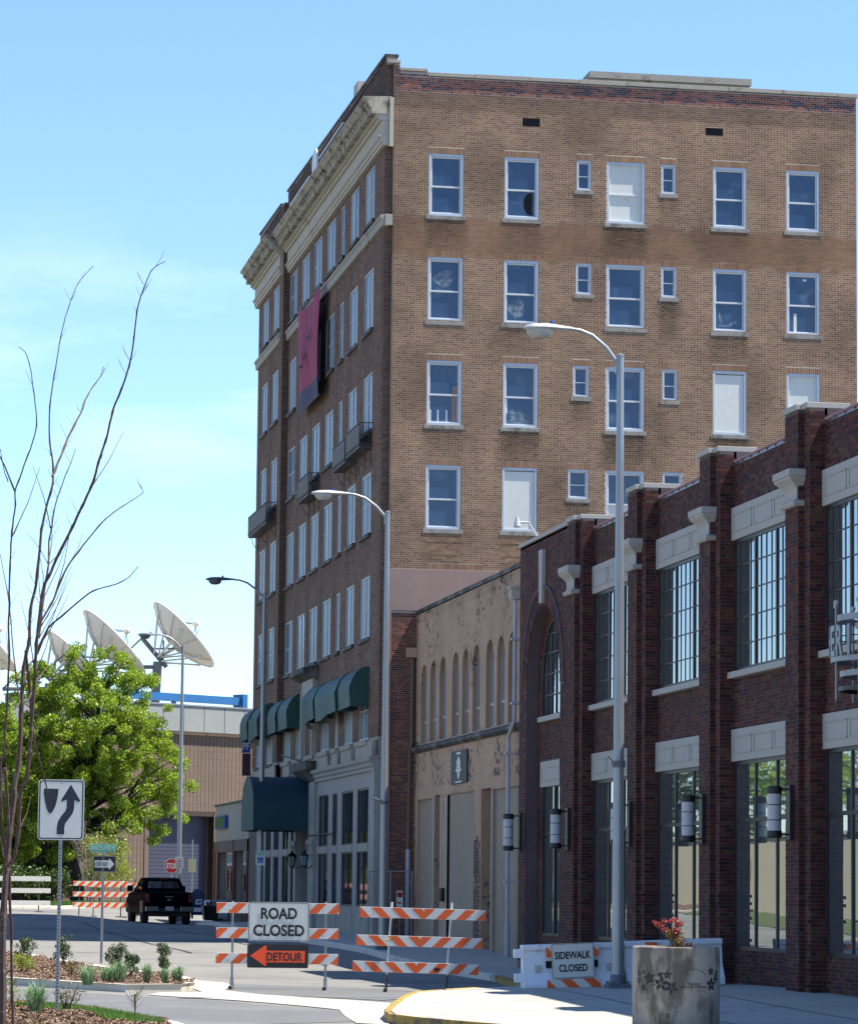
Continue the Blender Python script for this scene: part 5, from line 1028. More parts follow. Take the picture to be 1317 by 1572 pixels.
brick_mesh('b', lay(cx-1.92, cx+1.92, .35, 8.6, [(cx-1.35, cx+1.35, .95, 4.45), (cx-1.4, cx+1.4, 4.43, 5.05)], [(cx, 6.95, 1.45, 6.08)], header_every=0), (X2, 0, 0), U, FN, 'dark_brick', ab, .006)
for (rad, rad2, X, nme) in ((1.92, 2.30, PS, 'arch_ring'), (1.45, 1.80, X2, 'arch_ring')):
    zc_ = 6.75 if X == PS else 6.95; n = 46; g = G()
    for k in range(n):
        t0, t1 = math.pi*k/n, math.pi*(k+1)/n-.008
        q = [(X, -(cx-r_*math.cos(t)), zc_+r_*math.sin(t)) for r_, t in ((rad, t0), (rad, t1), (rad2, t1), (rad2, t0))]; g.prism(q, (-.02, 0, 0))
    g.obj(nme, 'dark_brick', ab, kind='stuff')
g = G(); g.tube([(PS-.02, -(cx-2.36*math.cos(t)), 6.75+2.36*math.sin(t)) for t in [math.pi*i/30 for i in range(31)]], .045, 6); g.obj('hood_mould', 'dark_mortar', ab)
G().prism([(PS-.09, -cx+.16, 8.72), (PS-.09, -cx-.16, 8.72), (PS-.09, -cx-.22, 9.98), (PS-.09, -cx+.22, 9.98)], (.1, 0, 0)).obj('keystone', 'cast', ab, bevel=.008)
G().box(X2-.12, -(cx+1.42), 5.98, X2+.1, -(cx-1.42), 6.10).obj('window_sill', 'cast', ab, bevel=.008); G().box(X2-.05, -(cx+1.4), 4.44, X2+.1, -(cx-1.4), 5.04).obj('stone_lintel', 'cast', ab, bevel=.008)
g = G(); x = X2-.064
for (p0, q0, p1, q1) in ((cx-1.2, 4.58, cx+1.2, 4.60), (cx-1.2, 4.88, cx+1.2, 4.90), (cx-1.2, 4.58, cx-1.18, 4.9), (cx+1.18, 4.58, cx+1.2, 4.9)): g.box(x, -p1, q0, x+.014, -p0, q1)
g.obj('lintel_panel', 'cast', ab)
for (r_, z0, z1, arched) in ((1.45, 6.08, 6.95, True), (1.35, .95, 4.45, False)):
    x = X2+.03; g = G(); pts = [(x, -(cx-r_*math.cos(t)), z1+r_*math.sin(t)) for t in [math.pi*i/18 for i in range(19)]]
    g.box(x-.03, -cx-r_, z0, x+.05, -cx-r_+.07, z1); g.box(x-.03, -cx+r_-.07, z0, x+.05, -cx+r_, z1); g.box(x-.03, -cx-r_, z0, x+.05, -cx+r_, z0+.06)
    if arched:
        g.tube(pts, .045, 6)
        for k in range(1, 6): u = cx-r_+2*r_*k/6; h = z1+math.sqrt(r_*r_-(u-cx)**2); g.box(x-.01, -u-.014, z0, x+.03, -u+.014, h)
        for zz in (6.6, 7.1, 7.6, 8.05): hw_ = r_ if zz < z1 else math.sqrt(r_*r_-(zz-z1)**2); g.box(x-.01, -cx-hw_, zz-.014, x+.03, -cx+hw_, zz+.014)
    else:
        g.box(x-.03, -cx-.05, z0, x+.05, -cx+.05, z1); g.box(x-.03, -cx-r_, 3.3, x+.05, -cx+r_, 3.37)
    wn = g.obj('window', 'bronze', ab); g = G()
    if arched: g.poly([(x+.02, -cx+r_, z0), (x+.02, -cx-r_, z0)]+[(p[0]+.02, p[1], p[2]) for p in pts[::-1]])
    else: g.poly([(x+.02, -cx+r_, z0), (x+.02, -cx-r_, z0), (x+.02, -cx-r_, z1), (x+.02, -cx+r_, z1)])
    g.obj('pane', 'glass_mirror', wn)
G().box(PS-.05, -a1, 10.282, PS+.45, -a0+.03, 10.375).obj('coping_stone', 'cast', D, bevel=.008)
# rooftop camera on a white arm
t = thing('rooftop_camera', 'white camera on a short white arm above the brick parapet', 'camera', (-.1, -25.1, 10.35))
g = G(); g.tube([(-.1, -25.3, 10.36), (-.42, -25.4, 10.78)], .035, 6); g.tube([(-.42, -25.4, 10.66), (-.42, -25.4, 10.98)], .018, 5); g.obj('arm', 'lamp_white', t)
g = G(); g.lathe([(.0, .11), (.03, .10), (.09, -.13), (.08, -.16), (0, -.16)], 10, (-.72, -25.4, 10.86)); g.tube([(-.42, -25.4, 10.82), (-.72, -25.4, 10.82)], .03, 5); g.obj('camera_body', 'lamp_white', t)
# wall lamps on every pier
proto = thing('wall_lamp', 'cylindrical wall lamp', 'wall lamp', (-.86, -30.74, 2.94), 0, 'white cylinder wall lamps on the brick piers')
G().lathe([(.12, .10), (.12, .76), (0, .76)], 20).obj('lamp_tube', 'sconce', proto, world=False, smooth=True)
for nm_, pf_ in (('lower_cap', [(0, 0), (.118, 0), (.13, .02), (.13, .12), (0, .12)]), ('upper_cap', [(0, .75), (.13, .75), (.13, .86), (.118, .88), (0, .88)]), ('lamp_ring', [(.125, .295), (.125, .31)]), ('lamp_ring', [(.125, .555), (.125, .57)])): G().lathe(pf_, 20).obj(nm_, 'bronze', proto, world=False)
G().box(.24, -.12, -.03, .32, .12, .90).obj('back_plate', 'bronze', proto, world=False, bevel=.008)
for z_ in (.06, .83): G().tube([(0, 0, z_), (.26, 0, z_)], .016, 6).obj('lamp_arm', 'bronze', proto, world=False)
lampl = ['white cylinder wall lamp between the white rain pipe and the arched bay', 'white cylinder wall lamp in front of the narrow window of the arched bay', 'white cylinder wall lamp half hidden by the tall lamp post', 'white cylinder wall lamp above the red leaved plant', 'white cylinder wall lamp near the right edge beside the widest window']
for i, y in enumerate((-25.3, -30.74, -36.73, -42.73, -48.73)):
    o = proto if i == 0 else copy_tree(proto); o.location = (-.86, y, 2.94); o['label'] = lampl[i]
# curved metal balcony sign
t = thing('balcony_sign', 'curved grey metal balcony sign with tall letters reading HERITAGE', 'sign', (XW, -53.4, 5.4))
cyy, Rr = -54.6, 1.28; cxx = XW-.1
def arcpts(r, z, n=28): return [(cxx-r*math.sin(t), cyy+r*math.cos(t), z) for t in [math.pi*i/n for i in range(n+1)]]
def bandring(r, z0, z1, name, mat):
    g = G(); a = arcpts(r, z0); b_ = arcpts(r, z1); c = arcpts(r-.03, z0); d_ = arcpts(r-.03, z1); n = len(a)
    g.add(a+b_+c+d_, [(i, i+1, n+i+1, n+i) for i in range(n-1)]+[(2*n+i, 3*n+i, 3*n+i+1, 2*n+i+1) for i in range(n-1)]+[(n+i, n+i+1, 3*n+i+1, 3*n+i) for i in range(n-1)]+[(i, 2*n+i, 2*n+i+1, i+1) for i in range(n-1)]); return g.obj(name, mat, t)
bandring(Rr-.10, 6.20, 6.30, 'upper_band', 'alum'); bandring(Rr, 5.56, 5.64, 'letter_rail', 'alum'); bandring(Rr-.14, 5.34, 5.43, 'lower_band', 'alum'); bandring(Rr-.12, 5.12, 5.19, 'dark_ring', 'bronze'); bandring(Rr-.02, 5.94, 5.955, 'thin_rail', 'bronze')
for k, a in enumerate([.18, .55, 1.0, 1.57, 2.1, 2.6, 2.95]):
    x, y = cxx-Rr*.97*math.sin(a), cyy+Rr*.97*math.cos(a); g = G(); g.tube([(x, y, 5.0), (x, y, 6.45)], .018, 6); p = g.obj('post', 'alum', t); g = G(); g.lathe([(0, -.045), (.032, -.032), (.045, 0), (.032, .032), (0, .045)], 12, (x, y, 6.48)); g.obj('ball_finial', 'lamp_white', p, smooth=True)
letters = 'HERITAGE'
for k, ch in enumerate(letters):
    a = 1.36+k*.20; cu = bpy.data.curves.new('l', 'FONT'); cu.body = ch; cu.extrude = .03; cu.offset = .025; cu.align_x = 'CENTER'; o = bpy.data.objects.new('l', cu); COL.objects.link(o)
    me = bpy.data.meshes.new_from_object(o.evaluated_get(bpy.context.evaluated_depsgraph_get())); bpy.data.objects.remove(o); me.materials.clear()
    co = np.empty(len(me.vertices)*3, np.float32); me.vertices.foreach_get('co', co); co = co.reshape(-1, 3); lo, hi = co.min(0), co.max(0)
    lx = (co[:, 0]-(lo[0]+hi[0])/2)/(hi[0]-lo[0])*.20*(.3 if ch == 'I' else 1); lz = (co[:, 1]-lo[1])/(hi[1]-lo[1])*.48; ly = co[:, 2]*.6
    # letters stand on the rail, facing outwards
    nx_, ny_ = -math.sin(a), math.cos(a); tx, ty = -math.cos(a), -math.sin(a)
    out = np.stack([cxx+(Rr+ly)*nx_+lx*tx*1.0, cyy+(Rr+ly)*ny_+lx*ty*1.0, 5.64+lz], 1)-np.array(t.location); me.vertices.foreach_set('co', out.astype(np.float32).ravel()); me.update(); link('letter', me, 'alum', t)

# ================================================================== STREET END BUILDINGS
C = thing('corner_shop', 'low cream and brown shop building beyond the hotel canopy', 'building', (-.3, 37, .5))
X = -.30
g = G(); wall_sheet(g, (X, 0, 0), (0, 1, 0), FN, 31.5, 43.9, .2, 5.5, [(36.6, 42.4, .2, 3.5), (31.7, 36.2, .2, 3.5)], depth=.3); g.poly([(X, 31.5, .2), (12, 31.5, .2), (12, 31.5, 5.5), (X, 31.5, 5.5)]); g.poly([(X, 43.9, .2), (X, 43.9, 5.5), (12, 43.9, 5.5), (12, 43.9, .2)]); g.poly([(X, 31.5, 5.45), (12, 31.5, 5.45), (12, 43.9, 5.45), (X, 43.9, 5.45)]); g.obj('walls', 'stucco_cream', C)
G().box(X-.06, 31.5, 5.5, X+.2, 44, 5.58).obj('green_cap', 'awning_end', C)
G().box(X-.03, 31.5, .2, X-.002, 44, 3.97).obj('lower_front', 'brown_wall', C) if False else None
for a, b in ((36.55, 36.7), (31.5, 31.72), (36.1, 36.6), (42.3, 42.6), (43.4, 43.9)): G().box(X-.06, a, .2, X+.02, b, 3.96).obj('brick_pier', 'red_brick', C)
G().box(X-.05, 31.5, 3.5, X+.02, 43.9, 3.97).obj('fascia', 'brown_wall', C)
G().box(X+.28, 31.7, .2, X+.32, 42.4, 3.5).obj('shop_panel', mk('brown_panel', (.26, .19, .145), var=.08), C)
for a, b in ((37.1, 40.9), (31.9, 34.9)):
    g = G(); g.box(X+.2, a, 2.92, X+.28, b, 3.02); g.box(X+.2, a, 3.4, X+.28, b, 3.5)
    for k in range(4): yy = a+(b-a-.08)*k/3; g.box(X+.2, yy, 3.02, X+.28, yy+.08, 3.4)
    f = g.obj('window', 'sash', C); G().box(X+.25, a, 3.0, X+.26, b, 3.42).obj('pane', 'glass_front', f)
G().box(X+.2, 39.4, 1.85, X+.27, 40.7, 2.75).obj('door_window', 'glass_dark', C); G().box(X+.2, 32.3, 1.85, X+.27, 34.5, 2.55).obj('door_window', 'glass_dark', C)
t = thing('shop_sign', 'small green and blue box sign on the cream shop wall', 'sign', (X-.2, 40.8, 4.8)); G().box(X-.14, 38.9, 4.5, X-.02, 42.8, 5.05).obj('sign_box', 'sign_blue', t); g = G(); g.box(X-.15, 39.1, 4.55, X-.142, 42.7, 5.0); g.obj('green_face', mk('sign_face', (.06, .16, .03), var=.5, scale=2.5, fine=6), t); G().box(X-.13, 38.88, 4.52, X-.03, 38.895, 5.03).obj('end_face', 'sign_blue', t)
t = thing('projecting_sign', 'blue projecting sign with the white letters PF over a maroon board at the hotel end', 'sign', (-.5, 31.6, 7.2)); G().box(-.62, 31.6, 7.42, -.28, 31.66, 7.95).obj('blue_board', 'sign_blue', t); G().box(-.60, 31.61, 6.5, -.26, 31.65, 7.40).obj('maroon_board', mk('maroon_paint', (.10, .03, .055)), t)
lt = lettering('PF', t, 'sign_white', 0, 0, .28, .3); lt.location = Vector((-.45, 31.595, 7.69))-Vector(t.location)

F_ = thing('tiled_warehouse', 'brown tiled building with a grey panelled parapet and blue grey door', 'building', (1, 75, .9))
p0 = Vector((-11.0, 53.0, 0)); dr = Vector((.645, .764, 0)).normalized()
# facade line through the measured points, receding to the right
p0 = Vector((-6.0, 62.2, 0)); dr = Vector((8.54, 16.84, 0)); dr = Vector((3.41+5.13, 7.55+9.29, 0)).normalized()
dr = Vector((.80, .60, 0)); p0 = Vector((1.2, 74.6, 0))-dr*12
nn = Vector((dr.y, -dr.x, 0))      # towards the camera
def fp(s_, d_, z): q = p0+dr*s_+nn*d_; return (q.x, q.y, z)
LEN = 27
g = G()
def slab(g, s0, s1, d0, d1, z0, z1): g.prism([fp(s0, d0, z0), fp(s1, d0, z0), fp(s1, d0, z1), fp(s0, d0, z1)], tuple(nn*(d1-d0))); return g
dS0, dS1 = 9.75, 14.4
slab(g, 0, dS0, -.4, 0, .3, 10.2); slab(g, dS1, LEN, -.4, 0, .3, 10.2); slab(g, dS0, dS1, -.4, 0, 5.75, 10.2); slab(g, 0, LEN, -12, -1.4, .3, 10.2); g.obj('walls', 'tile_joint', F_)
tl = []; zc = .4
while zc < 10.1:
    s_ = 0
    while s_ < LEN:
        if not (dS0-.05 < s_+.1 < dS1 and zc < 5.75): tl.append((s_+.018, s_+.264, zc+.003, zc+.397))
        s_ += .28
    zc += .40
brick_mesh('b', tl, tuple(p0), tuple(dr), tuple(nn), 'tile_brown', F_, .004, 'tall brown wall tiles', partname='wall_tiles')
g = G(); s_ = 0
slab(g, 0, LEN, -.2, .04, 10.05, 10.2); g.obj('soffit_strip', 'tan_paint', F_)
s_ = 0
while s_ < LEN: G_ = G(); slab(G_, s_+.02, s_+1.46, -.2, .30, 10.2, 11.55); G_.obj('parapet_panel', 'panel_grey', F_, bevel=.01); s_ += 1.48
g = G(); slab(g, 0, LEN, -.3, .36, 11.56, 11.64); g.obj('parapet_cap', 'alum', F_)
g = G(); slab(g, dS0, dS1, -.8, -.6, .3, 5.75); dr_ = g.obj('shutter_door', 'door_grey2', F_)
zc = .5
while zc < 5.7: g = G(); slab(g, dS0, dS1, -.6, -.59, zc, zc+.17); g.obj('shutter_slat', 'door_grey2', dr_); zc += .2
for a, b in ((dS0-.3, dS0), (dS1, dS1+.3)): g = G(); slab(g, a, b, -1.2, .05, .3, 5.9); g.obj('door_jamb', 'brown_wall', F_)
g = G(); slab(g, 9.0, 18.9, -3.2, -2.8, 12.0, 12.42); g.obj('blue_roof_beam', 'blue_steel', F_); g = G(); slab(g, 18.9, 19.26, -3.4, -2.6, 11.6, 12.6); g.obj('beam_end_post', 'blue_steel', F_); g = G()
for s_ in (4, 9, 14, 19): slab(g, s_, s_+.2, -3.1, -2.9, 10.2, 12)
g.obj('beam_supports', 'blue_steel', F_, kind='stuff')

g = G(); slab(g, -6, LEN+4, -45, -.45, 11.0, 11.15); g.obj('bounce_roof', 'stone', F_)  # unseen roof slab, added to bounce light onto the dish backs
# satellite dishes -------------------------------------------------------------
def dish(cpos, axis, roll_, dia, lbl, full=True, mast=5.0):
    t = thing('satellite_dish', lbl, 'satellite dish', cpos, 0, 'white satellite dishes behind the tiled building'); ax = Vector(axis).normalized()
    Q = ax.to_track_quat('Z', 'X').to_matrix(); Rr_ = dia/2; fl = dia*.36
    prof = [(Rr_*k/12, (Rr_*k/12)**2/(4*fl)) for k in range(13)]; n = 36; vs = []
    for (r_, z) in prof:
        for k in range(n): vs.append(Q @ Vector((r_*math.cos(2*math.pi*k/n), r_*math.sin(2*math.pi*k/n), z)))
    fs = [(i*n+k, i*n+(k+1) % n, (i+1)*n+(k+1) % n, (i+1)*n+k) for i in range(len(prof)-1) for k in range(n)]
    g = G(); g.add(vs, fs); g.obj('reflector', 'dish', t, world=False, smooth=True)
    g = G(); zr = Rr_**2/(4*fl); rim = [Q @ Vector((Rr_*math.cos(2*math.pi*k/48), Rr_*math.sin(2*math.pi*k/48), zr)) for k in range(49)]; g.tube(rim, .07, 6, cap=False); g.obj('rim', 'dish', t, world=False)
    for k in range(8):
        a = 2*math.pi*k/8+.2; g = G(); pr_ = [(r_, z) for r_, z in prof[1:]]
        for (r0, z0), (r1, z1) in zip(pr_, pr_[1:]):
            e0, e1 = Vector((r0*math.cos(a), r0*math.sin(a), z0)), Vector((r1*math.cos(a), r1*math.sin(a), z1)); d0, d1 = e0-Vector((0, 0, .08)), e1-Vector((0, 0, .07)); g.add([Q @ e0, Q @ e1, Q @ d1, Q @ d0], [(0, 1, 2, 3)])
        g.obj('rib', 'dish', t, world=False)
    hub = Q @ Vector((0, 0, -1.15))
    g = G()
    for k in range(6):
        a = 2*math.pi*k/6+.3; g.tube([Q @ Vector((Rr_*.86*math.cos(a), Rr_*.86*math.sin(a), .62*zr)), hub+Q @ Vector((.35*math.cos(a), .35*math.sin(a), 0))], .055, 5); g.tube([Q @ Vector((Rr_*.4*math.cos(a), Rr_*.4*math.sin(a), .1)), hub], .05, 5)
    g.obj('back_struts', 'dish', t, world=False)
    fc = Q @ Vector((0, 0, fl)); g = G()
    for k in range(4): a = math.pi/4+math.pi*k/2; g.tube([Q @ Vector((Rr_*.8*math.cos(a), Rr_*.8*math.sin(a), .64*zr)), fc], .025, 4)
    g.obj('feed_struts', 'dish_steel', t, world=False); g = G(); g.lathe([(0, -.2), (.16, -.15), (.2, .1), (.1, .3), (0, .3)], 12, fc, Q); g.obj('feed_horn', 'dish', t, world=False)
    g = G(); g.tube([hub+Vector((0, 0, -.2)), hub+Vector((-.2, .2, -mast))], .26, 8); g.obj('mast', 'dish_steel', t, world=False)
    g = G(); h2 = hub+Vector((-2.6, .3, -.55)); g.tube([hub+Vector((.1, 0, -.5)), h2], .11, 6); g.tube([hub+Vector((-.9, 0, 1.1)), hub+Vector((.5, 0, -.5))], .13, 6); g.tube([hub+Vector((-.9, 0, 1.1)), h2], .05, 5); g.tube([hub+Vector((-.4, 0, .5)), hub+Vector((.9, 0, .55))], .05, 5); g.tube([hub+Vector((.3, 0, -.4)), hub+Vector((.3, 0, 1.0))], .05, 5); g.obj('mount_frame', 'dish_steel', t, world=False)
    return t
cr_, cu_, cf_ = Vector((math.cos(YAW), -math.sin(YAW), 0)), Vector((0, 0, 1)), Vector((math.sin(YAW), math.cos(YAW), 0))
axd = cr_*.70+cu_*.66+cf_*.30
def dish_at(a, b, lbl, **k):
    """a: left end of the rim chord, b: right end"""
    a, b = Vector(a), Vector(b); dia = (b-a).length; ch = (b-a).normalized(); n = (cf_*.19+(cr_*-ch.dot(cu_)+cu_*ch.dot(cr_))*.98).normalized(); c = (a+b)/2; f_ = dia*.36; dish(c-n*((dia/2)**2/(4*f_)), n, 0, dia, lbl, **k)
dish_at((.47, 84.26, 17.78), (3.81, 84.07, 14.36), 'large white satellite dish rightmost and clear of the tree crown')
dish_at((-3.40, 84.98, 17.3), (.05, 84.8, 13.9), 'white satellite dish half hidden behind the top of the tree', mast=4)
dish_at((-5.3, 86.4, 16.2), (-2.4, 86.4, 13.4), 'small part hidden white satellite dish behind the tree crown', mast=3.5)
dish_at((-10.3, 85.9, 17.3), (-7.1, 85.9, 14.0), 'white satellite dish cut off by the left edge of the view', mast=4)

# ================================================================== STREET LAMPS
def street_lamp(x, y, zb_, h, lbl, dx=-2.2, dz=.55, mat='galv', dark=False, base=True):
    t = thing('street_lamp', lbl, 'street lamp', (x, y, zb_), 0, 'cobra head street lamps along the kerb')
    g = G(); g.tube([(0, 0, 0), (0, 0, h)], [.115, .062], 18); g.obj('pole', mat, t, world=False, smooth=True)
    if base: g = G(); g.box(-.2, -.2, -.12, .2, .2, .03); g.lathe([(.14, .03), (.14, .16), (.12, .2)], 16); [g.lathe([(.03, .03), (.03, .08)], 6, (a*.15, b*.15, 0)) for a in (-1, 1) for b in (-1, 1)]; g.obj('pole_base', 'dish_steel', t, world=False)
    G().lathe([(.07, h), (.07, h+.03), (.0, h+.06)], 14).obj('pole_cap', mat, t, world=False)
    ax, az = dx*.42, dz
    g = G(); pts = [(-.03, 0, h-.16), (ax*.35, .0, h-.16+az*.62), (ax*.7, 0, h-.16+az*1.05), (ax, 0, h-.16+az*1.22), (ax*1.25, 0, h-.16+az*1.26)]; g.tube(pts, [.045, .04, .036, .032, .03], 10); g.obj('arm', mat, t, world=False, smooth=True)
    G().box(-.09, -.03, h-.32, -.04, .03, h-.02).obj('arm_bracket', mat, t, world=False)
    ex, ez = ax*1.2, h-.16+az*1.26; L_ = dx-ex
    # luminaire body: lofted ovals
    vs = []; n = 14; sec = [(0, .035, .035, 0), (.12, .05, .045, .0), (.3, .11, .065, .0), (.55, .17, .085, .0), (.8, .165, .08, -.01), (.95, .10, .055, -.02), (1, .02, .015, -.03)]
    for (s_, w_, hh, o_) in sec:
        for k in range(n): a = 2*math.pi*k/n; vs.append((ex+L_*s_, w_*math.cos(a), ez+o_+hh*math.sin(a)*(1 if math.sin(a) > 0 else .6)))
    g = G(); g.add(vs, [(i*n+k, i*n+(k+1) % n, (i+1)*n+(k+1) % n, (i+1)*n+k) for i in range(len(sec)-1) for k in range(n)]); g.obj('luminaire', 'dish_steel' if dark else 'lamp_white', t, world=False, smooth=True)
    cx_ = ex+L_*.68; g = G(); vs = []; pr = [(1, 0), (.95, -.07), (.75, -.13), (.4, -.165), (.05, -.17)]
    for r_, z in pr:
        for k in range(16): a = 2*math.pi*k/16; vs.append((cx_+.24*r_*math.cos(a), .145*r_*math.sin(a), ez-.035+z))
    g.add(vs, [(i*16+k, i*16+(k+1) % 16, (i+1)*16+(k+1) % 16, (i+1)*16+k) for i in range(4) for k in range(16)]+[tuple(range(64, 80))]); g.obj('lens', 'dish_steel' if dark else 'lens', t, world=False, smooth=True)
    G().lathe([(.035, 0), (.035, .06), (0, .07)], 8, (ex+L_*.42, 0, ez+.07)).obj('photocell', 'sign_blue', t, world=False)
    return t
t1 = street_lamp(-2.94, -45.92, .34, 11.28, 'tall grey street lamp rising in front of the dark brick building', dx=-1.78, dz=.50)
g = G(); g.tube([(0, 0, 3.9), (-.12, -.05, 3.95)], .035, 6); g.tube([(-.08, -.1, 3.92), (-.22, -.12, 4.06)], .02, 5); g.lathe([(.125, 3.86), (.125, 3.98)], 14); g.obj('banner_bracket', 'dish_steel', t1, world=False)
t2 = street_lamp(-1.87, -12.82, .36, 12.02, 'grey street lamp standing at the corner of the brick hotel', dx=-2.15, dz=.52)
g = G(); g.tube([(0, 0, 4.0), (-.3, -.1, 4.12)], .03, 6); g.lathe([(.12, 3.95), (.12, 4.05)], 12); g.obj('banner_bracket', 'dish_steel', t2, world=False)
t3 = street_lamp(-1.70, 16.13, .55, 12.0, 'grey street lamp in front of the dark teal entrance canopy', dx=-2.15, dz=.52, dark=True)
t4 = street_lamp(-1.89, 43.72, .62, 11.94, 'farthest grey street lamp beside the black pickup truck', dx=-2.0, dz=.5, dark=True)

# ================================================================== SIGNS
def plate(g, x0, z0, x1, z1, r=.03, y=0., d=.003, n=5):
    pts = []
    for cx_, cz_, a0 in ((x1-r, z0+r, -90), (x1-r, z1-r, 0), (x0+r, z1-r, 90), (x0+r, z0+r, 180)):
        for k in range(n+1): a = R(a0+90*k/n); pts.append((cx_+r*math.cos(a), y, cz_+r*math.sin(a)))
    return g.prism(pts, (0, d, 0))
def flat(pts, name, mat, parent, y=-.004):
    b = bmesh.new(); f = b.faces.new([b.verts.new((x, y, z)) for x, z in pts]); f.normal_update(); bmesh.ops.triangulate(b, faces=[f]); me = bpy.data.meshes.new(name); b.to_mesh(me); b.free(); return link(name, me, mat, parent)
def bordered(t, x0, z0, x1, z1, face, border, y=0., bw=.02, r=.04, name='sign_plate'):
    plate(G(), x0, z0, x1, z1, r, y, .004).obj(name, face, t, world=False)
    outer = []; inner = []
    for rr, ins, L in ((r*.8, bw*.8, outer), (r*.6, bw*1.8, inner)):
        for cx_, cz_, a0 in ((x1-ins-rr, z0+ins+rr, -90), (x1-ins-rr, z1-ins-rr, 0), (x0+ins+rr, z1-ins-rr, 90), (x0+ins+rr, z0+ins+rr, 180)):
            for k in range(5): a = R(a0+90*k/4); L.append((cx_+rr*math.cos(a), y-.0015, cz_+rr*math.sin(a)))
    n = len(outer); g = G(); g.add(outer+inner, [(i, (i+1) % n, n+(i+1) % n, n+i) for i in range(n)]); g.obj('border_line', border, t, world=False)
def perforated(t, x, y, z0, z1, w_=.05, mat='galv'):
    G().box(x-w_/2, y-w_/2, z0, x+w_/2, y+w_/2, z1).obj('post', mat, t, world=False)
    g = G(); z = z0+.12
    while z < z1-.05: g.lathe([(.011, 0), (.011, .002)], 6, (x, y-w_/2-.002, z), Matrix.Rotation(math.pi/2, 3, 'X')); z += .05
    g.obj('post_holes', 'dark', t, kind='stuff', world=False)
# keep right sign
t = thing('keep_right_sign', 'white keep right sign with dark shield and curved arrow on perforated post', 'road sign', (-13.33, -53.8, .08), R(-9))
perforated(t, 0, .03, 0, 2.6); W_, Hh = .69, .905; z0 = 2.60
plate(G(), -W_/2, z0, W_/2, z0+Hh, .05, 0, .003).obj('sign_plate', 'sign_white', t, world=False)
bordered(t, -W_/2, z0, W_/2, z0+Hh, 'sign_white', 'sign_navy', y=-.003, bw=.018, r=.05)
def kz(px, py): return (-W_/2+(px-255)/323*W_, z0+Hh-(py-625)/430*Hh)
sh = [(292, 690), (395, 692), (394, 720), (388, 765), (376, 815), (360, 850), (342, 868), (330, 862), (316, 835), (302, 780), (294, 730)]
flat([kz(*p) for p in sh], 'shield_mark', 'sign_navy', t, -.0052)
arw = [(482, 660), (550, 775), (542, 785), (508, 770), (508, 830), (498, 865), (470, 905), (448, 935), (442, 965), (442, 1016), (390, 1014), (390, 965), (396, 925), (418, 885), (446, 850), (456, 825), (456, 768), (422, 780), (414, 774)]
flat([kz(*p) for p in arw], 'curved_arrow', 'sign_navy', t, -.0052)
g = G(); g.lathe([(.012, 0), (.012, .004)], 8, (0, -.009, z0+Hh-.06), Matrix.Rotation(math.pi/2, 3, 'X')); g.lathe([(.012, 0), (.012, .004)], 8, (0, -.009, z0+.05), Matrix.Rotation(math.pi/2, 3, 'X')); g.obj('bolts', 'galv', t, world=False)
# one way sign with street name
t = thing('one_way_sign', 'black one way sign with white arrow on a post below the green street name', 'road sign', (-10.18, -21.15, .12), R(-10))
perforated(t, 0, .03, 0, 2.95, .06); x0, x1, z0, z1 = -.25, .32, 2.22, 2.62
bordered(t, x0, z0, x1, z1, 'sign_black', 'sign_white', y=0, bw=.006, r=.03)
flat([(-.205, 2.33), (.15, 2.33), (.15, 2.275), (.275, 2.42), (.15, 2.565), (.15, 2.51), (-.205, 2.51)], 'white_arrow', 'sign_white', t, -.0045)
lettering('ONE WAY', t, 'sign_black', -.03, 2.42, .315, .115, y=-.006, bold=.01)
t = thing('street_name_sign', 'small green street name sign reading BIRTHPLACE OF COUNTRY MUSIC WY', 'street sign', (-10.18, -21.15, .12), R(-10))
plate(G(), -.33, 2.71, .29, 2.905, .02, 0, .006).obj('sign_plate', 'sign_white', t, world=False); plate(G(), -.32, 2.72, .28, 2.895, .015, -.002, .002).obj('green_field', 'sign_green', t, world=False)
lettering('BIRTHPLACE OF COUNTRY MUSIC WY', t, 'sign_white', -.02, 2.81, .56, .115, y=-.003, bold=.02); G().box(-.04, -.02, 2.63, .06, .05, 2.72).obj('post_clamp', 'galv', t, world=False)
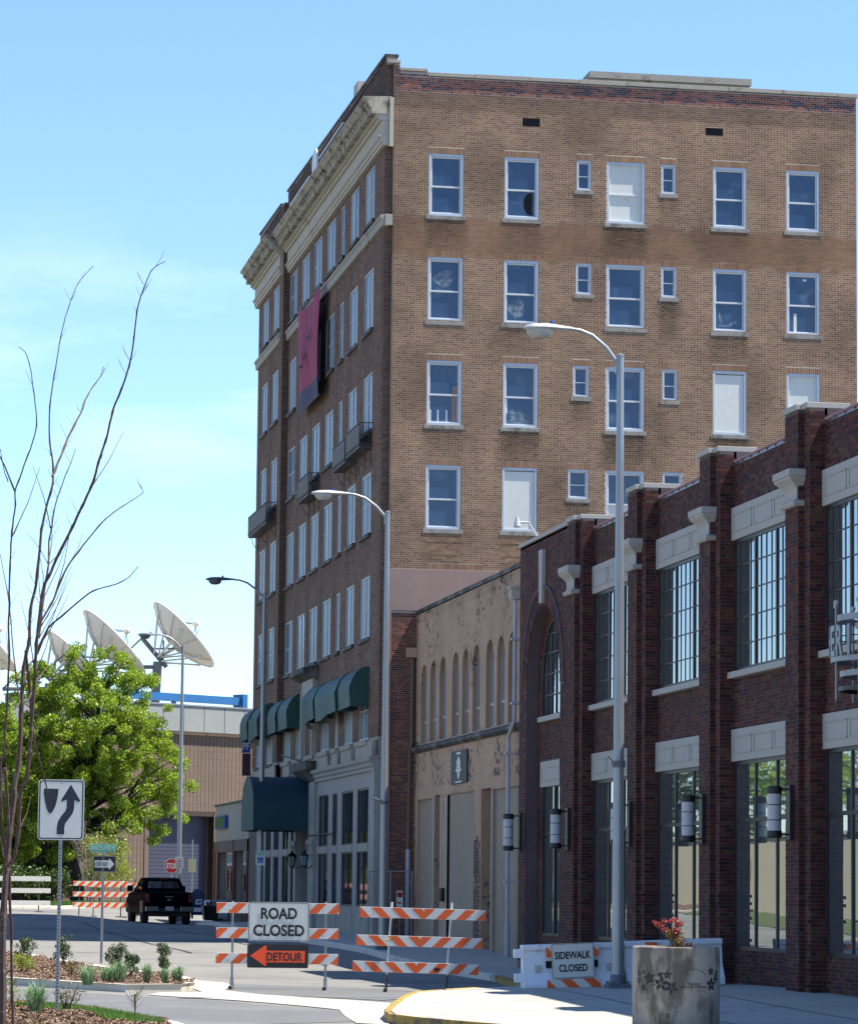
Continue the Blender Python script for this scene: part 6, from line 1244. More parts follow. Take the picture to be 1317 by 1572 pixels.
# stop sign and other far signs
t = thing('stop_sign', 'red octagonal stop sign standing behind the black pickup truck', 'road sign', (-1.24, 53.78, .92), R(-8)); G().tube([(0, .03, 0), (0, .03, 2.3)], .03, 6).obj('post', 'galv', t, world=False)
oc = lambda r_: [(r_*math.cos(R(22.5+45*k)), 2.05+r_*math.sin(R(22.5+45*k))) for k in range(8)]
g = G(); g.prism([(x, 0, z) for x, z in oc(.365)], (0, .005, 0)); g.obj('sign_plate', 'sign_white', t, world=False); flat(oc(.34), 'red_field', 'sign_red', t, -.003); lettering('STOP', t, 'sign_white', 0, 2.05, .50, .26, y=-.005, bold=.02)
def parking(x, y, z, rz, lines, name, lbl, wheel=False, w_=.30, h_=.45):
    t = thing(name, lbl, 'road sign', (x, y, z), rz); plate(G(), -w_/2, -h_/2, w_/2, h_/2, .02, 0, .003).obj('sign_plate', 'sign_white', t, world=False)
    if wheel:
        lettering('RESERVED', t, 'sign_green', 0, h_*.38, w_*.85, .05, y=-.004); lettering('PARKING', t, 'sign_green', 0, h_*.25, w_*.75, .05, y=-.004); flat([(-.10, -.17), (.10, -.17), (.10, .03), (-.10, .03)], 'blue_field', 'sign_blue', t, -.004)
        g = G(); g.tube([(-.01, -.007, -.0), (-.01, -.007, -.07), (.035, -.007, -.075), (.055, -.007, -.13)], .010, 5); g.tube([(-.01+.045*math.cos(a)-.005, -.007, -.10+.045*math.sin(a)) for a in [R(120+22*k) for k in range(11)]], .008, 5); g.lathe([(0, -.018), (.018, 0), (0, .018)], 8, (-.01, -.007, .012)); g.obj('wheelchair_symbol', 'sign_white', t, world=False)
    else:
        for i, s_ in enumerate(lines): lettering(s_, t, 'sign_red', 0, h_*(.32-.22*i), w_*.8, .055, y=-.004)
    return t
parking(-1.72, 16.0, 3.05, R(-9), (), 'disabled_parking_sign', 'white reserved parking sign with blue wheelchair symbol on a lamp post', True, .34, .52)
parking(-1.90, 43.5, 3.05, R(-9), ('NO', 'PARKING', 'ANY', 'TIME'), 'parking_sign', 'small white and red parking sign on the farthest lamp post', False, .36, .5)
t = thing('blank_backed_sign', 'pale sign on a thin tall post behind the blue mailbox', 'road sign', (-1.05, 46.2, .65)); G().tube([(0, .03, 0), (0, .03, 3.45)], .03, 6).obj('post', 'galv', t, world=False); plate(G(), -.17, 2.0, .17, 2.6, .02).obj('sign_plate', mk('pale_sign_back', (.45, .45, .30), var=.05), t, world=False)

# ================================================================== BARRICADES
def stripes(t, x0, x1, z0, z1, slants, y, orange='orange', w_=.135, start=0.0):
    """white board with slanted orange bands; slants: list of (from, to, direction)"""
    g = G()
    for (a, b, s_) in slants:
        h = z1-z0; k = a-h+start; 
        while k < b+h:
            if s_ > 0: q = [(k, z0), (k+w_*1.4, z0), (k+w_*1.4+h, z1), (k+h, z1)]
            else: q = [(k+h, z0), (k+h+w_*1.4, z0), (k+w_*1.4, z1), (k, z1)]
            # clip to [a,b]
            for lim, sg in ((a, 1), (b, -1)):
                r_ = []
                for i in range(len(q)):
                    p, n_ = q[i], q[(i+1) % len(q)]; ip, in_ = sg*(p[0]-lim) >= 0, sg*(n_[0]-lim) >= 0
                    if ip: r_.append(p)
                    if ip != in_: f = (lim-p[0])/(n_[0]-p[0]); r_.append((lim, p[1]+(n_[1]-p[1])*f))
                q = r_
                if len(q) < 3: break
            if len(q) >= 3: g.poly([(p[0], y-.002, p[1]) for p in q])
            k += w_*2.9
    return g.obj('orange_stripes', orange, t, world=False) if g.v else None
def board(t, x0, x1, z0, z1, slants, tilt=0, y=0, start=0., name='board', lbl=None):
    b = G().box(x0, y, z0, x1, y+.022, z1).obj(name, 'white', t, label=lbl, world=False, bevel=.004)
    if slants: stripes(b, x0, x1, z0+.004, z1-.004, slants, y, start=start)
    g = G()
    for bx in (x0+.25, x1-.3): g.lathe([(.014, 0), (.014, .006)], 8, (bx, y-.005, (z0+z1)/2-.04), Matrix.Rotation(math.pi/2, 3, 'X'))
    g.obj('bolts', 'galv', b, world=False)
    if tilt: b.rotation_euler = (0, tilt, 0)
    return b
# left barricade with signs
bl = thing('barricade', 'orange and white striped barricade carrying the road closed and detour signs', 'barricade', (-8.05, -38.5, .04), R(-9.8), 'striped three board barricades')
for i, z in enumerate((1.46, .97, .475)): board(bl, -1.22, 1.18, z, z+.205, [(-1.22, 1.18, 1)], start=.02+.03*i)
for x in (-.90, .93):
    g = G(); g.box(x-.022, .024, .05, x+.022, .068, 1.70); g.obj('post', 'galv', bl, world=False)
    g = G(); zz = .12
    while zz < 1.4: g.lathe([(.008, 0), (.008, .002)], 6, (x, .022, zz), Matrix.Rotation(math.pi/2, 3, 'X')); zz += .05
    g.obj('post_holes', 'dark', bl, kind='stuff', world=False)
    g = G(); g.box(x-.03, -.55, -.0, x+.03, .65, .05); g.box(x-.035, .01, .05, x+.035, .08, .2); g.obj('foot', 'galv', bl, world=False); G().box(x-.034, -.56, -.0, x+.034, -.50, .055).obj('foot_cap', 'black', bl, world=False)
t = thing('road_closed_sign', 'white rectangular sign reading ROAD CLOSED hung on the barricade', 'road sign', (-8.05, -38.56, .04), R(-9.8))
bordered(t, -.60, .915, .595, 1.68, 'sign_white', 'sign_black', y=-.006, bw=.012, r=.045); lettering('ROAD', t, 'sign_black', 0, 1.46, .71, .225, y=-.012, bold=.032); lettering('CLOSED', t, 'sign_black', 0, 1.13, 1.0, .225, y=-.012, bold=.032)
t = thing('detour_sign', 'black sign with orange left arrow reading DETOUR under the road closed sign', 'road sign', (-8.05, -38.56, .04), R(-9.8))
plate(G(), -.61, .40, .585, .86, .03, -.006, .004).obj('sign_plate', 'sign_black', t, world=False)
flat([(-.55, .635), (-.26, .84), (-.235, .83), (-.235, .735), (.52, .735), (.52, .505), (-.235, .505), (-.235, .45), (-.26, .435)], 'orange_arrow', 'orange_fl', t, -.0075); lettering('DETOUR', t, 'sign_black', .12, .62, .70, .165, y=-.0085, bold=.026)
# right barricade
br_ = thing('barricade', 'orange and white striped barricade standing alone with boards sagging to the left', 'barricade', (-5.48, -39.85, .03), R(-9.8), 'striped three board barricades')
for i, (z, dx) in enumerate(((1.40, .02), (.86, -.03), (.355, -.09))):
    b = board(br_, -1.20+dx, 1.24+dx, z, z+.205, [(-1.20+dx, .05+dx, -1), (.05+dx, 1.24+dx, 1)], tilt=R(1.1), start=.02)
    if i == 2: flat([(.28, .46), (.38, .48), (.41, .44), (.35, .39), (.30, .40)], 'scuff', 'black', b, -.0035)
for x, lean in ((-.58, -.045), (.58, -.05)):
    G().tube([(x-.05, .04, .05), (x+.05, .04, 1.72)], .021, 6).obj('post', 'white', br_, world=False); G().tube([(x-.05, .04, .05), (x-.035, .04, .32)], .026, 6).obj('post_sleeve', 'iron', br_, world=False)
    g = G(); g.box(x-.08, -.5, 0, x-.03, .5, .045); g.obj('foot', 'galv', br_, world=False); G().box(x-.09, -.54, 0, x-.02, -.46, .07).obj('foot_cap', 'black', br_, world=False)
G().tube([(-.66, -.03, .98), (-.56, -.03, 1.0), (-.50, -.03, 1.06)], .012, 5).obj('yellow_rope', 'yellow', br_, world=False)
# far barricades
b1 = thing('barricade', 'plain white backed three board barricade at the far left kerb', 'barricade', (-8.9, 39.8, T(-8.9, 39.8)), R(12), 'striped three board barricades')
for z in (.28, .80, 1.30): board(b1, -1.25, 1.25, z, z+.2, None)
for x in (-.85, .75): G().box(x-.02, .02, 0, x+.02, .06, 1.6).obj('post', 'iron', b1, world=False); G().box(x-.03, -.5, 0, x+.03, .5, .05).obj('foot', 'galv', b1, world=False)
b2 = thing('barricade', 'striped barricade left of the black truck in front of its twin', 'barricade', (-5.75, 37.6, T(-5.75, 37.6)), R(20), 'striped three board barricades')
for z in (.42, .86, 1.30): board(b2, -1.25, 1.25, z, z+.2, [(-1.25, 1.25, 1)])
for x in (-.95, .95): G().box(x-.02, .02, 0, x+.02, .06, 1.6).obj('post', 'iron', b2, world=False); G().box(x-.03, -.5, 0, x+.03, .5, .05).obj('foot', 'galv', b2, world=False)
b3 = thing('barricade', 'striped barricade left of the black truck standing behind its twin', 'barricade', (-4.9, 41.0, T(-4.9, 41.0)+.1), R(8), 'striped three board barricades')
for z in (.38, .84, 1.26): board(b3, -1.25, 1.25, z, z+.2, [(-1.25, 1.25, 1)], start=.1)
for x in (-.9, .9): G().box(x-.02, .02, 0, x+.02, .06, 1.6).obj('post', 'iron', b3, world=False); G().box(x-.03, -.5, 0, x+.03, .5, .05).obj('foot', 'galv', b3, world=False)

# water filled barriers
def barrier(x, y, z, rz, lbl, L_=1.84, h=.83):
    t = thing('plastic_barrier', lbl, 'barrier', (x, y, z), rz, 'white plastic barriers across the pavement')
    sec = [(-.25, 0), (-.25, .12), (-.13, .34), (-.11, .70), (-.16, .74), (-.16, .83), (.16, .83), (.16, .74), (.11, .70), (.13, .34), (.25, .12), (.25, 0)]
    g = G(); g.prism([(0, a, b*h/.83) for a, b in sec], (L_, 0, 0)); b = g.obj('barrier_body', 'plastic_white', t, world=False, bevel=.012)
    for zz in (.60, .16): G().box(-.14, -.07, zz, .0, .07, zz+.16).obj('hinge_lug', 'plastic_white', t, world=False, bevel=.01)
    for xx in (.42, 1.25): G().box(xx, -.150, .40, xx+.12, -.10, .53).obj('lift_slot', 'dark', t, world=False)
    for xx in (.22, 1.53): G().box(xx, -.165, .34, xx+.11, -.11, .46).obj('moulded_boss', 'lens', t, world=False)
    for a, b_ in ((.2, .72), (1.05, 1.5)): G().box(a, -.262, -.0, b_, -.24, .05).obj('foot_slot', 'dark', t, world=False)
    return t
bA = barrier(-4.37, -44.49, .19, R(-3), 'white plastic barrier behind the sidewalk closed sign, nearest the road')
bB = barrier(-2.48, -44.45, .27, R(2), 'white plastic barrier right of the lamp post behind the round planter')
ang = R(-3)
for b_ in (bA, bB): b_.rotation_euler.y = R(-2.2)
t = thing('sidewalk_closed_sign', 'white sign reading SIDEWALK CLOSED leaning on the plastic barrier', 'road sign', (-4.37+.88, -44.49-.045-.30, .225), ang)
bordered(t, -.385, .22, .385, .84, 'sign_white', 'sign_black', y=-.004, bw=.008, r=.03); lettering('SIDEWALK', t, 'sign_black', 0, .63, .66, .135, y=-.011, bold=.028); lettering('CLOSED', t, 'sign_black', 0, .40, .52, .135, y=-.011, bold=.028); t.rotation_euler = (0, R(-3.0), ang)
for z0, z1, nm in ((.60, .78, 'upper'), (.02, .20, 'lower')):
    b = G().box(-.48, .02, z0, .48, .03, z1).obj('striped_board', 'sign_white', t, world=False); stripes(b, -.48, .48, z0, z1, [(-.48, .48, -1)], .02, orange='orange', w_=.145)
t = thing('orange_tag', 'small orange sheet on the white plastic barrier behind the planter', 'tag', (-2.48, -44.45, .29), ang); G().prism([(.34, -.19, .80), (.56, -.19, .80), (.64, -.19, .70), (.42, -.19, .70)], (0, .01, 0)).obj('orange_sheet', 'orange', t, world=False)
# far white barrier and things behind the truck
bC = barrier(-.95, 40.6, .62, 0, 'white plastic barrier beyond the mailbox at the far corner', 3.0); bC.rotation_euler = (0, 0, R(40))

# planter ------------------------------------------------------------------
t = thing('concrete_planter', 'round stained concrete planter with black stencilled leaves and the word Victor', 'planter', (-5.12, -58.92, .15), R(-12)); Rp = .605; hp = 1.10
g = G(); g.lathe([(Rp*.97, 0), (Rp, .03), (Rp, hp-.015), (Rp-.015, hp), (Rp-.07, hp), (Rp-.075, hp-.12)], 64); 
me_ = g.obj('planter_body', 'planter', t, world=False, smooth=True); G().lathe([(Rp-.07, hp-.13), (0, hp-.11)], 24).obj('planter_soil', 'mulch', t, world=False)
def wrap(pts, name, mat, r=Rp+.0015):
    """flat shapes (x along the rim in metres, z) wrapped round the drum"""
    g = G(); 
    for q in pts: g.poly([(r*math.sin(x/Rp), -r*math.cos(x/Rp), z) for x, z in q])
    return g.obj(name, mat, t, world=False)
def leafshape(cx_, cz_, s_, a0, n=5):
    out = []
    for k in range(n):
        a = a0+2*math.pi*k/n; d = (math.cos(a), math.sin(a)); e = (-d[1], d[0])
        out.append([(cx_+d[0]*s_*u+e[0]*s_*v, cz_+d[1]*s_*u+e[1]*s_*v) for u, v in ((.02, .06), (.25, .12), (.42, .30), (.50, .22), (.66, .26), (.78, .12), (1.05, .02), (.80, -.12), (.68, -.25), (.52, -.20), (.42, -.30), (.25, -.12))])
    return out
def pk(px, py): # stencil artwork coordinates -> (x, z) on the drum
    s_ = (px-632)/548; s_ = max(-.995, min(.995, s_)); return (Rp*math.asin(s_), hp-(py-560)/905*1.0*.98)
L_ = []
for (px, py, s_, a) in [(285, 955, .075, .5), (285, 955, .05, 1.2), (430, 1020, .085, .2), (555, 1070, .08, .9), (505, 910, .05, .3), (420, 910, .035, .1), (160, 900, .045, 1.5), (160, 990, .05, 1.3), (212, 1075, .05, .7), (215, 880, .03, 1.5), (1050, 865, .05, .4), (1115, 950, .055, .9), (1055, 1030, .075, .3), (1120, 880, .035, .2)]:
    x, z = pk(px, py); L_ += leafshape(x, z, s_*1.3, a)
wrap(L_, 'stencilled_leaves', 'sign_black')
def stroke(ps, w_=.005): 
    out = []
    for (a, b) in zip(ps, ps[1:]):
        a, b = pk(*a), pk(*b); d = Vector((b[0]-a[0], b[1]-a[1])); 
        if d.length < 1e-5: continue
        d.normalize(); n = (-d.y*w_, d.x*w_); out.append([(a[0]-n[0], a[1]-n[1]), (b[0]-n[0], b[1]-n[1]), (b[0]+n[0], b[1]+n[1]), (a[0]+n[0], a[1]+n[1])])
    return out
st = stroke([(330, 915), (400, 912), (445, 880)], .006)+stroke([(315, 1050), (380, 1020)], .006)+stroke([(245, 1070), (392, 1070), (392, 1135), (245, 1135), (245, 1070)], .003)+stroke([(245, 1102), (392, 1102)], .004)
st += stroke([(645, 1060), (1000, 1060)], .001)+stroke([(755, 1095), (920, 1095)], .004)+stroke([(700, 1120), (955, 1120)], .005)+stroke([(640, 1145), (1000, 1145)], .002)+stroke([(1065, 1050), (1160, 1045)], .004)+stroke([(1060, 1078), (1165, 1075)], .003)
wrap(st, 'stencilled_lines', 'sign_black')
def wrap_text(s_, px0, px1, py, h_, arc=0):
    cu = bpy.data.curves.new('t', 'FONT'); cu.body = s_; cu.offset = .015; o = bpy.data.objects.new('t', cu); COL.objects.link(o); me = bpy.data.meshes.new_from_object(o.evaluated_get(bpy.context.evaluated_depsgraph_get())); bpy.data.objects.remove(o); me.materials.clear()
    co = np.empty(len(me.vertices)*3, np.float32); me.vertices.foreach_get('co', co); co = co.reshape(-1, 3); lo, hi = co.min(0), co.max(0); u = (co[:, 0]-lo[0])/(hi[0]-lo[0]); v = (co[:, 1]-lo[1])/(hi[1]-lo[1])
    xa, za = pk(px0, py); xb, _ = pk(px1, py); x = xa+(xb-xa)*u; z = za+h_*(v-.5)+arc*(np.sin(np.pi*u)); r_ = Rp+.0015
    me.vertices.foreach_set('co', np.stack([r_*np.sin(x/Rp), -r_*np.cos(x/Rp), z], 1).astype(np.float32).ravel()); me.update(); link('lettering', me, 'sign_black', t)
wrap_text('Victor', 752, 925, 1020, .045); wrap_text('THE SOLDIERS SWEETHEART', 648, 1000, 1062, .028); wrap_text('Orthophonic Recording', 668, 985, 905, .025, arc=.075)
g = G(); g.lathe([(.026, 0), (.026, .01)], 16, (Rp*math.sin(-.22)*1.0, -Rp*math.cos(.22)-.002, .17), Matrix.Rotation(math.pi/2, 3, 'X')); g.obj('drain_plug', 'black', t, world=False); G().lathe([(.011, 0), (.011, .006)], 10, (Rp*math.sin(-.22), -Rp*math.cos(.22)-.008, .17), Matrix.Rotation(math.pi/2, 3, 'X')).obj('plug_hole', 'stone', t, world=False)

# ================================================================== TRUCK
t = thing('pickup_truck', 'black crew cab pickup truck parked at the far kerb seen from behind', 'truck', (-3.42, 36.4, .44), R(3.0))
W2 = .97
side = [(-2.9, .62), (-2.9, 1.32), (-1.45, 1.36), (-1.30, 1.40), (-1.02, 1.86), (-.7, 1.93), (.35, 1.93), (1.0, 1.42), (2.55, 1.30), (2.85, 1.1), (2.9, .55)]
def shell(g, prof, w0, w1, zt0, zt1, close=True):
    vs = []
    for s_ in (-1, 1):
        for y, z in prof: 
            k = min(1, max(0, (z-zt0)/(zt1-zt0))); vs.append((s_*(w0+(w1-w0)*k), y, z))
    n = len(prof); return g.add(vs, [tuple(range(n)), tuple(range(n, 2*n))[::-1]]+[(i, n+i, n+(i+1) % n, (i+1) % n) for i in range(n)])
g = G(); shell(g, [(-2.86, .55), (-2.9, .75), (-2.88, 1.33), (-1.42, 1.36), (1.05, 1.36), (2.5, 1.27), (2.86, 1.05), (2.88, .5), (2.3, .45), (-2.3, .50)], .985, .93, 1.0, 1.36); body = g.obj('body', 'truck', t, world=False, bevel=.035, smooth=True)
g = G(); shell(g, [(-1.38, 1.34), (-1.16, 1.60), (-.98, 1.84), (-.72, 1.915), (.35, 1.93), (.62, 1.84), (1.20, 1.34)], .92, .70, 1.34, 1.93); g.obj('cab', 'truck', t, world=False, bevel=.03, smooth=True)
G().add([(-.66, -1.245, 1.50), (.66, -1.245, 1.50), (.60, -1.045, 1.78), (-.60, -1.045, 1.78)], [(0, 1, 2, 3)]).obj('rear_window', 'glass_dark', t, world=False)
for s_ in (-1, 1):
    G().add([(s_*.905, -1.0, 1.42), (s_*.905, .95, 1.42), (s_*.75, .40, 1.82), (s_*.75, -.75, 1.82)], [(0, 1, 2, 3)]).obj('side_window', 'glass_dark', t, world=False)
    m_ = G().box(s_*.98, .72, 1.36, s_*1.22, .86, 1.60).obj('wing_mirror', 'truck', t, world=False, bevel=.03)
    G().box(s_*.80, -2.915, .92, s_*.945, -2.86, 1.28).obj('tail_light', 'tail', t, world=False, bevel=.01)
    for yy in (-1.85, 1.85):
        Mx = Matrix.Rotation(math.pi/2, 3, 'Y'); g = G(); g.lathe([(.22, -.13), (.36, -.13), (.395, -.10), (.395, .10), (.36, .13), (.22, .13)], 28, (s_*.86, yy, .395), Mx); wh = g.obj('wheel', 'rubber', t, world=False, smooth=True)
        g = G(); g.lathe([(0, s_*.10), (.22, s_*.125), (.23, s_*.11)], 16, (s_*.86, yy, .395), Mx); g.obj('rim', 'chrome', wh, world=False)
    G().box(s_*.45, -3.03, .56, s_*.97, -2.86, .76).obj('bumper', 'chrome', t, world=False, bevel=.02)
    g = G(); g.box(s_*.97, -2.30, .50, s_*1.0, -1.4, .98); g.obj('wheel_arch', 'black', t, world=False, bevel=.02)
G().box(-.45, -3.0, .52, .45, -2.86, .70).obj('bumper_step', 'black', t, world=False, bevel=.02)
G().box(-.17, -3.015, .60, .17, -3.0, .76).obj('number_plate', 'lens', t, world=False)
G().box(-.78, -2.912, .80, .78, -2.89, 1.30).obj('tailgate', 'truck', t, world=False, bevel=.02)
G().box(-.16, -2.93, 1.13, .16, -2.912, 1.18).obj('tailgate_handle', 'chrome', t, world=False, bevel=.006)
g = G(); g.lathe([(.0, 0), (.09, 0), (.09, .008), (0, .008)], 20, (0, -2.914, 1.03), Matrix.Rotation(math.pi/2, 3, 'X') @ Matrix.Diagonal((1, .45, 1))); g.obj('oval_badge', 'chrome', t, world=False)
G().box(-.78, -2.90, 1.325, .78, -2.80, 1.345).obj('tailgate_top', 'black', t, world=False); G().box(-.14, -1.08, 1.86, .14, -1.0, 1.90).obj('brake_light', 'tail', t, world=False)
G().box(-.78, -2.7, .35, .78, 2.5, .52).obj('chassis', 'black', t, world=False)
# mailbox
t = thing('mailbox', 'dark blue rounded collection mailbox with white eagle panel', 'mailbox', (-1.25, 41.5, .64), R(-8))
pr = [(-.29, .16), (-.29, 1.0)]+[(-.29*math.cos(a), 1.0+.30*math.sin(a)) for a in [math.pi*i/12 for i in range(1, 12)]]+[(.29, 1.0), (.29, .16)]
g = G(); g.prism([(x, -.3, z) for x, z in pr], (0, .6, 0)); g.obj('mailbox_body', 'mail', t, world=False, bevel=.01, smooth=True)
g = G(); [g.box(a*.24-.03, b*.24-.03, 0, a*.24+.03, b*.24+.03, .17) for a in (-1, 1) for b in (-1, 1)]; g.obj('legs', 'mail', t, world=False)
flat([(-.12, .62), (.16, .62), (.20, .84), (-.08, .84)], 'white_panel', 'sign_white', t, -.303); flat([(-.08, .68), (.02, .66), (.12, .70), (.16, .78), (.02, .80), (-.05, .77), (.04, .74)], 'eagle_mark', 'sign_blue', t, -.306); flat([(-.18, .30), (.16, .30), (.16, .48), (-.18, .48)], 'collection_card', 'sign_white', t, -.303)
t = thing('plant_pot', 'dark square tapered plant pot with withered plants beside the mailbox', 'plant pot', (-.98, 39.0, .60)); g = G(); g.add([(-.26, -.26, 0), (.26, -.26, 0), (.26, .26, 0), (-.26, .26, 0), (-.36, -.36, .62), (.36, -.36, .62), (.36, .36, .62), (-.36, .36, .62)], [(0, 3, 2, 1), (4, 5, 6, 7), (0, 1, 5, 4), (1, 2, 6, 5), (2, 3, 7, 6), (3, 0, 4, 7)]); g.obj('pot', 'bronze', t, world=False, bevel=.01)
g = G()
for k in range(60): a, r_ = random.uniform(0, 6.28), random.uniform(0, .3); g.tube([(r_*math.cos(a), r_*math.sin(a), .6), (r_*1.3*math.cos(a), r_*1.3*math.sin(a), .62+random.uniform(.08, .26))], .006, 3)
g.obj('withered_stems', 'bark_thin', t, kind='stuff', world=False)

# ================================================================== VEGETATION
def leaves(name, centres, radii, n, size, mat, parent, flat_=.0, sq=1.0, kind='stuff', label=None):
    """n small leaf faces scattered in the given clumps"""
    centres = np.array(centres, float); radii = np.array(radii, float); w_ = radii**2; idx = rng.choice(len(centres), n, p=w_/w_.sum())
    d = rng.normal(size=(n, 3)); d /= np.linalg.norm(d, axis=1)[:, None]; rr = rng.uniform(0, 1, n)**.45
    P = centres[idx]+d*(rr*radii[idx])[:, None]*np.array([1, 1, sq])
    a = rng.normal(size=(n, 3)); a /= np.linalg.norm(a, axis=1)[:, None]; b = rng.normal(size=(n, 3)); b -= a*(a*b).sum(1)[:, None]; b /= np.linalg.norm(b, axis=1)[:, None]
    s_ = rng.uniform(.6, 1.25, n)*size; off = np.array(root_loc(parent))
    V = np.stack([P-a*s_[:, None]*.5, P+b*s_[:, None]*.32, P+a*s_[:, None]*.55, P-b*s_[:, None]*.32], 1)-off
    me = bpy.data.meshes.new(name); me.vertices.add(n*4); me.vertices.foreach_set('co', V.ravel()); me.loops.add(n*4); me.loops.foreach_set('vertex_index', np.arange(n*4, dtype=np.int32)); me.polygons.add(n); me.polygons.foreach_set('loop_start', (np.arange(n)*4).astype(np.int32)); me.update(calc_edges=True)
    return link(name, me, mat, parent, label, kind=kind)
def wob(a, b, k, amp):
    a, b = Vector(a), Vector(b); out = []
    for i in range(k+1):
        f = i/k; out.append(a.lerp(b, f)+Vector((random.uniform(-1, 1), random.uniform(-1, 1), random.uniform(-1, 1)))*amp*math.sin(math.pi*f))
    return out
def leafy_tree(x, y, zb_, lobes, trunk, n, size, lbl, mat='leaf_main', r0=.3, nlimb=60, clump=(.5, .95), name='leafy_tree', group='leafy trees beyond the crossing', nclump=150, bark='bark', shell_=.35):
    t = thing(name, lbl, 'tree', (x, y, zb_), 0, group); cs = []
    vol = [l[3]*l[4]*l[5] for l in lobes]; tot = sum(vol)
    for l, v in zip(lobes, vol):
        for _ in range(max(3, int(nclump*v/tot))):
            d = Vector((random.gauss(0, 1), random.gauss(0, 1), random.gauss(0, 1))).normalized(); rr = random.uniform(shell_, 1)**.5; cs.append((l[0]+d.x*l[3]*rr, l[1]+d.y*l[4]*rr, l[2]+d.z*l[5]*rr))
    rs = [random.uniform(*clump) for _ in cs]
    leaves('crown', cs, rs, n, size, mat, t, sq=.8)
    g = G(); g.tube(trunk, [r0*(1-.75*i/(len(trunk)-1)) for i in range(len(trunk))], 9); g.obj('trunk', bark, t)
    g = G(); tips = [Vector(p) for p in trunk]
    for c in random.sample(cs, min(nlimb, len(cs))):
        c = Vector(c); s_ = min(tips[len(tips)//3:], key=lambda p: (p-c).length+max(0, p.z-c.z+1.0+.35*math.hypot(p.x-c.x, p.y-c.y))*2.5); pts = wob(s_, c, 5, .18); ra = .035+.010*(c-s_).length; g.tube(pts, [ra*(1-.8*i/5) for i in range(6)], 5, cap=False)
    g.obj('limbs', bark, t); return t
# main tree (crown measured as ellipsoids: centre, radii)
mz = 1.05
leafy_tree(-5.2, 61.6, mz, [(-4.6, 60.9, 9.6, 3.4, 3.4, 3.0), (-2.3, 61.6, 7.6, 2.9, 2.8, 2.9), (-1.3, 61.6, 5.9, 2.0, 2.2, 1.6), (-6.6, 61.6, 7.2, 2.6, 3.0, 3.4), (-3.4, 61, 11.4, 1.7, 2, 1.7), (-5.7, 61, 12.1, 1.4, 2, 1.7), (-3.9, 61, 12.6, 1.2, 1.5, 1.3), (-7.0, 60.6, 11.6, 1.0, 1.5, 1.2), (-7.6, 60.5, 9.6, 1.7, 2, 2.0), (-6.6, 60.6, 4.6, 2.4, 2.2, 1.6), (-3.2, 60.6, 4.9, 2.4, 2, 1.2), (-4.6, 60.4, 7.6, 2.2, 1.6, 2.0), (-8.2, 60.4, 7.0, 2.0, 2, 2.6), (-2.0, 61.2, 10.8, 1.5, 1.6, 1.6), (-7.3, 60.8, 11.4, 1.3, 1.5, 1.4)],
    [(-5.1, 61.6, mz-.2), (-5.0, 61.6, 2.1), (-5.3, 61.6, 3.0), (-5.1, 61.6, 4.1), (-4.95, 61.6, 4.8), (-4.8, 61.6, 5.5), (-4.65, 61.5, 6.3), (-4.5, 61.5, 7.1), (-4.4, 61.4, 8.0), (-4.3, 61.4, 9.0), (-4.25, 61.3, 10.0), (-4.2, 61.3, 11.4)], 150000, .125, 'big fresh green tree with forked dark trunk in front of the satellite dishes', r0=.34, nclump=620, clump=(.22, .55), nlimb=110)
g = G(); g.tube([(-5.15, 61.5, 2.5), (-5.8, 61.4, 3.3), (-6.8, 61.3, 3.9), (-7.6, 61.2, 4.7), (-8.3, 61, 6.0)], [.2, .17, .14, .1, .05], 7); g.tube([(-5.0, 61.6, 3.4), (-4.2, 61.4, 4.4), (-3.1, 61.2, 5.6), (-2.2, 61.2, 7.2)], [.16, .13, .1, .05], 7); lo = g.obj('fork_limb', 'bark', [o for o in S.objects if o.name == 'leafy_tree'][0])
leafy_tree(-9.6, 66, 1.2, [(-9.8, 66, 7.2, 3.2, 3, 4.0), (-8.2, 66, 5.0, 2.2, 2.4, 2.4)], [(-9.4, 66, 1.0), (-9.3, 66, 3.5), (-9.6, 66, 6.5), (-9.8, 66, 9.5)], 60000, .15, 'green tree at the far left edge beyond the white barricade', r0=.24, nclump=240, clump=(.3, .65))
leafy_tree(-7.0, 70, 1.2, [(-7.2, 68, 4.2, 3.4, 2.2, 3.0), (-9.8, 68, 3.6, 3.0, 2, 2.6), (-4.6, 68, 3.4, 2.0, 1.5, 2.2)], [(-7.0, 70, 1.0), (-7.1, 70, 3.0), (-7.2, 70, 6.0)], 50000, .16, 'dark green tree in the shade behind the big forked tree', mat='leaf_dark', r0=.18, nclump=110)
leafy_tree(-12.5, 67, 1.2, [(-12.5, 67, 6.4, 2.6, 3, 3.8)], [(-12.5, 67, 1.0), (-12.4, 67, 4), (-12.5, 67, 8)], 9000, .20, 'green tree mostly cut off by the left edge of the view', r0=.2, nclump=70)
def bush(x, y, zb_, rx, h, n, size, lbl, mat, cat='shrub', name='shrub', group=None, stems=9):
    t = thing(name, lbl, cat, (x, y, zb_), 0, group); cs = []; rs = []
    for _ in range(26):
        a = random.uniform(0, 6.28); r_ = random.uniform(0, .8)*rx; zz = random.uniform(.3, .92)*h; k = math.sqrt(max(.05, 1-((zz/h-.55)/.55)**2)); cs.append((x+r_*k*math.cos(a), y+r_*k*math.sin(a), zb_+zz)); rs.append(random.uniform(.18, .32)*rx*1.2)
    leaves('foliage', cs, rs, n, size, mat, t)
    g = G()
    for c in random.sample(cs, stems): g.tube(wob((x, y, zb_-.03), c, 3, .03), [.010, .008, .006, .003], 4, cap=False)
    g.obj('stems', 'bark_thin', t); return t
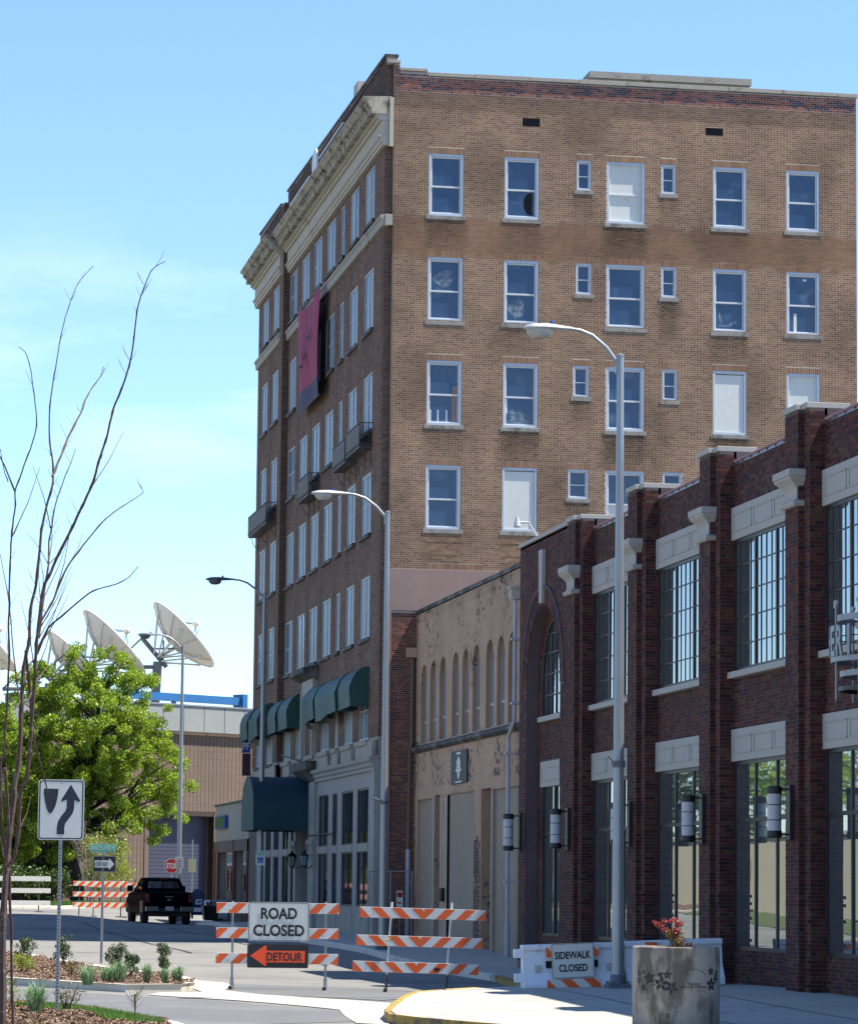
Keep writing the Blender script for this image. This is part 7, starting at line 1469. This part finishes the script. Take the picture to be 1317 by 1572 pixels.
bush(-4.2, 58.0, 1.0, 1.7, 3.4, 5200, .11, 'bright yellow green shrub under the right side of the big tree', 'leaf_yel', stems=12)
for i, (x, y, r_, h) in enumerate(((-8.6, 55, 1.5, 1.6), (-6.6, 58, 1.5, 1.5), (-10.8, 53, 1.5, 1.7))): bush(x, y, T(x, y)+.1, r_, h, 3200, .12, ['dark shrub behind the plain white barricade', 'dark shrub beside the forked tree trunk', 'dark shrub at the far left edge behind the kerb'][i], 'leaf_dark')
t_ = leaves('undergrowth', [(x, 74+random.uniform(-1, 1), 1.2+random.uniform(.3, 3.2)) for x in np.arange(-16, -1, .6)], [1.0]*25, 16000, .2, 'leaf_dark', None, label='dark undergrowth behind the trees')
# island plants
lab_s = ['dark rounded shrub at the left end of the island', 'upright shrub on the island seen behind the tall sign post', 'dark dense shrub just right of the one way sign post', 'smaller shrub touching the dense shrub by the sign post', 'dark shrub standing near the rounded nose of the island']
for (x, y, w_, h), l in zip([(-12.10, -22.07, .55, .60), (-11.28, -23.86, .52, .71), (-10.46, -29.17, .46, .64), (-10.60, -34.55, .38, .52), (-9.64, -31.75, .42, .66)], lab_s): bush(x, y, T(x, y)+.12, w_/2*1.25, h*1.05, 1700, .040, l, 'leaf_shrub', group='evergreen shrubs on the island')
bush(-12.66, -31.39, .13, .32, .40, 700, .045, 'low yellow green shrub at the left of the island', 'leaf_yel'); bush(-11.72, -33.28, .12, .29, .34, 330, .035, 'sparse bronze shrub on the island left of the sign post', 'leaf_brown')
bush(-13.90, -51.99, .12, .19, .5, 260, .032, 'sparse yellow twiggy shrub at the left of the near bed', 'leaf_yel'); bush(-13.15, -53.4, .12, .30, .44, 420, .03, 'bronze twiggy shrub at the foot of the keep right sign', 'leaf_brown', stems=14)
def clump(x, y, w_, h, lbl, group='strap leaved grass clumps'):
    zb_ = T(x, y)+.11; t = thing('grass_clump', lbl, 'plant', (x, y, zb_), 0, group); g = G()
    for k in range(300):
        a = random.uniform(0, 6.28); r_ = random.uniform(.0, .25)*w_; L = random.uniform(.6, 1.15)*h; out_ = random.uniform(.1, .75)*w_; p0_ = Vector((r_*math.cos(a), r_*math.sin(a), 0)); bd = random.uniform(.003, .006)
        p1 = p0_+Vector((out_*.45*math.cos(a), out_*.45*math.sin(a), L*random.uniform(.6, .8))); p2 = p0_+Vector((out_*1.1*math.cos(a), out_*1.1*math.sin(a), L*random.uniform(.55, 1))); s_ = Vector((-math.sin(a), math.cos(a), 0))*bd
        g.add([p0_-s_, p0_+s_, p1+s_*1.1, p1-s_*1.1, p2], [(0, 1, 2, 3), (3, 2, 4)])
    g.obj('blades', 'blade', t, kind='stuff', world=False)
for (x, y, w_, h), l in zip([(-11.86, -39.87, .36, .42), (-11.39, -38.47, .33, .35), (-11.22, -39.32, .38, .48), (-10.60, -38.32, .22, .41), (-10.37, -39.58, .18, .35), (-9.98, -38.19, .28, .36), (-13.60, -53.06, .40, .45)],
    ['green strap leaved clump at the left front of the island', 'strap leaved clump directly in front of the one way sign post', 'tallest strap leaved clump right of the one way sign post', 'narrow strap leaved clump near the island middle', 'smallest strap leaved clump below the dark shrub', 'strap leaved clump nearest the rounded nose of the island', 'silvery green strap leaved clump in the near bed left of the sign']): clump(x, y, w_, h, l)
t = thing('bare_sapling', 'small bare twig plant at the grass edge of the near bed', 'plant', (-12.40, -56.49, .13)); g = G(); g.tube([(-12.4, -56.49, .1), (-12.39, -56.49, .34), (-12.41, -56.49, .48)], .010, 5)
for k in range(18): a = random.uniform(0, 6.28); z = random.uniform(.25, .48); g.tube([(-12.4, -56.49, z), (-12.4+.08*math.cos(a), -56.49+.08*math.sin(a), z+.06), (-12.4+.14*math.cos(a), -56.49+.14*math.sin(a), z+.15)], [.004, .003, .0015], 3)
g.obj('stem', 'bark_thin', t); leaves('buds', [(-12.4, -56.49, .45)], [.08], 60, .02, 'leaf_yel', t)
# red plant in the planter
t = thing('red_shrub', 'red and bronze leaved shrub growing in the round concrete planter', 'shrub', (-5.12, -58.92, 1.13)); g = G(); cs = []; rs = []
cx_, cy_ = -5.14, -58.95
for k in range(26):
    a = random.uniform(0, 6.28); r_ = random.uniform(.02, .19); h = random.uniform(.12, .48); e = (cx_+r_*math.cos(a), cy_+r_*math.sin(a), 1.14+h); g.tube(wob((cx_+.03*math.cos(a), cy_+.03*math.sin(a), 1.10), e, 3, .015), [.006, .005, .003, .002], 4, cap=False); cs.append(e); rs.append(.05)
for k in range(7): f = k/6; e = (cx_-.05-.25*f, cy_, 1.42+.16*f); cs.append(e); rs.append(.028-.012*f)
g.tube([(cx_, cy_, 1.15), (cx_-.08, cy_, 1.37), (cx_-.24, cy_, 1.47)], [.006, .004, .002], 4); g.obj('stems', 'bark_thin', t)
low = [c for c in cs if c[2] < 1.44]; hi_ = [c for c in cs if c[2] >= 1.44]
leaves('bronze_leaves', low, [.07]*len(low), 1100, .028, 'leaf_brown', t); leaves('red_leaves', hi_, [.045]*len(hi_), 620, .032, 'leaf_red', t); leaves('red_leaves', low, [.07]*len(low), 250, .028, 'leaf_red', t)
leaves('weeds', [(-5.35, -58.8, 1.06), (-5.0, -58.9, 1.06), (-4.9, -59.1, 1.06)], [.1, .12, .08], 200, .03, 'leaf_yel', t)
# redbud behind the one way sign
t = thing('redbud_tree', 'thin multi stemmed young tree with pale stems and pink buds behind the one way sign', 'tree', (-5.3, 50.5, 1.0)); g = G(); bx, by, bz = -5.3, 50.5, T(-5.3, 50.5)+.08; tips = []
for k in range(15):
    a = random.uniform(0, 6.28); sp = random.uniform(.3, 1.9); h = random.uniform(2.6, 5.0); m1 = (bx+sp*.35*math.cos(a), by+sp*.35*math.sin(a), bz+h*.45); e = (bx+sp*math.cos(a), by+sp*math.sin(a), bz+h); pts = wob((bx, by, bz), m1, 3, .03)+wob(m1, e, 3, .05)[1:]; g.tube(pts, [.024, .02, .016, .012, .010, .008, .006][:len(pts)], 5, cap=False)
    for j in range(3): s_ = Vector(m1).lerp(Vector(e), random.uniform(.1, .8)); e2 = s_+Vector((random.uniform(-.5, .5), random.uniform(-.5, .5), random.uniform(.4, 1.0))); g.tube([s_, s_.lerp(e2, .5)+Vector((.02, 0, .03)), e2], [.009, .006, .003], 4, cap=False); tips.append(e2)
    tips.append(Vector(e))
g.obj('stems', 'bark_pale', t); leaves('blossoms', [tuple(q) for q in tips], [.14]*len(tips), 420, .05, 'blossom', t)

# foreground bare tree, traced stems at their own distances
BT = {
 'b1':[(-14.34,-72.59,7.97),(-14.43,-72.58,7.87),(-14.50,-72.58,7.76),(-14.55,-72.58,7.62),(-14.60,-72.58,7.45),(-14.64,-72.57,7.25),(-14.67,-72.57,7.04),(-14.70,-72.56,6.83),(-14.72,-72.56,6.66),(-14.73,-72.56,6.45),(-14.72,-72.56,6.24),(-14.69,-72.57,6.08),(-14.68,-72.58,5.91),(-14.69,-72.59,5.80),(-14.74,-72.58,5.60),(-14.78,-72.57,5.39),(-14.79,-72.57,5.22),(-14.82,-72.55,4.85),(-14.86,-72.54,4.66),(-14.87,-72.54,4.47),(-14.87,-72.55,4.31),(-14.90,-72.55,4.18),(-14.92,-72.55,3.99),(-14.93,-72.54,3.71),(-14.93,-72.53,3.43),(-14.94,-72.52,3.15),(-14.97,-72.52,2.98),(-14.98,-72.52,2.78),(-15,-72.52,2.58),(-15.02,-72.51,2.38),(-15.03,-72.51,2.18),(-15.04,-72.51,1.98),(-15.05,-72.49,1.57),(-15.04,-72.46,1.14),(-15.03,-72.44,0.70),(-15.02,-72.38,-0.02)],
 'b2':[(-13.82,-74.48,7.69),(-13.90,-74.44,7.65),(-13.95,-74.39,7.59),(-13.99,-74.35,7.48),(-14.02,-74.30,7.39),(-14.05,-74.26,7.25),(-14.06,-74.21,7.11),(-14.07,-74.17,6.98),(-14.09,-74.12,6.81),(-14.12,-74.07,6.69),(-14.16,-74.02,6.56),(-14.21,-73.97,6.43),(-14.24,-73.92,6.31),(-14.27,-73.87,6.15),(-14.31,-73.82,6.01),(-14.34,-73.78,5.90),(-14.37,-73.73,5.76),(-14.41,-73.68,5.65),(-14.45,-73.64,5.55),(-14.50,-73.59,5.44),(-14.55,-73.54,5.32),(-14.61,-73.48,5.19),(-14.68,-73.43,5.04),(-14.73,-73.38,4.91),(-14.79,-73.33,4.78),(-14.81,-73.27,4.60),(-14.83,-73.22,4.38),(-14.84,-73.17,4.18),(-14.84,-73.11,3.96),(-14.85,-73.05,3.68),(-14.86,-72.99,3.41),(-14.87,-72.94,3.19),(-14.89,-72.88,2.97),(-14.93,-72.84,2.90),(-14.94,-72.79,2.71),(-14.94,-72.74,2.51),(-14.97,-72.68,2.27),(-15.02,-72.63,2.17)],
 'b3':[(-14.17,-71.90,7.09),(-14.21,-72.04,6.97),(-14.29,-72.17,6.85),(-14.37,-72.30,6.70),(-14.42,-72.44,6.55),(-14.49,-72.57,6.41),(-14.56,-72.70,6.26),(-14.61,-72.83,6.12),(-14.67,-72.96,5.97),(-14.72,-73.10,5.84)],
 'b4':[(-15.15,-74.97,6.77),(-15.09,-74.90,6.73),(-15.04,-74.83,6.60),(-15.01,-74.75,6.46),(-14.98,-74.66,6.30),(-14.96,-74.57,6.13),(-14.99,-74.48,5.97),(-15.04,-74.38,5.82),(-15.08,-74.29,5.69),(-15.12,-74.20,5.56),(-15.11,-74.12,5.46),(-15.12,-74.03,5.33),(-15.13,-73.94,5.16),(-15.13,-73.85,4.97),(-15.13,-73.75,4.73),(-15.12,-73.66,4.56),(-15.12,-73.57,4.38),(-15.10,-73.47,4.12),(-15.10,-73.38,3.94),(-15.10,-73.29,3.74),(-15.10,-73.20,3.58),(-15.11,-73.11,3.40),(-15.11,-73.01,3.18),(-15.13,-72.94,3.16),(-15.11,-72.82,2.77),(-15.07,-72.72,2.38),(-15.04,-72.62,2.11)],
 'b5':[(-15.26,-74.23,5.87),(-15.17,-73.63,5.81),(-15.06,-73.02,5.69)],
 'b6':[(-13.83,-72.83,5.75),(-13.95,-72.84,5.66),(-14.07,-72.85,5.58),(-14.21,-72.85,5.46),(-14.34,-72.84,5.30),(-14.44,-72.85,5.16),(-14.54,-72.85,5.02),(-14.62,-72.85,4.83),(-14.67,-72.87,4.69),(-14.74,-72.88,4.56),(-14.79,-72.89,4.46),(-14.81,-72.92,4.38)],
 'b7':[(-13.95,-73.74,4.95),(-14.02,-73.63,4.86),(-14.13,-73.52,4.80),(-14.29,-73.40,4.76),(-14.40,-73.29,4.70),(-14.60,-73.14,4.52),(-14.72,-73.02,4.41),(-14.81,-72.89,4.17)],
 'b8':[(-14.50,-72.96,6.13),(-14.54,-72.96,5.99),(-14.59,-72.96,5.87),(-14.63,-72.95,5.74),(-14.66,-72.96,5.66),(-14.69,-72.96,5.51),(-14.71,-72.95,5.35),(-14.73,-72.95,5.23),(-14.73,-72.95,5.02),(-14.75,-72.95,4.88),(-14.77,-72.94,4.69),(-14.80,-72.91,4.32)],
 'b9':[(-15.28,-74.64,5.89),(-15.21,-73.83,5.81),(-15.13,-73.02,5.79)],
 'b10':[(-15.14,-71.93,5.21),(-15.11,-72.17,5.00),(-15.06,-72.40,4.67),(-15.02,-72.61,4.21),(-14.96,-72.82,3.71)],
 'b11':[(-14.55,-71.92,4.21),(-14.76,-72.37,3.99),(-14.89,-72.83,3.71)],
 'b12':[(-14.54,-71.15,2.77),(-14.63,-71.57,3.01),(-14.78,-72,3.44),(-14.85,-72.44,3.85),(-14.92,-72.88,4.20)],
 'b13':[(-14.90,-71.86,0.56),(-14.94,-72.05,1.25),(-14.96,-72.21,1.63),(-14.99,-72.36,1.87),(-15.02,-72.54,2.49),(-15.08,-72.73,3.10)],
}
RAD = dict(b1=(.003, .036), b2=(.003, .019), b3=(.004, .012), b4=(.003, .012), b5=(.006, .008), b6=(.003, .012), b7=(.003, .010), b8=(.003, .010), b9=(.003, .005), b10=(.003, .008), b11=(.003, .006), b12=(.004, .014), b13=(.012, .016))
t = thing('bare_tree', 'tall bare multi stemmed young tree crossing the left edge of the view', 'tree', (-15.0, -72.5, .05))
for k, pts in BT.items():
    a, b = RAD[k]; n = len(pts); r_ = [a+(b-a)*(i/(n-1))**(1.5 if k == 'b1' else .8) for i in range(n)]
    sm = [Vector(p) for p in pts]; fine = []; fr = []
    for i in range(n-1):
        p0_, p1, p2, p3 = sm[max(0, i-1)], sm[i], sm[i+1], sm[min(n-1, i+2)]
        for q in range(3):
            f = q/3; v = .5*((2*p1)+(p2-p0_)*f+(2*p0_-5*p1+4*p2-p3)*f*f+(3*p1-p0_-3*p2+p3)*f**3); fine.append(v+Vector((random.uniform(-1, 1), 0, 0))*.002); fr.append((r_[i]+(r_[i+1]-r_[i])*f)*(1.25 if (i*3+q) % 5 == 0 else 1))
    fine.append(sm[-1]); fr.append(r_[-1]); g = G(); g.tube(fine, fr, 7); g.obj('trunk' if k == 'b1' else 'stem', 'bark_thin', t, smooth=True)
g = G()
for k in range(26):
    key = random.choice(['b1', 'b2', 'b4', 'b6', 'b8']); p = Vector(random.choice(BT[key][int(len(BT[key])*.45):])); d = Vector((random.uniform(-.25, .35), random.uniform(-.3, .3), random.uniform(.25, .8))); g.tube([p, p+d*.5+Vector((.02, 0, 0)), p+d], [.006, .004, .002], 4)
g.obj('twigs', 'bark_thin', t, kind='stuff')
g = G()
for k in range(80):
    key = random.choice(['b1', 'b2', 'b3', 'b4', 'b6', 'b8', 'b1', 'b2']); p = Vector(random.choice(BT[key])); s_ = random.choice((-1, 1)); l_ = random.uniform(.04, .16); d = Vector((s_*l_*.6, random.uniform(-.5, .5)*l_, l_)); g.tube([p, p+d*.6, p+d+Vector((0, 0, .02))], [.0030, .0022, .0012], 3)
g.obj('side_shoots', 'bark_thin', t, kind='stuff')

# ================================================================== ACROSS THE STREET (seen mirrored in the shop windows)
t = thing('long_wall_building', 'long pale beige building seen only mirrored in the tall shop windows', 'building', (-26, 40, .5)); g = G(); g.box(-34, -8, 0, -26, 95, 4.6); g.obj('walls', 'beige_wall', t); G().box(-34.2, -8.2, 4.6, -25.9, 95.2, 4.8).obj('roof', 'stone', t)
g = G()
for k in range(14): g.box(-26.02, -4+k*7, .3, -25.95, -3.85+k*7, 4.6)
g.obj('wall_ribs', 'stucco_cream', t); G().box(-26.03, -8, .2, -25.97, 95, .95).obj('plinth', 'dark', t)
sheet('lawn', [(-25.5, -8), (-21, -8), (-21, 90), (-25.5, 90)], .03, 'grassg', label='strip of lawn across the street')
t = thing('portable_toilet', 'teal portable toilet seen only mirrored in the widest shop window', 'portable toilet', (-22.5, 17, .5)); G().box(-23.1, 16.4, .35, -21.9, 17.6, 2.5).obj('cabin', 'teal', t, bevel=.05); G().box(-23.15, 16.35, 2.5, -21.85, 17.65, 2.62).obj('roof', 'white', t, bevel=.04)
for i, (x, y) in enumerate(((-38, 30), (-37, 62), (-39, 5), (-36, 95))):
    leafy_tree(x, y, .6, [(x, y, 8.0, 4.2, 4.2, 4.2)], [(x, y, .4), (x+.1, y, 4), (x, y, 9)], 6000, .38, ['green tree nearest the portable toilet, seen only mirrored in the windows', 'green tree behind the middle of the long beige building, seen only mirrored', 'green tree nearest the camera across the street, seen only mirrored', 'green tree beyond the far end of the long beige building, seen only mirrored'][i], nclump=60, clump=(.9, 1.6), group='mirrored trees across the street', nlimb=12)
